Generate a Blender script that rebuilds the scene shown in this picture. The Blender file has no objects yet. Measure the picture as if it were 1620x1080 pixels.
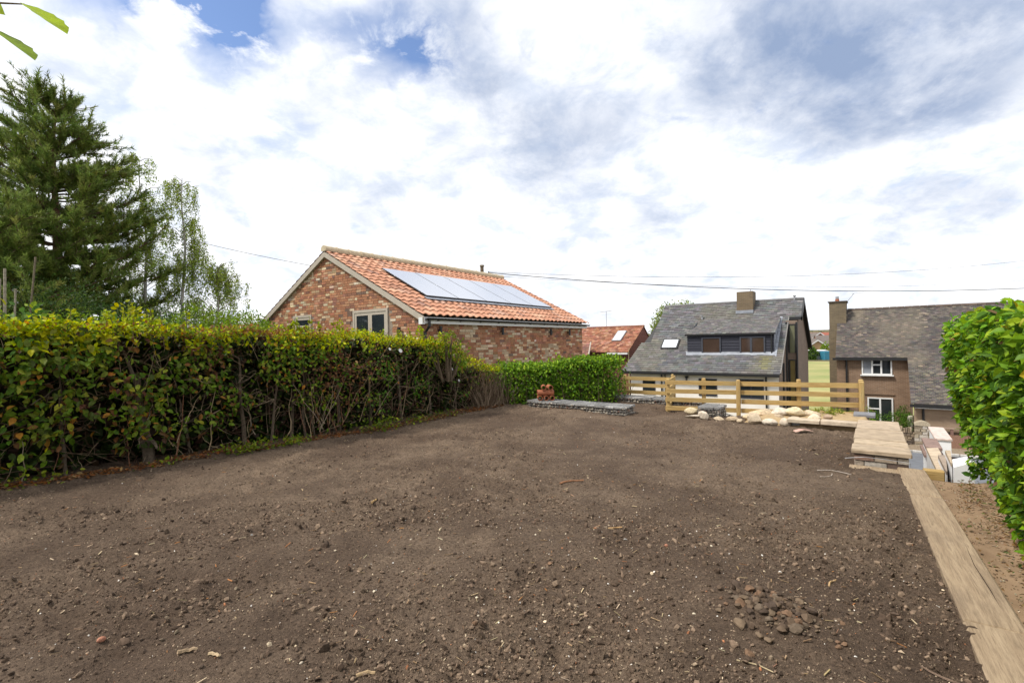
import bpy, math, random
import numpy as np
from mathutils import Vector, Matrix, Euler

random.seed(7)
RNG = np.random.default_rng(11)
scene = bpy.context.scene
COL = scene.collection
R = math.radians

# ------------------------------------------------------------------ camera
cam_d = bpy.data.cameras.new('camera')
cam = bpy.data.objects.new('camera', cam_d)
COL.objects.link(cam)
cam_d.sensor_width = 36.0
cam_d.lens = 17.0
cam_d.clip_start = 0.05
cam_d.clip_end = 3000
cam.matrix_world = Matrix.Translation((0, 0, 1.6)) @ Matrix.Rotation(math.pi / 2 + 0.0039, 4, 'X') @ Matrix.Rotation(-0.016, 4, 'Z')
scene.camera = cam

# ------------------------------------------------------------------ exposure
scene.view_settings.view_transform = 'Standard'
scene.view_settings.look = 'None'
scene.view_settings.gamma = 1.0
scene.view_settings.use_curve_mapping = False
scene.view_settings.exposure = 0.5
scene.cycles.max_bounces = 6
scene.cycles.transparent_max_bounces = 4
scene.cycles.use_denoising = True

# ------------------------------------------------------------------ sky
SUN_DIR = Vector((-0.62, -0.18, 0.95)).normalized()       # towards the sun
world = bpy.data.worlds.new('World')
scene.world = world
world.use_nodes = True


def build_sky():
    nt = world.node_tree
    N, L = nt.nodes, nt.links
    N.clear()
    out = N.new('ShaderNodeOutputWorld')
    bg = N.new('ShaderNodeBackground')
    bg.inputs['Strength'].default_value = 0.1
    L.new(bg.outputs[0], out.inputs[0])
    sky = N.new('ShaderNodeTexSky')
    sky.sky_type = 'NISHITA'
    sky.sun_disc = False
    sky.sun_elevation = math.asin(SUN_DIR.z)
    sky.sun_rotation = math.atan2(SUN_DIR.x, SUN_DIR.y)
    sky.air_density = 1.0
    sky.dust_density = 0.6
    tc = N.new('ShaderNodeTexCoord')

    def math_(op, a, b=None, clamp=False):
        m = N.new('ShaderNodeMath')
        m.operation = op
        m.use_clamp = clamp
        for i, v in enumerate((a, b)):
            if v is None:
                continue
            if isinstance(v, (int, float)):
                m.inputs[i].default_value = v
            else:
                L.new(v, m.inputs[i])
        return m.outputs[0]

    def vmath(op, a, b):
        m = N.new('ShaderNodeVectorMath')
        m.operation = op
        for i, v in enumerate((a, b)):
            if isinstance(v, (tuple, list)):
                m.inputs[i].default_value = v
            else:
                L.new(v, m.inputs[i])
        return m

    sep = N.new('ShaderNodeSeparateXYZ')
    L.new(tc.outputs['Generated'], sep.inputs[0])
    zz = math_('ADD', math_('MAXIMUM', sep.outputs['Z'], 0.0), 0.35)
    cmb = N.new('ShaderNodeCombineXYZ')
    L.new(math_('DIVIDE', sep.outputs['X'], zz), cmb.inputs[0])
    L.new(math_('DIVIDE', sep.outputs['Y'], zz), cmb.inputs[1])
    P = cmb.outputs[0]

    def noise(scale, detail, rough=0.55, dist=0.0, off=(0, 0, 0), vec=None):
        n = N.new('ShaderNodeTexNoise')
        n.inputs['Scale'].default_value = scale
        n.inputs['Detail'].default_value = detail
        n.inputs['Roughness'].default_value = rough
        n.inputs['Distortion'].default_value = dist
        L.new(vmath('ADD', vec or P, off).outputs[0], n.inputs['Vector'])
        return n

    def ramp(v, a, b, lo=0.0, hi=1.0):
        m = N.new('ShaderNodeMapRange')
        m.interpolation_type = 'SMOOTHSTEP'
        m.inputs['From Min'].default_value = a
        m.inputs['From Max'].default_value = b
        m.inputs['To Min'].default_value = lo
        m.inputs['To Max'].default_value = hi
        L.new(v, m.inputs['Value'])
        return m.outputs[0]

    # a warped copy of the cloud plane so that no outline is round
    wn = noise(3.6, 5, 0.58)
    warp = vmath('MULTIPLY', vmath('SUBTRACT', wn.outputs['Color'], (0.5, 0.5, 0.5)).outputs[0], (0.22, 0.24, 0))
    PW = vmath('ADD', P, warp.outputs[0]).outputs[0]

    def blob(cx, cy, rx, ry, w):
        d = vmath('MULTIPLY', vmath('SUBTRACT', PW, (cx, cy, 0)).outputs[0], (1 / rx, 1 / ry, 0))
        ln = N.new('ShaderNodeVectorMath')
        ln.operation = 'LENGTH'
        L.new(d.outputs[0], ln.inputs[0])
        return ramp(ln.outputs['Value'], 1.25, 0.0, 0.0, w)

    def total(bl):
        acc = None
        for b in bl:
            o = blob(*b)
            acc = o if acc is None else math_('ADD', acc, o)
        return acc

    # grey undersides of the thick clouds
    dark = total([(-0.35, 1.09, 0.18, 0.18, 0.6), (-0.06, 1.02, 0.14, 0.16, 0.8), (0.11, 1.13, 0.24, 0.18, 0.65), (0.07, 1.36, 0.19, 0.25, 0.75),
                  (0.28, 1.29, 0.18, 0.21, 0.6), (0.47, 1.53, 0.22, 0.20, 0.4), (0.44, 1.0, 0.2, 0.18, 0.5), (0.66, 0.96, 0.34, 0.24, 1.0), (0.78, 1.08, 0.32, 0.20, 1.0), (0.5, 0.93, 0.25, 0.2, 0.6),
                  (0.84, 0.87, 0.32, 0.24, 0.9), (1.08, 1.44, 0.2, 0.22, 0.45), (1.27, 1.3, 0.15, 0.18, 0.4), (0.23, 1.69, 0.16, 0.2, 0.3), (-0.41, 1.52, 0.12, 0.14, 0.25)])
    wide = ramp(noise(0.9, 5, 0.55, 0.4, (7.3, 2.1, 0)).outputs['Fac'], 0.52, 0.80, 0.0, 0.5)
    dk = math_('ADD', dark, wide)
    dk = math_('MULTIPLY', dk, ramp(noise(4.2, 8, 0.64, 0.3, (3, 9, 1)).outputs['Fac'], 0.32, 0.60, 0.40, 1.1))
    puff = ramp(noise(3.0, 6, 0.55, 0.3, (1.3, 4.7, 2)).outputs['Fac'], 0.46, 0.80, 0.0, 0.40)
    dk = math_('ADD', math_('MULTIPLY', dk, 0.85), puff)
    # thickness to greyness, never quite flat
    dk = math_('SUBTRACT', 1.0, math_('EXPONENT', math_('MULTIPLY', dk, -1.15)))
    dk = math_('MULTIPLY', dk, ramp(noise(3.4, 9, 0.64, 0.3, (6, 1, 4)).outputs['Fac'], 0.30, 0.70, 0.66, 1.25))
    # holes of blue
    hole = total([(-0.53, 0.81, 0.24, 0.09, 1.6), (-0.49, 0.89, 0.10, 0.12, 1.6), (-0.20, 0.99, 0.15, 0.10, 1.1), (-0.31, 0.91, 0.11, 0.05, 0.6), (-0.84, 1.01, 0.10, 0.07, 0.35), (-0.59, 0.97, 0.08, 0.07, 0.5), (-0.56, 1.17, 0.13, 0.09, 0.35)])
    hn = noise(9.0, 8, 0.64, 0.3, (2.2, 0.4, 5))
    hole = math_('MULTIPLY', hole, ramp(hn.outputs['Fac'], 0.34, 0.54))
    small = math_('MULTIPLY', ramp(noise(10.0, 6, 0.58, 0.6, (5.1, 7.7, 3)).outputs['Fac'], 0.56, 0.76),
                  ramp(noise(1.6, 3, 0.5, 0, (0.4, 3.3, 8)).outputs['Fac'], 0.42, 0.64))
    hole = math_('ADD', hole, math_('MULTIPLY', small, 0.4), clamp=True)
    hole = math_('MULTIPLY', hole, ramp(sep.outputs['Z'], 0.05, 0.25))
    # white tops, with a fine cauliflower texture
    tex = noise(6.5, 9, 0.64, 0.3, (0, 5, 0))
    white = N.new('ShaderNodeMix')
    white.data_type = 'RGBA'
    L.new(ramp(tex.outputs['Fac'], 0.30, 0.62), white.inputs['Factor'])
    white.inputs['A'].default_value = (6.2, 6.7, 7.6, 1)
    white.inputs['B'].default_value = (9.3, 9.3, 9.35, 1)
    grey = N.new('ShaderNodeMix')
    grey.data_type = 'RGBA'
    L.new(dk, grey.inputs['Factor'])
    L.new(white.outputs['Result'], grey.inputs['A'])
    grey.inputs['B'].default_value = (2.35, 3.05, 4.5, 1)
    fin = N.new('ShaderNodeMix')
    fin.data_type = 'RGBA'
    L.new(hole, fin.inputs['Factor'])
    L.new(grey.outputs['Result'], fin.inputs['A'])
    sk = N.new('ShaderNodeMix')
    sk.data_type = 'RGBA'
    sk.blend_type = 'MULTIPLY'
    sk.inputs['Factor'].default_value = 1.0
    L.new(sky.outputs[0], sk.inputs['A'])
    sk.inputs['B'].default_value = (1.15, 1.2, 1.35, 1)
    L.new(sk.outputs['Result'], fin.inputs['B'])
    L.new(fin.outputs['Result'], bg.inputs['Color'])


build_sky()

sun_d = bpy.data.lights.new('sun', 'SUN')
sun_d.energy = 3.1
sun_d.angle = R(9)
sun_d.color = (1.0, 0.95, 0.87)
sun = bpy.data.objects.new('sun', sun_d)
COL.objects.link(sun)
sun.rotation_euler = SUN_DIR.to_track_quat('Z', 'Y').to_euler()


# ------------------------------------------------------------------ helpers
def W(u, v, z=0.0):
    """garden grid (u away along the plot, v to its right) to world"""
    return Vector((0.6 * u + 0.8 * v, 0.8 * u - 0.6 * v, z))


def WA(u, v, z):
    return np.stack([0.6 * u + 0.8 * v, 0.8 * u - 0.6 * v, z], -1)


RZ = math.atan2(-0.6, 0.8)           # local x = plot's right, local y = away


def vn(P, seed=0):
    P = np.asarray(P, float)
    i = np.floor(P).astype(np.int64)
    f = P - i
    f = f * f * (3 - 2 * f)
    out = np.zeros(len(P))
    for dx in (0, 1):
        for dy in (0, 1):
            for dz in (0, 1):
                h = (i[:, 0] + dx) * 374761393 + (i[:, 1] + dy) * 668265263 + (i[:, 2] + dz) * 1442695041 + seed * 974711
                h = (h ^ (h >> 13)) * 1274126177
                h = ((h ^ (h >> 16)) & 0xffff) / 65535.0
                w = (f[:, 0] if dx else 1 - f[:, 0]) * (f[:, 1] if dy else 1 - f[:, 1]) * (f[:, 2] if dz else 1 - f[:, 2])
                out += h * w
    return out


def fbm(P, oct=4, seed=0, gain=0.5):
    P = np.asarray(P, float)
    a, s, t = 1.0, 0.0, 0.0
    for k in range(oct):
        s = s + a * vn(P * 2 ** k, seed + k)
        t += a
        a *= gain
    return s / t


class MB:
    def __init__(self):
        self.v, self.f, self.c, self.m, self.n = [], [], [], [], 0

    def add(self, verts, faces, col=(0.5, 0.5, 0.5), mat=0):
        verts = np.asarray(verts, float).reshape(-1, 3)
        c = np.asarray(col, float)
        if c.ndim == 1:
            c = np.tile(c[:3], (len(faces), 1))
        self.v.append(verts)
        if isinstance(faces, list) and len({len(f) for f in faces}) > 1:
            sets = [(np.array([f], np.int64), c[i:i + 1]) for i, f in enumerate(faces)]
        else:
            sets = [(np.asarray(faces, np.int64), c)]
        for fa, cc in sets:
            self.f.append(fa + self.n)
            self.c.append(cc[:, :3])
            self.m.append(np.full(len(fa), mat, np.int32))
        self.n += len(verts)
        return self

    def box(self, x0, x1, y0, y1, z0, z1, col=(0.5, 0.5, 0.5), mat=0, jit=0.0, M=None):
        v = np.array([[x0, y0, z0], [x1, y0, z0], [x1, y1, z0], [x0, y1, z0], [x0, y0, z1], [x1, y0, z1], [x1, y1, z1], [x0, y1, z1]], float)
        if jit:
            v += RNG.uniform(-jit, jit, v.shape)
        if M is not None:
            v = np.array([list(M @ Vector(p)) for p in v])
        return self.add(v, [(0, 3, 2, 1), (4, 5, 6, 7), (0, 1, 5, 4), (1, 2, 6, 5), (2, 3, 7, 6), (3, 0, 4, 7)], col, mat)

    def bbox(self, x0, x1, y0, y1, z0, z1, b=0.01, col=(0.5, 0.5, 0.5), mat=0, jit=0.0):
        """box with bevelled vertical and top edges"""
        def ring(i, z):
            return [[x0 + i, y0 + b, z], [x0 + b, y0 + i, z], [x1 - b, y0 + i, z], [x1 - i, y0 + b, z],
                    [x1 - i, y1 - b, z], [x1 - b, y1 - i, z], [x0 + b, y1 - i, z], [x0 + i, y1 - b, z]]
        v = np.array(ring(0, z0) + ring(0, z1 - b) + ring(b * 0.9, z1), float)
        if jit:
            v += RNG.uniform(-jit, jit, v.shape)
        q = []
        for k in range(2):
            for j in range(8):
                a, c = k * 8 + j, k * 8 + (j + 1) % 8
                q.append((a, c, c + 8, a + 8))
        o = 16
        q += [(o, o + 1, o + 2, o + 3), (o, o + 3, o + 4, o + 7), (o + 7, o + 4, o + 5, o + 6), (3, 2, 1, 0), (7, 4, 3, 0), (6, 5, 4, 7)]
        return self.add(v, q, col, mat)

    def quad(self, pts, col=(0.5, 0.5, 0.5), mat=0):
        return self.add(pts, [tuple(range(len(pts)))], col, mat)

    def prism(self, poly, z0, z1, col=(0.5, 0.5, 0.5), mat=0):
        """poly: list of (x, y); z0/z1 numbers or lists"""
        n = len(poly)
        z0 = z0 if isinstance(z0, (list, tuple)) else [z0] * n
        z1 = z1 if isinstance(z1, (list, tuple)) else [z1] * n
        ar = sum(poly[i][0] * poly[(i + 1) % n][1] - poly[(i + 1) % n][0] * poly[i][1] for i in range(n))
        idx = list(range(n)) if ar > 0 else list(range(n))[::-1]
        v = [(poly[i][0], poly[i][1], z0[i]) for i in idx] + [(poly[i][0], poly[i][1], z1[i]) for i in idx]
        self.add(v, [(i, (i + 1) % n, (i + 1) % n + n, i + n) for i in range(n)], col, mat)
        b = self.n - 2 * n
        self.f.append(np.array([[b + i for i in range(n)][::-1]]))
        self.f.append(np.array([[b + n + i for i in range(n)]]))
        for _ in range(2):
            self.c.append(np.array([col[:3]], float))
            self.m.append(np.array([mat], np.int32))
        return self

    def tube(self, pts, rad, n=6, col=(0.5, 0.5, 0.5), mat=0, cap=True):
        pts = [Vector(p) for p in pts]
        k = len(pts)
        rad = rad if isinstance(rad, (list, tuple, np.ndarray)) else [rad] * k
        v, prev = [], None
        for i, p in enumerate(pts):
            d = (pts[min(i + 1, k - 1)] - pts[max(i - 1, 0)])
            d = d.normalized() if d.length > 1e-9 else Vector((0, 0, 1))
            if prev is None:
                prev = d.orthogonal().normalized()
            x = prev - d * prev.dot(d)
            x = x.normalized() if x.length > 1e-6 else d.orthogonal().normalized()
            prev = x
            y = d.cross(x)
            for j in range(n):
                a = 2 * math.pi * j / n
                v.append(p + (x * math.cos(a) + y * math.sin(a)) * rad[i])
        f = []
        for i in range(k - 1):
            for j in range(n):
                a, b = i * n + j, i * n + (j + 1) % n
                f.append((a, b, b + n, a + n))
        self.add([list(p) for p in v], f, col, mat)
        if cap:
            b = self.n - k * n
            for ring in ([b + j for j in range(n)][::-1], [b + (k - 1) * n + j for j in range(n)]):
                self.f.append(np.array([ring]))
                self.c.append(np.array([col[:3]], float))
                self.m.append(np.array([mat], np.int32))
        return self

    def mesh(self, name, mats, smooth=False):
        me = bpy.data.meshes.new(name)
        V = np.concatenate(self.v) if self.v else np.zeros((0, 3))
        me.vertices.add(len(V))
        me.vertices.foreach_set('co', V.astype(np.float32).ravel())
        sizes = np.concatenate([np.full(len(f), f.shape[1]) for f in self.f])
        loops = np.concatenate([f.ravel() for f in self.f])
        me.loops.add(len(loops))
        me.loops.foreach_set('vertex_index', loops.astype(np.int32))
        me.polygons.add(len(sizes))
        st = np.concatenate([[0], np.cumsum(sizes)[:-1]])
        me.polygons.foreach_set('loop_start', st.astype(np.int32))
        me.polygons.foreach_set('loop_total', sizes.astype(np.int32))
        me.polygons.foreach_set('material_index', np.concatenate(self.m))
        me.polygons.foreach_set('use_smooth', np.full(len(sizes), bool(smooth)))
        a = me.attributes.new('Col', 'FLOAT_COLOR', 'FACE')
        c = np.concatenate(self.c)
        a.data.foreach_set('color', np.concatenate([c, np.ones((len(c), 1))], 1).astype(np.float32).ravel())
        for m in (mats if isinstance(mats, (list, tuple)) else [mats]):
            me.materials.append(m)
        me.update(calc_edges=True)
        me.validate()
        return me

    def build(self, name, mats, parent=None, smooth=False, **kw):
        return link(name, self.mesh(name, mats, smooth), parent, **kw)


def link(name, data, parent=None, loc=None, rot=None, mat=None, label=None, kind=None):
    o = bpy.data.objects.new(name, data)
    COL.objects.link(o)
    if parent is not None:
        o.parent = parent
    if mat is not None:
        o.matrix_basis = mat
    if loc is not None:
        o.location = loc
    if rot is not None:
        o.rotation_euler = rot
    if label:
        o['label'] = label
    if kind:
        o['kind'] = kind
    return o


def tag(o, label, cat, group=None):
    o['label'] = label
    o['category'] = cat
    if group:
        o['group'] = group
    return o


def thing(name, label, cat, loc=(0, 0, 0), rz=0.0, group=None):
    o = link(name, None, loc=loc, rot=(0, 0, rz))
    o.empty_display_size = 0.1
    return tag(o, label, cat, group)


def struct(o):
    o['kind'] = 'structure'
    return o


# ------------------------------------------------------------------ materials
def new_mat(name):
    m = bpy.data.materials.new(name)
    m.use_nodes = True
    return m, m.node_tree.nodes, m.node_tree.links, m.node_tree.nodes['Principled BSDF']


def mixrgb(N, L, fac, a, b, blend='MIX'):
    x = N.new('ShaderNodeMix')
    x.data_type = 'RGBA'
    x.blend_type = blend
    for s, v in (('Factor', fac), ('A', a), ('B', b)):
        if isinstance(v, (int, float)):
            x.inputs[s].default_value = v
        elif isinstance(v, tuple):
            x.inputs[s].default_value = tuple(v[:3]) + (1,)
        else:
            L.new(v, x.inputs[s])
    return x.outputs['Result']


def noise_n(N, L, scale, detail=5, rough=0.55, vec=None, dist=0.0):
    n = N.new('ShaderNodeTexNoise')
    n.inputs['Scale'].default_value = scale
    n.inputs['Detail'].default_value = detail
    n.inputs['Roughness'].default_value = rough
    n.inputs['Distortion'].default_value = dist
    if vec is not None:
        L.new(vec, n.inputs['Vector'])
    return n.outputs['Fac']


def mrange(N, L, v, a, b, lo=0.0, hi=1.0):
    m = N.new('ShaderNodeMapRange')
    m.inputs['From Min'].default_value = a
    m.inputs['From Max'].default_value = b
    m.inputs['To Min'].default_value = lo
    m.inputs['To Max'].default_value = hi
    L.new(v, m.inputs['Value'])
    return m.outputs[0]


def geo_pos(N):
    return N.new('ShaderNodeNewGeometry').outputs['Position']


def bump(N, L, b, h, strength, dist=0.01):
    x = N.new('ShaderNodeBump')
    x.inputs['Strength'].default_value = strength
    x.inputs['Distance'].default_value = dist
    L.new(h, x.inputs['Height'])
    L.new(x.outputs[0], b.inputs['Normal'])


def mat_attr(name, rough=0.8, scale=20.0, amt=0.35, bs=0.3, bd=0.01, spec=0.3, big=None):
    """colour from the face attribute, broken up with noise"""
    m, N, L, b = new_mat(name)
    a = N.new('ShaderNodeAttribute')
    a.attribute_name = 'Col'
    p = geo_pos(N)
    n = noise_n(N, L, scale, 6, 0.6, p)
    k = mrange(N, L, n, 0.25, 0.75, 1 - amt, 1 + amt)
    cmb = N.new('ShaderNodeCombineColor')
    for i in range(3):
        L.new(k, cmb.inputs[i])
    c = mixrgb(N, L, 1.0, a.outputs['Color'], cmb.outputs[0], 'MULTIPLY')
    if big:
        bn = noise_n(N, L, big[0], 5, 0.65, p)
        c = mixrgb(N, L, mrange(N, L, bn, big[1], big[2]), c, big[3])
    L.new(c, b.inputs['Base Color'])
    b.inputs['Roughness'].default_value = rough
    b.inputs['Specular IOR Level'].default_value = spec
    if bs:
        bump(N, L, b, noise_n(N, L, scale * 2.5, 5, 0.6, p), bs, bd)
    return m


def mat_flat(name, c1, c2=None, scale=8.0, rough=0.6, bs=0.1, spec=0.4, metal=0.0, stretch=None):
    m, N, L, b = new_mat(name)
    c2 = c2 or tuple(x * 0.75 for x in c1)
    vec = geo_pos(N)
    if stretch:
        tc = N.new('ShaderNodeTexCoord')
        mp = N.new('ShaderNodeMapping')
        mp.inputs['Scale'].default_value = stretch
        L.new(tc.outputs['Object'], mp.inputs[0])
        oi = N.new('ShaderNodeObjectInfo')
        ad = N.new('ShaderNodeVectorMath')
        L.new(mp.outputs[0], ad.inputs[0])
        mul = N.new('ShaderNodeMath')
        mul.operation = 'MULTIPLY'
        mul.inputs[1].default_value = 60.0
        L.new(oi.outputs['Random'], mul.inputs[0])
        L.new(mul.outputs[0], ad.inputs[1])
        vec = ad.outputs[0]
    n = noise_n(N, L, scale, 6, 0.62, vec)
    L.new(mixrgb(N, L, mrange(N, L, n, 0.3, 0.7), c1, c2), b.inputs['Base Color'])
    b.inputs['Roughness'].default_value = rough
    b.inputs['Specular IOR Level'].default_value = spec
    b.inputs['Metallic'].default_value = metal
    if bs:
        bump(N, L, b, n, bs, 0.01)
    return m


def mat_leaf(name, trans=0.35, rough=0.5):
    m, N, L, b = new_mat(name)
    a = N.new('ShaderNodeAttribute')
    a.attribute_name = 'Col'
    n = noise_n(N, L, 30.0, 3, 0.5, geo_pos(N))
    hsv = N.new('ShaderNodeHueSaturation')
    L.new(a.outputs['Color'], hsv.inputs['Color'])
    L.new(mrange(N, L, n, 0.3, 0.7, 0.75, 1.25), hsv.inputs['Value'])
    hsv.inputs['Saturation'].default_value = 1.12
    L.new(hsv.outputs[0], b.inputs['Base Color'])
    b.inputs['Roughness'].default_value = rough
    b.inputs['Specular IOR Level'].default_value = 0.18
    t = N.new('ShaderNodeBsdfTranslucent')
    L.new(hsv.outputs[0], t.inputs['Color'])
    mx = N.new('ShaderNodeMixShader')
    mx.inputs[0].default_value = trans
    L.new(b.outputs[0], mx.inputs[1])
    L.new(t.outputs[0], mx.inputs[2])
    L.new(mx.outputs[0], N['Material Output'].inputs['Surface'])
    return m


def mat_brickwall(name, c1, c2, mortar, sx=0.225, sy=0.075, rough=0.9):
    """far brickwork: bricks of two or three pixels; object x/y along, z up"""
    m, N, L, b = new_mat(name)
    tc = N.new('ShaderNodeTexCoord')
    sp = N.new('ShaderNodeSeparateXYZ')
    L.new(tc.outputs['Object'], sp.inputs[0])
    ad = N.new('ShaderNodeMath')
    L.new(sp.outputs[0], ad.inputs[0])
    L.new(sp.outputs[1], ad.inputs[1])
    cm = N.new('ShaderNodeCombineXYZ')
    L.new(ad.outputs[0], cm.inputs[0])
    L.new(sp.outputs[2], cm.inputs[1])
    br = N.new('ShaderNodeTexBrick')
    br.inputs['Scale'].default_value = 1.0
    br.inputs['Brick Width'].default_value = sx
    br.inputs['Row Height'].default_value = sy
    br.inputs['Mortar Size'].default_value = 0.006
    br.inputs['Color1'].default_value = c1 + (1,)
    br.inputs['Color2'].default_value = c2 + (1,)
    br.inputs['Mortar'].default_value = mortar + (1,)
    L.new(cm.outputs[0], br.inputs['Vector'])
    n = noise_n(N, L, 1.3, 6, 0.65, geo_pos(N))
    L.new(mixrgb(N, L, mrange(N, L, n, 0.35, 0.75, 0, 0.5), br.outputs['Color'], tuple(x * 0.55 for x in c2)), b.inputs['Base Color'])
    b.inputs['Roughness'].default_value = rough
    bump(N, L, b, br.outputs['Fac'], -0.3, 0.01)
    return m


def mat_soil(name):
    m, N, L, b = new_mat(name)
    p = geo_pos(N)
    big = noise_n(N, L, 0.55, 5, 0.6, p, 0.6)
    mid = noise_n(N, L, 3.0, 7, 0.66, p)
    fine = noise_n(N, L, 45.0, 6, 0.7, p)
    vf = noise_n(N, L, 160.0, 3, 0.6, p)
    c = mixrgb(N, L, mrange(N, L, big, 0.40, 0.60), (0.155, 0.107, 0.074), (0.272, 0.196, 0.135))
    c = mixrgb(N, L, mrange(N, L, mid, 0.38, 0.72, 0, 0.7), c, (0.085, 0.058, 0.041))
    c = mixrgb(N, L, mrange(N, L, fine, 0.40, 0.66, 0, 0.85), c, (0.060, 0.041, 0.029))
    c = mixrgb(N, L, mrange(N, L, vf, 0.64, 0.80, 0, 0.5), c, (0.33, 0.26, 0.19))
    L.new(c, b.inputs['Base Color'])
    b.inputs['Roughness'].default_value = 0.95
    b.inputs['Specular IOR Level'].default_value = 0.15
    h = N.new('ShaderNodeMath')
    h.operation = 'ADD'
    L.new(fine, h.inputs[0])
    L.new(vf, h.inputs[1])
    bump(N, L, b, h.outputs[0], 1.0, 0.022)
    return m


def mat_glass(name, col=(0.012, 0.015, 0.018), rough=0.04, spec=0.6):
    m, N, L, b = new_mat(name)
    n = noise_n(N, L, 1.7, 2, 0.5, geo_pos(N))
    L.new(mixrgb(N, L, n, col, tuple(x * 2.2 for x in col)), b.inputs['Base Color'])
    b.inputs['Roughness'].default_value = rough
    b.inputs['Specular IOR Level'].default_value = spec
    bump(N, L, b, n, 0.02, 0.02)
    return m


M_BRICK = mat_attr('brick', 0.92, 28, 0.35, 0.35, 0.006, 0.15)
M_MORTAR = mat_flat('mortar', (0.30, 0.25, 0.20), (0.22, 0.17, 0.13), 30, 0.95, 0.3, 0.1)
M_TILE = mat_attr('clay tile', 0.8, 14, 0.3, 0.15, 0.006, 0.25)
M_SLATE = mat_attr('roof slate', 0.62, 5, 0.25, 0.1, 0.006, 0.4)
M_STONE = mat_attr('stone', 0.95, 22, 0.35, 0.5, 0.01, 0.08)
M_PEB = mat_attr('pebble', 0.92, 60, 0.35, 0.3, 0.004, 0.15)
M_LEAF = mat_leaf('leaf')
M_NEEDLE = mat_leaf('needle', 0.35, 0.5)
M_BARK = mat_attr('bark', 0.95, 25, 0.45, 0.6, 0.012, 0.15)
M_SOIL = mat_soil('soil')


def mat_wood(name, light, dark, stain, axis, knot=None):
    """grain drawn out along one object axis, stained in patches"""
    m, N, L, b = new_mat(name)
    tc = N.new('ShaderNodeTexCoord')
    oi = N.new('ShaderNodeObjectInfo')
    mul = N.new('ShaderNodeMath')
    mul.operation = 'MULTIPLY'
    mul.inputs[1].default_value = 57.0
    L.new(oi.outputs['Random'], mul.inputs[0])

    def g(across, along, detail, rough, dist=0.0):
        mp = N.new('ShaderNodeMapping')
        sc = [across] * 3
        sc[axis] = along
        mp.inputs['Scale'].default_value = sc
        L.new(tc.outputs['Object'], mp.inputs[0])
        ad = N.new('ShaderNodeVectorMath')
        L.new(mp.outputs[0], ad.inputs[0])
        L.new(mul.outputs[0], ad.inputs[1])
        return noise_n(N, L, 1.0, detail, rough, ad.outputs[0], dist)
    fine = g(95, 6.0, 4, 0.65, 0.2)
    mid = g(20, 1.6, 5, 0.6, 0.3)
    blot = g(5, 2.2, 5, 0.65)
    dots = g(26, 13, 2, 0.5)
    c = mixrgb(N, L, mrange(N, L, mid, 0.34, 0.66), light, dark)
    c = mixrgb(N, L, mrange(N, L, fine, 0.45, 0.72, 0, 0.7), c, tuple(x * 0.55 for x in dark))
    c = mixrgb(N, L, mrange(N, L, blot, 0.50, 0.78, 0, 0.75), c, stain)
    c = mixrgb(N, L, mrange(N, L, dots, 0.76, 0.80, 0, 0.8), c, tuple(x * 0.35 for x in dark))
    L.new(c, b.inputs['Base Color'])
    b.inputs['Roughness'].default_value = 0.85
    b.inputs['Specular IOR Level'].default_value = 0.2
    bump(N, L, b, fine, 0.5, 0.006)
    return m


M_WOOD = mat_wood('new timber', (0.50, 0.35, 0.145), (0.37, 0.235, 0.085), (0.36, 0.29, 0.14), 0)
M_POST = mat_wood('post timber', (0.52, 0.37, 0.16), (0.39, 0.25, 0.095), (0.38, 0.31, 0.15), 2)
M_SLEEPER = mat_wood('oak sleeper', (0.38, 0.288, 0.188), (0.275, 0.20, 0.128), (0.19, 0.14, 0.095), 1)
M_SLAB = mat_attr('sandstone slab', 0.9, 9, 0.28, 0.35, 0.006, 0.2)
M_UPVC = mat_flat('white plastic', (0.74, 0.74, 0.73), (0.66, 0.66, 0.65), 5, 0.4, 0, 0.5)
M_RENDER = mat_flat('white render', (0.82, 0.78, 0.72), (0.74, 0.69, 0.63), 2, 0.9, 0.1, 0.2)
M_WHITE = mat_flat('white masonry paint', (0.80, 0.80, 0.81), (0.66, 0.65, 0.64), 3.5, 0.8, 0.2, 0.25)
M_TAUPE = mat_flat('taupe frame', (0.46, 0.40, 0.33), (0.39, 0.34, 0.28), 6, 0.5, 0, 0.4)
M_BLACK = mat_flat('black plastic', (0.012, 0.012, 0.013), (0.02, 0.02, 0.021), 8, 0.4, 0, 0.5)
M_GLASS = mat_glass('window glass')
M_FRAME = mat_flat('anthracite frame', (0.060, 0.064, 0.080), (0.05, 0.053, 0.068), 4, 0.5, 0, 0.4)
M_DGLASS = mat_glass('dormer glass', (0.038, 0.024, 0.018), 0.06, 0.55)  # brown base stands in for brick reflected in the panes
M_LEAD = mat_flat('lead flashing', (0.33, 0.35, 0.39), (0.20, 0.215, 0.25), 4, 0.5, 0.2, 0.5)
M_METAL = mat_flat('galvanised metal', (0.40, 0.40, 0.41), (0.28, 0.28, 0.29), 12, 0.45, 0, 0.5, 0.6)
M_CLADDING = mat_flat('dark cladding', (0.017, 0.018, 0.030), (0.023, 0.024, 0.038), 3, 0.6, 0.1, 0.4, 0, (1, 6, 6))
M_CLAYPIPE = mat_flat('clay pipe', (0.40, 0.135, 0.06), (0.22, 0.075, 0.04), 9, 0.7, 0.2, 0.35)
M_CREAM = mat_flat('ridge mortar', (0.60, 0.51, 0.36), (0.44, 0.36, 0.245), 7, 0.9, 0.2, 0.2)

ICO_V = None
ICO_F = None


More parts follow.
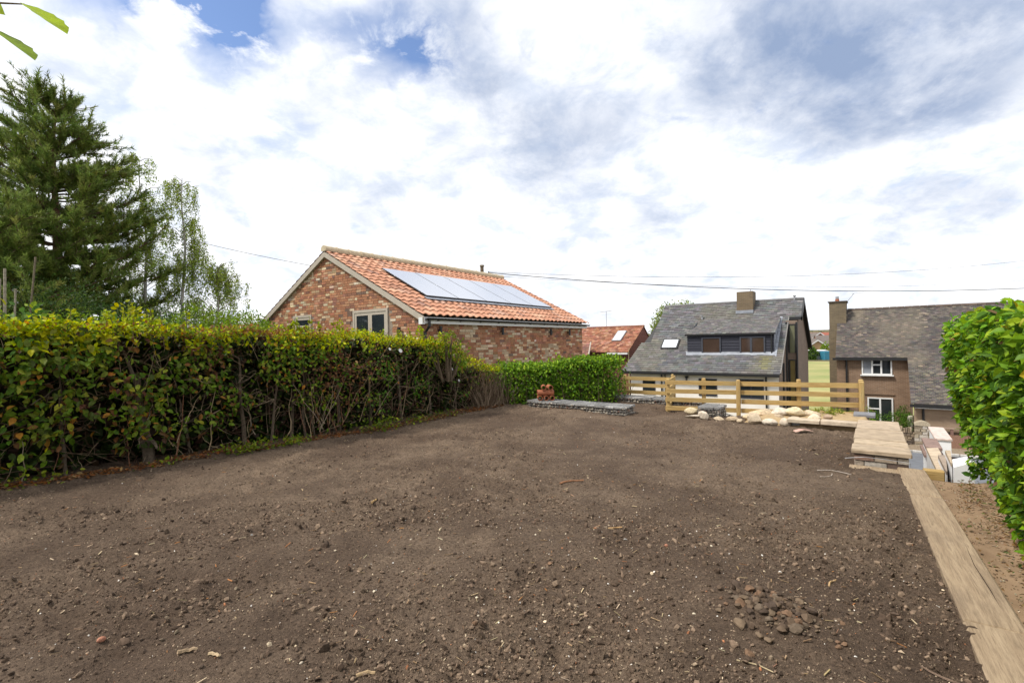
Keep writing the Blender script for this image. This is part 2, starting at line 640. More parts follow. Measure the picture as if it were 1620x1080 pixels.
def ico():
    global ICO_V, ICO_F
    t = (1 + 5 ** 0.5) / 2
    v = np.array([(-1, t, 0), (1, t, 0), (-1, -t, 0), (1, -t, 0), (0, -1, t), (0, 1, t), (0, -1, -t), (0, 1, -t), (t, 0, -1), (t, 0, 1), (-t, 0, -1), (-t, 0, 1)], float)
    ICO_V = v / np.linalg.norm(v[0])
    ICO_F = np.array([(0, 11, 5), (0, 5, 1), (0, 1, 7), (0, 7, 10), (0, 10, 11), (1, 5, 9), (5, 11, 4), (11, 10, 2), (10, 7, 6), (7, 1, 8), (3, 9, 4), (3, 4, 2), (3, 2, 6), (3, 6, 8), (3, 8, 9), (4, 9, 5), (2, 4, 11), (6, 2, 10), (8, 6, 7), (9, 8, 1)])


ico()


def sphere_mesh(sub=1):
    """subdivided icosahedron as numpy"""
    V, F = ICO_V.copy(), ICO_F.copy()
    for _ in range(sub):
        V = list(map(tuple, V))
        cache, nf = {}, []

        def mid(a, b):
            k = (min(a, b), max(a, b))
            if k not in cache:
                p = (np.array(V[a]) + np.array(V[b])) / 2
                V.append(tuple(p / np.linalg.norm(p)))
                cache[k] = len(V) - 1
            return cache[k]
        for a, b, c in F:
            x, y, z = mid(a, b), mid(b, c), mid(c, a)
            nf += [(a, x, z), (b, y, x), (c, z, y), (x, y, z)]
        V, F = np.array(V), np.array(nf)
    return V, F


def rand_rot(n, rng=RNG):
    q = rng.normal(size=(n, 4))
    q /= np.linalg.norm(q, axis=1)[:, None]
    w, x, y, z = q.T
    return np.stack([np.stack([1 - 2 * (y * y + z * z), 2 * (x * y - z * w), 2 * (x * z + y * w)], -1),
                     np.stack([2 * (x * y + z * w), 1 - 2 * (x * x + z * z), 2 * (y * z - x * w)], -1),
                     np.stack([2 * (x * z - y * w), 2 * (y * z + x * w), 1 - 2 * (x * x + y * y)], -1)], 1)


def rock_mesh(name, rx, ry, rz, col, seed, sub=2, rough=0.22, facet=0.0, mat=None):
    V, F = sphere_mesh(sub)
    n = fbm(V * 1.1 + seed * 3.7, 3, seed)
    V2 = V * (1 + rough * 2 * (n - 0.5))[:, None]
    if facet:
        rg = np.random.default_rng(seed)
        for _ in range(7):
            d = rg.normal(size=3)
            d /= np.linalg.norm(d)
            k = V2 @ d
            lim = rg.uniform(0.55, 0.85)
            V2 -= np.outer(np.maximum(k - lim, 0) * facet, d)
    V2 = V2 * np.array([rx, ry, rz])
    cv = 0.8 + 0.4 * fbm(V[F].mean(1) * 2.5 + seed, 3, seed + 9)
    mb = MB()
    mb.add(V2, F, np.array(col)[None, :] * cv[:, None])
    return mb.mesh(name, mat or M_STONE, smooth=not facet)


LEAF_T = np.array([(0, 0, 0), (0.25, 0.25, 0.09), (0.62, 0.27, 0.07), (1, 0, -0.14), (0.62, -0.26, 0.05), (0.25, -0.25, 0.08), (0.5, 0, -0.03)], float)
LEAF_F = np.array([(6, 0, 5), (6, 5, 4), (6, 4, 3), (6, 3, 2), (6, 2, 1), (6, 1, 0)])
RHOMB_T = np.array([(0, 0, 0), (0.5, 0.3, 0.04), (1, 0, -0.05), (0.5, -0.3, 0.04)], float)
RHOMB_F = np.array([(0, 2, 1), (0, 3, 2)])


def leaf_frames(ax, nm):
    ax = ax / np.maximum(np.linalg.norm(ax, axis=1), 1e-9)[:, None]
    y = np.cross(nm, ax)
    y /= np.maximum(np.linalg.norm(y, axis=1), 1e-9)[:, None]
    z = np.cross(ax, y)
    return ax, y, z


def leaves(mb, pos, ax, nm, size, cols, width=1.0, simple=False):
    T, F = (RHOMB_T, RHOMB_F) if simple else (LEAF_T, LEAF_F)
    ax, y, z = leaf_frames(ax, nm)
    k, n = len(T), len(pos)
    if n == 0:
        return mb
    v = pos[:, None, :] + size[:, None, None] * (T[None, :, 0, None] * ax[:, None, :] + width * T[None, :, 1, None] * y[:, None, :] + T[None, :, 2, None] * z[:, None, :])
    f = (F[None] + (np.arange(n) * k)[:, None, None]).reshape(-1, 3)
    mb.add(v.reshape(-1, 3), f, np.repeat(cols, len(F), 0))
    return mb


def pick_cols(n, table, rng=RNG):
    """table: list of (weight, (r, g, b)); jittered"""
    w = np.array([t[0] for t in table], float)
    i = rng.choice(len(table), n, p=w / w.sum())
    c = np.array([t[1] for t in table])[i]
    return c * rng.uniform(0.75, 1.25, (n, 1)) * rng.uniform(0.92, 1.08, (n, 3))


def single_leaves(parent, pos, ax, nm, size, cols, width, seed):
    """leaf objects that share a few meshes"""
    me = []
    q = np.argsort(cols[:, 0] * 2 + cols[:, 1])
    groups = np.array_split(q, 8)
    ax, y, z = leaf_frames(ax, nm)
    inv = parent.matrix_basis.inverted() if parent is not None else Matrix.Identity(4)
    for g in groups:
        mb = MB()
        T = LEAF_T * np.array([1, width, 1])
        mb.add(T, LEAF_F, cols[g].mean(0))
        m = mb.mesh('leaf', M_LEAF)
        for i in g:
            s = size[i]
            M = Matrix([[ax[i, r] * s, y[i, r] * s, z[i, r] * s, pos[i, r]] for r in range(3)] + [[0, 0, 0, 1]])
            link('leaf', m, parent, mat=inv @ M)


def leaf_blob(name, parts, n, size, table, parent=None, width=1.0, simple=True, droop=0.3, seed=1, shell=0.55, kind=None):
    """leaves through a union of ellipsoids (cx, cy, cz, rx, ry, rz), clumped"""
    rng = np.random.default_rng(seed)
    vol = np.array([p[3] * p[4] * p[5] for p in parts]) ** 0.72
    idx = rng.choice(len(parts), int(n * 1.7), p=vol / vol.sum())
    P = np.array(parts)[idx]
    d = rng.normal(size=(len(idx), 3))
    d /= np.linalg.norm(d, axis=1)[:, None]
    r = rng.uniform(0, 1, len(idx)) ** (1 / 3)
    r = shell + (1 - shell) * r
    r *= rng.uniform(0.75, 1.12, len(idx))
    pos = P[:, :3] + d * r[:, None] * P[:, 3:]
    keep = vn(pos * 1.9 / max(0.35, np.mean([p[3] for p in parts])) * 1.0 + seed, seed) + rng.uniform(-0.2, 0.2, len(pos)) > 0.40
    pos, d = pos[keep][:n], d[keep][:n]
    m = len(pos)
    ax = d + rng.normal(size=(m, 3)) * 0.7 + np.array([0, 0, -droop])
    nm = d * 0.6 + rng.normal(size=(m, 3)) * 0.6 + np.array([0, 0, 0.7])
    sz = rng.uniform(0.65, 1.25, m) * size
    c = pick_cols(m, table, rng)
    mb = MB()
    leaves(mb, pos, ax, nm, sz, c, width, simple)
    return mb.build(name, M_LEAF, parent, kind=kind)


# ------------------------------------------------------------------ ground
def smooth(a, b, x):
    t = np.clip((x - a) / (b - a), 0, 1)
    return t * t * (3 - 2 * t)


def soil_h(x, y):
    x, y = np.asarray(x, float), np.asarray(y, float)
    u, v = 0.6 * x + 0.8 * y, 0.8 * x - 0.6 * y
    P = np.stack([x, y, np.zeros_like(x)], -1)
    h = 0.10 * (fbm(P * 0.8, 3, 3) - 0.5)
    h += 0.035 * (fbm(P * 4.5, 3, 5) - 0.5)
    clod = fbm(P * 14, 3, 8)
    rough = smooth(0.42, 0.62, fbm(P * 1.3, 3, 21))
    h += (0.020 + 0.055 * rough) * (clod - 0.5)
    h += (0.010 + 0.014 * rough) * (vn(P * 38, 12) - 0.5)
    # faint raked ridges on the left, running along the plot
    rdg = np.sin((v + 0.35 * fbm(P * 0.7, 2, 31)) * 9.0 + 0.6 * u)
    h += 0.017 * rdg * smooth(-1.5, -3.5, v) * smooth(6, 3, u)
    # the little heap by the timber edging
    h += 0.065 * np.exp(-(((u - 3.08) / 0.26) ** 2 + ((v + 0.5) / 0.30) ** 2))
    h += 0.05 * smooth(-6.6, -7.6, v)
    ve = 0.20 + 0.045 * (7.4 - u)                 # inner edge of the timber edging
    h -= 0.02 * smooth(-0.3, -0.02, v - ve) + 0.25 * smooth(0.10, 0.20, v - ve)
    h -= 0.07 * np.exp(-(((u - 7.45) / 0.16) ** 2)) * smooth(-0.45, -0.2, v)
    h -= 1.6 * smooth(7.72, 7.9, u) * smooth(0.27, 0.33, v)
    # it falls away at the gap by the fence and at the far edges
    h -= 1.2 * smooth(10.95, 11.3, u) * smooth(-3.4, -3.1, v)
    h -= 1.2 * smooth(12.45, 12.75, u)
    return h


nu, nv = 545, 360
U = np.linspace(-1.4, 12.8, nu)
V_ = np.linspace(-8.75, 0.60, nv)
UU, VV = np.meshgrid(U, V_, indexing='ij')
XX, YY = 0.6 * UU + 0.8 * VV, 0.8 * UU - 0.6 * VV
ZZ = soil_h(XX.ravel(), YY.ravel())
grid = np.stack([XX.ravel(), YY.ravel(), ZZ], -1)
a = (np.arange(nu - 1)[:, None] * nv + np.arange(nv - 1)[None]).ravel()
mb = MB()
mb.add(grid, np.stack([a, a + 1, a + nv + 1, a + nv], -1))
struct(mb.build('soil', M_SOIL, smooth=True))

# the plot behind the camera, the path on the right, the neighbour's lawn on the left
M_PATH = mat_flat('trodden earth', (0.30, 0.205, 0.125), (0.19, 0.125, 0.075), 5, 0.95, 0.6, 0.15)
M_GRASS = mat_flat('lawn', (0.07, 0.11, 0.03), (0.10, 0.12, 0.04), 3, 0.95, 0.5, 0.1)
M_GROUND = mat_flat('rough ground', (0.10, 0.10, 0.045), (0.15, 0.12, 0.07), 0.6, 0.95, 0.4, 0.1)
mb = MB()
mb.prism([tuple(W(*p)[:2]) for p in ((-12, -8.75), (-1.4, -8.75), (-1.4, 0.27), (-12, 0.27))], -4.0, -0.03)
struct(mb.build('soil_bank', M_SOIL))
mb = MB()
nu2, nv2 = 160, 40
uu, vv = np.meshgrid(np.linspace(-4, 7.62, nu2), np.linspace(0.40, 3.2, nv2), indexing='ij')
x2, y2 = (0.6 * uu + 0.8 * vv).ravel(), (0.8 * uu - 0.6 * vv).ravel()
z2 = -0.075 + 0.035 * (fbm(np.stack([x2, y2, 0 * x2], -1) * 4, 4, 44) - 0.5) + 0.05 * smooth(0.75, 1.1, vv.ravel()) - 0.02 * smooth(5, 7.6, uu.ravel())
z2 = np.where((uu.ravel() > 7.6), -1.6, z2)
a2 = (np.arange(nu2 - 1)[:, None] * nv2 + np.arange(nv2 - 1)[None]).ravel()
mb.add(np.stack([x2, y2, z2], -1), np.stack([a2, a2 + 1, a2 + nv2 + 1, a2 + nv2], -1))
struct(mb.build('path', M_PATH, smooth=True))
mb = MB()
mb.prism([tuple(W(*p)[:2]) for p in ((-30, -60), (19, -60), (19, -8.7), (-30, -8.7))], -4.0, -0.05)
struct(mb.build('lawn', M_GRASS))


def land_h(u, v):
    h = -1.5 - 2.95 * smooth(9, 26, u)
    h = h + 0.10 * np.sin(u * 0.05) * 0
    return h


us = np.concatenate([np.linspace(-60, 8, 12), np.linspace(9, 60, 40), np.linspace(70, 1500, 30)])
vs = np.concatenate([np.linspace(-1200, -60, 14), np.linspace(-50, 60, 56), np.linspace(80, 1200, 14)])
uu, vv = np.meshgrid(us, vs, indexing='ij')
hz = land_h(uu, vv)
hz = hz + 22 * smooth(380, 1100, uu)                 # the low hill on the skyline
P = WA(uu.ravel(), vv.ravel(), hz.ravel())
nn = len(vs)
a3 = (np.arange(len(us) - 1)[:, None] * nn + np.arange(nn - 1)[None]).ravel()
mb = MB()
mb.add(P, np.stack([a3, a3 + 1, a3 + nn + 1, a3 + nn], -1))
struct(mb.build('ground', M_GROUND, smooth=True))

# playing field beyond the houses, road and verge below the plot
m, N_, L_, b_ = new_mat('mown field')
p_ = geo_pos(N_)
c_ = mixrgb(N_, L_, mrange(N_, L_, noise_n(N_, L_, 0.09, 6, 0.6, p_), 0.35, 0.65), (0.20, 0.23, 0.06), (0.40, 0.335, 0.13))
L_.new(mixrgb(N_, L_, mrange(N_, L_, noise_n(N_, L_, 2.0, 4, 0.6, p_), 0.3, 0.7, 0, 0.4), c_, (0.14, 0.17, 0.05)), b_.inputs['Base Color'])
b_.inputs['Roughness'].default_value = 0.95
mb = MB()
mb.quad([W(48, -60, -4.43), W(48, 40, -4.43), W(150, 40, -4.43), W(150, -90, -4.43)])
struct(mb.build('field', m))
M_ROAD = mat_flat('asphalt', (0.155, 0.165, 0.185), (0.115, 0.12, 0.13), 2.5, 0.9, 0.3, 0.3)
mb = MB()
mb.quad([W(27.0, -2.2, -4.40), W(27.0, 26, -4.40), W(32.6, 26, -4.40), W(32.6, -2.2, -4.40)])
struct(mb.build('road', M_ROAD))
mb = MB()
for k in range(30):
    mb.bbox(-2.2 + k * 0.92, -2.2 + k * 0.92 + 0.9, 32.6, 32.75, -4.6, -4.29, 0.02, (0.45, 0.43, 0.40))
struct(mb.build('kerb', M_SLAB, rot=(0, 0, RZ)))
M_GRAVEL = mat_flat('gravel verge', (0.30, 0.24, 0.17), (0.16, 0.12, 0.085), 14, 0.95, 0.7, 0.15)
mb = MB()
mb.quad([W(32.75, -2.2, -4.33), W(32.75, 26, -4.33), W(37.2, 26, -4.28), W(37.2, -2.2, -4.28)])
struct(mb.build('verge', M_GRAVEL))


# ------------------------------------------------------------------ brick building with pantiles and solar panels
def bungalow():
    root = thing('brick_bungalow', 'reclaimed brick building with orange pantile roof and solar panels behind the hedge', 'building', (-2.33, 12.4, 0), RZ)
    Wd, Ln, ZE, ZR = 8.4, 8.55, 2.40, 4.50          # roof plane at wall faces
    half = Wd / 2
    slope = (ZR - ZE) / half
    # mortar cores behind the bricks
    mb = MB()
    mb.add([(-Wd, 0.012, -1.5), (-0.012, 0.012, -1.5), (-0.012, 0.012, ZE - 0.03), (-half, 0.012, ZR - 0.03), (-Wd, 0.012, ZE - 0.03)], [(0, 1, 2, 3, 4)])
    mb.quad([(-0.012, 0.012, -1.5), (-0.012, Ln, -1.5), (-0.012, Ln, ZE - 0.03), (-0.012, 0.012, ZE - 0.03)])
    mb.add([(-Wd, Ln, -1.5), (-0.012, Ln, -1.5), (-0.012, Ln, ZE - 0.03), (-half, Ln, ZR - 0.03), (-Wd, Ln, ZE - 0.03)], [(4, 3, 2, 1, 0)])
    mb.quad([(-Wd, 0.012, -1.5), (-Wd, Ln, -1.5), (-Wd, Ln, ZE), (-Wd, 0.012, ZE)])
    mb.build('wall', M_MORTAR, root)
    table = [(30, (0.36, 0.17, 0.095)), (24, (0.31, 0.14, 0.08)), (20, (0.39, 0.205, 0.12)), (8, (0.25, 0.12, 0.08)), (4, (0.17, 0.11, 0.085)),
             (9, (0.43, 0.28, 0.175)), (7, (0.54, 0.42, 0.29)), (2, (0.60, 0.50, 0.39))]
    wins = [(-6.14, -5.07, 1.55, 2.62), (-2.86, -1.29, 1.2, 2.62)]
    bl, bh, pitch = 0.215, 0.065, 0.075
    todo = []
    for face in (0, 1):
        length = Wd if face == 0 else Ln
        z = 0.45
        row = 0
        while z < (ZR if face == 0 else ZE - 0.1):
            ofs = -0.1125 * (row % 2) + RNG.uniform(-0.03, 0.03)
            x = ofs
            while x < length:
                half_b = RNG.random() < 0.25
                w = 0.1 if half_b else bl
                x0, x1 = max(x, 0.0), min(x + w, length)
                x += w + 0.01
                if x1 - x0 < 0.03:
                    continue
                if face == 0:
                    lo, hi = -length + x0, -length + x1
                    zt = z + bh
                    lim = half - max(0.0, (zt - ZE + 0.02)) / slope      # half-width of gable at brick top
                    lo, hi = max(lo, -half - lim), min(hi, -half + lim)
                    if hi - lo < 0.03:
                        continue
                    if any(hi > a_ and lo < b_ and zt > c_ and z < d_ for a_, b_, c_, d_ in wins):
                        continue
                    todo.append((0, lo, hi, z))
                else:
                    if z < 0.45:
                        continue
                    todo.append((1, x0, x1, z))
            z += pitch
            row += 1
    n = len(todo)
    # patches of pale bricks come in clusters
    ctr = np.array([(t[1] if t[0] == 0 else t[1] + 20, t[3], 0) for t in todo])
    cl = vn(ctr * np.array([1.1, 1.6, 1]), 5)
    cols = pick_cols(n, table)
    pale = (cl > 0.58) & (RNG.random(n) < 0.36)
    cols[pale] = np.array((0.52, 0.39, 0.26)) * RNG.uniform(0.7, 1.25, (pale.sum(), 1))
    vis = np.array([(t[3] > 1.75 and t[1] > -5.2) if t[0] == 0 else (t[3] > 1.35 and t[1] < 5) for t in todo])
    dist = np.array([(abs(t[1]) * 0.6 if t[0] == 0 else t[1]) for t in todo]) + np.where(vis, 0, 100)
    dist += np.array([0 if (t[2] - t[1]) > 0.2 else 50 for t in todo])
    near = set(np.argsort(dist)[:300].tolist())
    meshes = {}
    qcol = [tuple(t[1]) for t in table]
    rest = MB()
    for i, (face, lo, hi, z) in enumerate(todo):
        pr = RNG.uniform(-0.003, 0.003)
        if i in near:
            k = int(np.argmin([np.abs(np.array(q) - cols[i]).sum() for q in qcol]))
            if (k, face) not in meshes:
                b = MB()
                if face == 0:
                    b.box(0, bl, 0, 0.1, 0, bh, qcol[k], jit=0.002)
                else:
                    b.box(-0.1, 0, 0, bl, 0, bh, qcol[k], jit=0.002)
                meshes[(k, face)] = b.mesh('brick', M_BRICK)
            link('brick', meshes[(k, face)], root, loc=(lo, pr, z) if face == 0 else (pr, lo, z))
        elif face == 0:
            rest.box(lo, hi, pr, 0.1, z, z + bh, cols[i], jit=0.0015)
        else:
            rest.box(-0.1, pr, lo, hi, z, z + bh, cols[i], jit=0.0015)
    rest.build('brickwork', M_BRICK, root, kind='stuff')

    # windows on the gable
    def window(x0, x1, z0, z1, lights, name):
        w = MB()
        fr = 0.075
        w.box(x0, x1, -0.025, 0.09, z1 - fr, z1)
        w.box(x0, x1, -0.025, 0.09, z0, z0 + fr)
        w.box(x0, x0 + fr, -0.025, 0.09, z0 + fr, z1 - fr)
        w.box(x1 - fr, x1, -0.025, 0.09, z0 + fr, z1 - fr)
        wo = w.build('window', M_TAUPE, root)
        n_ = len(lights)
        cw = (x1 - x0 - 2 * fr) / n_
        for k in range(n_):
            a_, b_ = x0 + fr + k * cw, x0 + fr + (k + 1) * cw
            s = MB()
            e = 0.085
            s.box(a_ + 0.004, b_ - 0.004, -0.012, 0.06, z1 - fr - e, z1 - fr - 0.004)
            s.box(a_ + 0.004, b_ - 0.004, -0.012, 0.06, z0 + fr + 0.004, z0 + fr + e)
            s.box(a_ + 0.004, a_ + e, -0.012, 0.06, z0 + fr + e, z1 - fr - e)
            s.box(b_ - e, b_ - 0.004, -0.012, 0.06, z0 + fr + e, z1 - fr - e)
            if lights[k] == 2:
                s.box(a_ + e, b_ - e, -0.008, 0.055, z1 - fr - 0.30, z1 - fr - 0.26)
            s.build('casement', M_TAUPE, wo)
            g = MB()
            g.box(a_ + e * 0.9, b_ - e * 0.9, -0.004, 0.008, z0 + fr + e * 0.9, z1 - fr - e * 0.9)
            g.build('pane', M_GLASS, wo)
    window(-6.14, -5.07, 1.55, 2.62, [2], 'window')
    window(-2.86, -1.29, 1.2, 2.62, [1, 1], 'window')

    # pantiles on the slope that faces the garden; local plane through (0.16 out, eave) and ridge
    EX = 0.17
    ca = math.atan(slope)
    gauge, tw = 0.312, 0.262
    s_len = (half + EX) / math.cos(ca)
    nc, nt = int(round(s_len / gauge)), 34
    tw = (Ln + 0.36) / nt
    gauge = s_len / nc

    def tile_mesh(col):
        b = MB()
        k = 9
        xs = np.linspace(0, tw * 1.02, k)
        ph = xs / tw
        prof = np.where(ph < 0.64, 0.030 * np.sin(math.pi * ph / 0.64), -0.016 * np.sin(math.pi * (ph - 0.64) / 0.36))
        vs_ = []
        for yy, lift in ((0.0, 0.034), (gauge * 1.12, 0.002)):
            for x_, h_ in zip(xs, prof):
                vs_.append((x_, yy, h_ + lift))
        for x_, h_ in zip(xs, prof):
            vs_.append((x_, 0.0, h_ + 0.012))
        f = [(i, i + 1, i + 1 + k, i + k) for i in range(k - 1)] + [(2 * k + i, 2 * k + i + 1, i + 1, i) for i in range(k - 1)]
        b.add(vs_, f, col)
        return b
    tcols = [(0.45, 0.225, 0.14), (0.49, 0.255, 0.16), (0.40, 0.19, 0.115), (0.51, 0.30, 0.195), (0.34, 0.17, 0.11), (0.42, 0.25, 0.18), (0.26, 0.145, 0.11)]
    tprob = [26, 24, 18, 12, 8, 7, 3]
    tme = [tile_mesh(c).mesh('roof_tile', M_TILE, smooth=False) for c in tcols]
    # tile frame: x along the eave (+t), y up the slope, z out of the roof
    xax = Vector((0, 1, 0))
    yax = Vector((-math.cos(ca), 0, math.sin(ca)))
    zax = xax.cross(yax)
    eave = Vector((EX, -0.09, ZE - EX * slope + 0.035))
    rest = MB()
    order = []
    for i in range(nc):
        for j in range(nt):
            order.append((j * 0.28 + abs(i - 2) * 0.12, i, j))
    order.sort()
    near = {(i, j) for _, i, j in order[:300]}
    for _, i, j in order:
        o = eave + xax * (j * tw + random.uniform(-0.004, 0.004)) + yax * (i * gauge + random.uniform(-0.006, 0.006))
        k = random.choices(range(len(tcols)), tprob)[0]
        M = Matrix([[xax[r], yax[r], zax[r], o[r]] for r in range(3)] + [[0, 0, 0, 1]]) @ Matrix.Rotation(random.uniform(-0.012, 0.012), 4, 'Z')
        if (i, j) in near:
            link('roof_tile', tme[k], root, mat=M)
        else:
            b = tile_mesh(tcols[k])
            v = np.array([list(M @ Vector(p)) for p in b.v[0]])
            rest.add(v, b.f[0], np.array(tcols[k]) * random.uniform(0.85, 1.12))
    rest.build('roof_tiles', M_TILE, root, kind='stuff')
    # underlay and the far slope
    und = MB()
    u0, u1 = -0.08, Ln + 0.19
    und.quad([(EX - 0.05, u0, ZE - (EX - 0.05) * slope + 0.005), (EX - 0.05, u1, ZE - (EX - 0.05) * slope + 0.005), (-half, u1, ZR + 0.005), (-half, u0, ZR + 0.005)], (0.05, 0.04, 0.035))
    nseg = 16
    for i in range(nseg):
        f0, f1 = i / nseg, (i + 1) / nseg
        xa, xb = -Wd - EX + (half + EX) * f0, -Wd - EX + (half + EX) * f1
        za, zb = ZE - EX * slope + (ZR - ZE + EX * slope) * f0, ZE - EX * slope + (ZR - ZE + EX * slope) * f1
        und.quad([(xa, u0, za + 0.06), (xb, u0, zb + 0.035), (xb, u1, zb + 0.035), (xa, u1, za + 0.06)], (0.33, 0.13, 0.07))
        und.quad([(xa, u0, za), (xa, u1, za), (xa, u1, za + 0.06), (xa, u0, za + 0.06)], (0.25, 0.10, 0.06))
    und.build('roof_deck', M_TILE, root)
    # ridge tiles
    nr = 20
    rl = (Ln + 0.34) / nr
    rb = MB()
    k = 8
    vs_ = []
    for yy, rr in ((0, 0.135), (rl * 0.93, 0.125), (rl * 0.93, 0.145), (rl, 0.145)):
        for a_ in np.linspace(-0.15 * math.pi, 1.15 * math.pi, k):
            vs_.append((math.cos(a_) * rr, yy, math.sin(a_) * rr * 0.92))
    f = [(r * k + i, r * k + i + 1, (r + 1) * k + i + 1, (r + 1) * k + i) for r in range(3) for i in range(k - 1)]
    f.append(tuple(range(k))[::-1])
    rb.add(vs_, f[:-1])
    rb.add(vs_[:k], [tuple(range(k))[::-1]])
    rme = rb.mesh('ridge_tile', M_CREAM)
    for i in range(nr):
        link('ridge_tile', rme, root, loc=(-half, -0.10 + i * rl, ZR + 0.075 + random.uniform(-0.006, 0.006)))
    # bargeboards, fascia, gutter
    for sgn in (1, -1):
        b = MB()
        xe = EX - 0.0 if sgn > 0 else -Wd - EX
        th = 0.16
        ze = ZE - EX * slope
        pts = [(-half, ZR + 0.01), (xe, ze + 0.01), (xe, ze + 0.01 - th), (-half, ZR + 0.01 - th)]
        vv_ = [(p[0], -0.08, p[1]) for p in pts] + [(p[0], -0.04, p[1]) for p in pts]
        b.add(vv_, [(0, 1, 2, 3) if sgn < 0 else (3, 2, 1, 0), (4, 5, 6, 7), (0, 1, 5, 4), (1, 2, 6, 5), (2, 3, 7, 6), (3, 0, 4, 7)])
        b.build('bargeboard', M_TAUPE, root)
        s_ = MB()
        s_.add([(p[0], yy, p[1] - 0.006) for yy in (-0.04, 0.0) for p in (pts[3], pts[2])], [(0, 1, 3, 2)])
        s_.build('soffit', M_TAUPE, root)
    zf = ZE - EX * slope
    b = MB()
    b.box(0.10, 0.135, -0.07, Ln + 0.13, zf - 0.17, zf - 0.005)
    b.box(0.03, 0.10, -0.06, Ln + 0.12, zf - 0.17, zf - 0.15)
    b.build('fascia', M_UPVC, root)
    b = MB()
    b.box(0.02, 0.16, -0.095, 0.0, zf - 0.19, zf - 0.02)
    b.build('fascia_end', M_UPVC, root)
    b = MB()
    k = 7
    prof = [(0.19 + 0.055 * math.cos(t_), zf - 0.03 + 0.055 * math.sin(t_)) for t_ in np.linspace(math.pi, 2 * math.pi, k)]
    vs_ = [(x_, yy, z_) for yy in (0.0, Ln + 0.22) for x_, z_ in prof]
    b.add(vs_, [(i, i + 1, i + 1 + k, i + k) for i in range(k - 1)])
    b.build('gutter', M_BLACK, root)
    for j in range(10):
        b = MB()
        b.box(0.135, 0.19, 0.45 + j * 0.85, 0.48 + j * 0.85, zf - 0.10, zf - 0.04)
        b.build('gutter_bracket', M_BLACK, root)
    b = MB()
    b.tube([(0.19, 0.12, zf - 0.06), (0.19, 0.12, zf - 0.24), (0.055, 0.10, zf - 0.40), (0.055, 0.10, -0.5)], 0.036, 8)
    b.build('downpipe', M_BLACK, root)
    # lamps on the wall
    for t_, z_ in ((0.62, 1.98), (3.3, 1.98), (6.1, 1.98), (7.4, 1.98)):
        b = MB()
        b.tube([(0.09, t_, z_ - 0.11), (0.09, t_, z_ + 0.11)], 0.04, 8)
        b.box(0.0, 0.06, t_ - 0.02, t_ + 0.02, z_ - 0.02, z_ + 0.02)
        b.build('wall_lamp', M_BLACK, root)
    b = MB()
    b.tube([(-0.75, -0.09, 1.85), (-0.75, -0.09, 2.07)], 0.045, 8)
    b.box(-0.77, -0.73, -0.06, 0.0, 1.94, 1.98)
    b.build('wall_lamp', M_BLACK, root)
    # solar panels
    m, N, L, bs = new_mat('solar glass')
    tc = N.new('ShaderNodeTexCoord')
    n_ = noise_n(N, L, 3, 3, 0.5, tc.outputs['Object'])
    L.new(mixrgb(N, L, n_, (0.76, 0.77, 0.80), (0.80, 0.81, 0.84)), bs.inputs['Base Color'])  # pale metallic base stands in for sky sheen on dark panels
    bs.inputs['Roughness'].default_value = 0.2
    bs.inputs['Metallic'].default_value = 0.9
    p0, p1 = 1.05, 7.72
    pw = (p1 - p0) / 5
    sl0 = (0.93 + EX) / math.cos(ca)
    sl1 = (2.92 + EX) / math.cos(ca)
    fm, gm = MB(), MB()
    fm.box(0, pw - 0.015, 0, sl1 - sl0, -0.035, 0.0)
    gm.box(0.014, pw - 0.029, 0.014, sl1 - sl0 - 0.014, 0.0005, 0.004)
    fme, gme = fm.mesh('solar_panel', M_BLACK), gm.mesh('panel_glass', m)
    for j in range(5):
        o = eave + xax * (p0 + 0.09 + j * pw) + yax * sl0 + zax * 0.115
        M = Matrix([[xax[r], yax[r], zax[r], o[r]] for r in range(3)] + [[0, 0, 0, 1]])
        f_ = link('solar_panel', fme, root, mat=M)
        link('panel_glass', gme, f_)
    b = MB()
    o = eave + xax * (p0 + 0.03) + yax * (sl0 - 0.13) + zax * 0.06
    M = Matrix([[xax[r], yax[r], zax[r], o[r]] for r in range(3)] + [[0, 0, 0, 1]])
    b.box(0, p1 - p0 + 0.12, 0, 0.16, 0, 0.012)
    b.build('flashing', M_LEAD, root, mat=M)


bungalow()


# ------------------------------------------------------------------ lapped roofs
def lapped(mb, plane, s_fn, t0, t1, n, tw, cols, lift=0.02, seed=3, stain=None):
    """courses of tiles on z = plane(t); s_fn(t) -> (s_left, s_right); local x = s, y = t"""
    rng = np.random.default_rng(seed)
    for i in range(n):
        ta, tb = t0 + (t1 - t0) * i / n, t0 + (t1 - t0) * (i + 1) / n
        sa, sb = s_fn((ta + tb) / 2)
        k = max(1, int(round((sb - sa) / tw)))
        e = np.linspace(sa, sb, k + 1)
        off = (i % 2) * tw * 0.5
        e[1:-1] += off if k > 2 else 0
        e = np.minimum(e, sb)
        za, zb = plane(ta), plane(tb)
        lf = lift * rng.uniform(0.75, 1.3, k)
        c = pick_cols(k, cols, rng)
        if stain is not None:
            c = stain(c, (e[:-1] + e[1:]) / 2, (ta + tb) / 2)
        v, f, cc = [], [], []
        for j in range(k):
            if e[j + 1] - e[j] < 0.01:
                continue
            b = len(v)
            g = 0.003
            v += [(e[j] + g, ta, za + lf[j]), (e[j + 1] - g, ta, za + lf[j]), (e[j + 1] - g, tb + 0.02, zb + 0.004), (e[j] + g, tb + 0.02, zb + 0.004), (e[j] + g, ta, za - 0.02), (e[j + 1] - g, ta, za - 0.02)]
            f += [(b, b + 1, b + 2, b + 3), (b + 4, b + 5, b + 1, b)]
            cc += [c[j], c[j] * 0.9]  # front edges coloured darker, shade of each course put into them
        if f:
            mb.add(v, f, np.array(cc))
    return mb


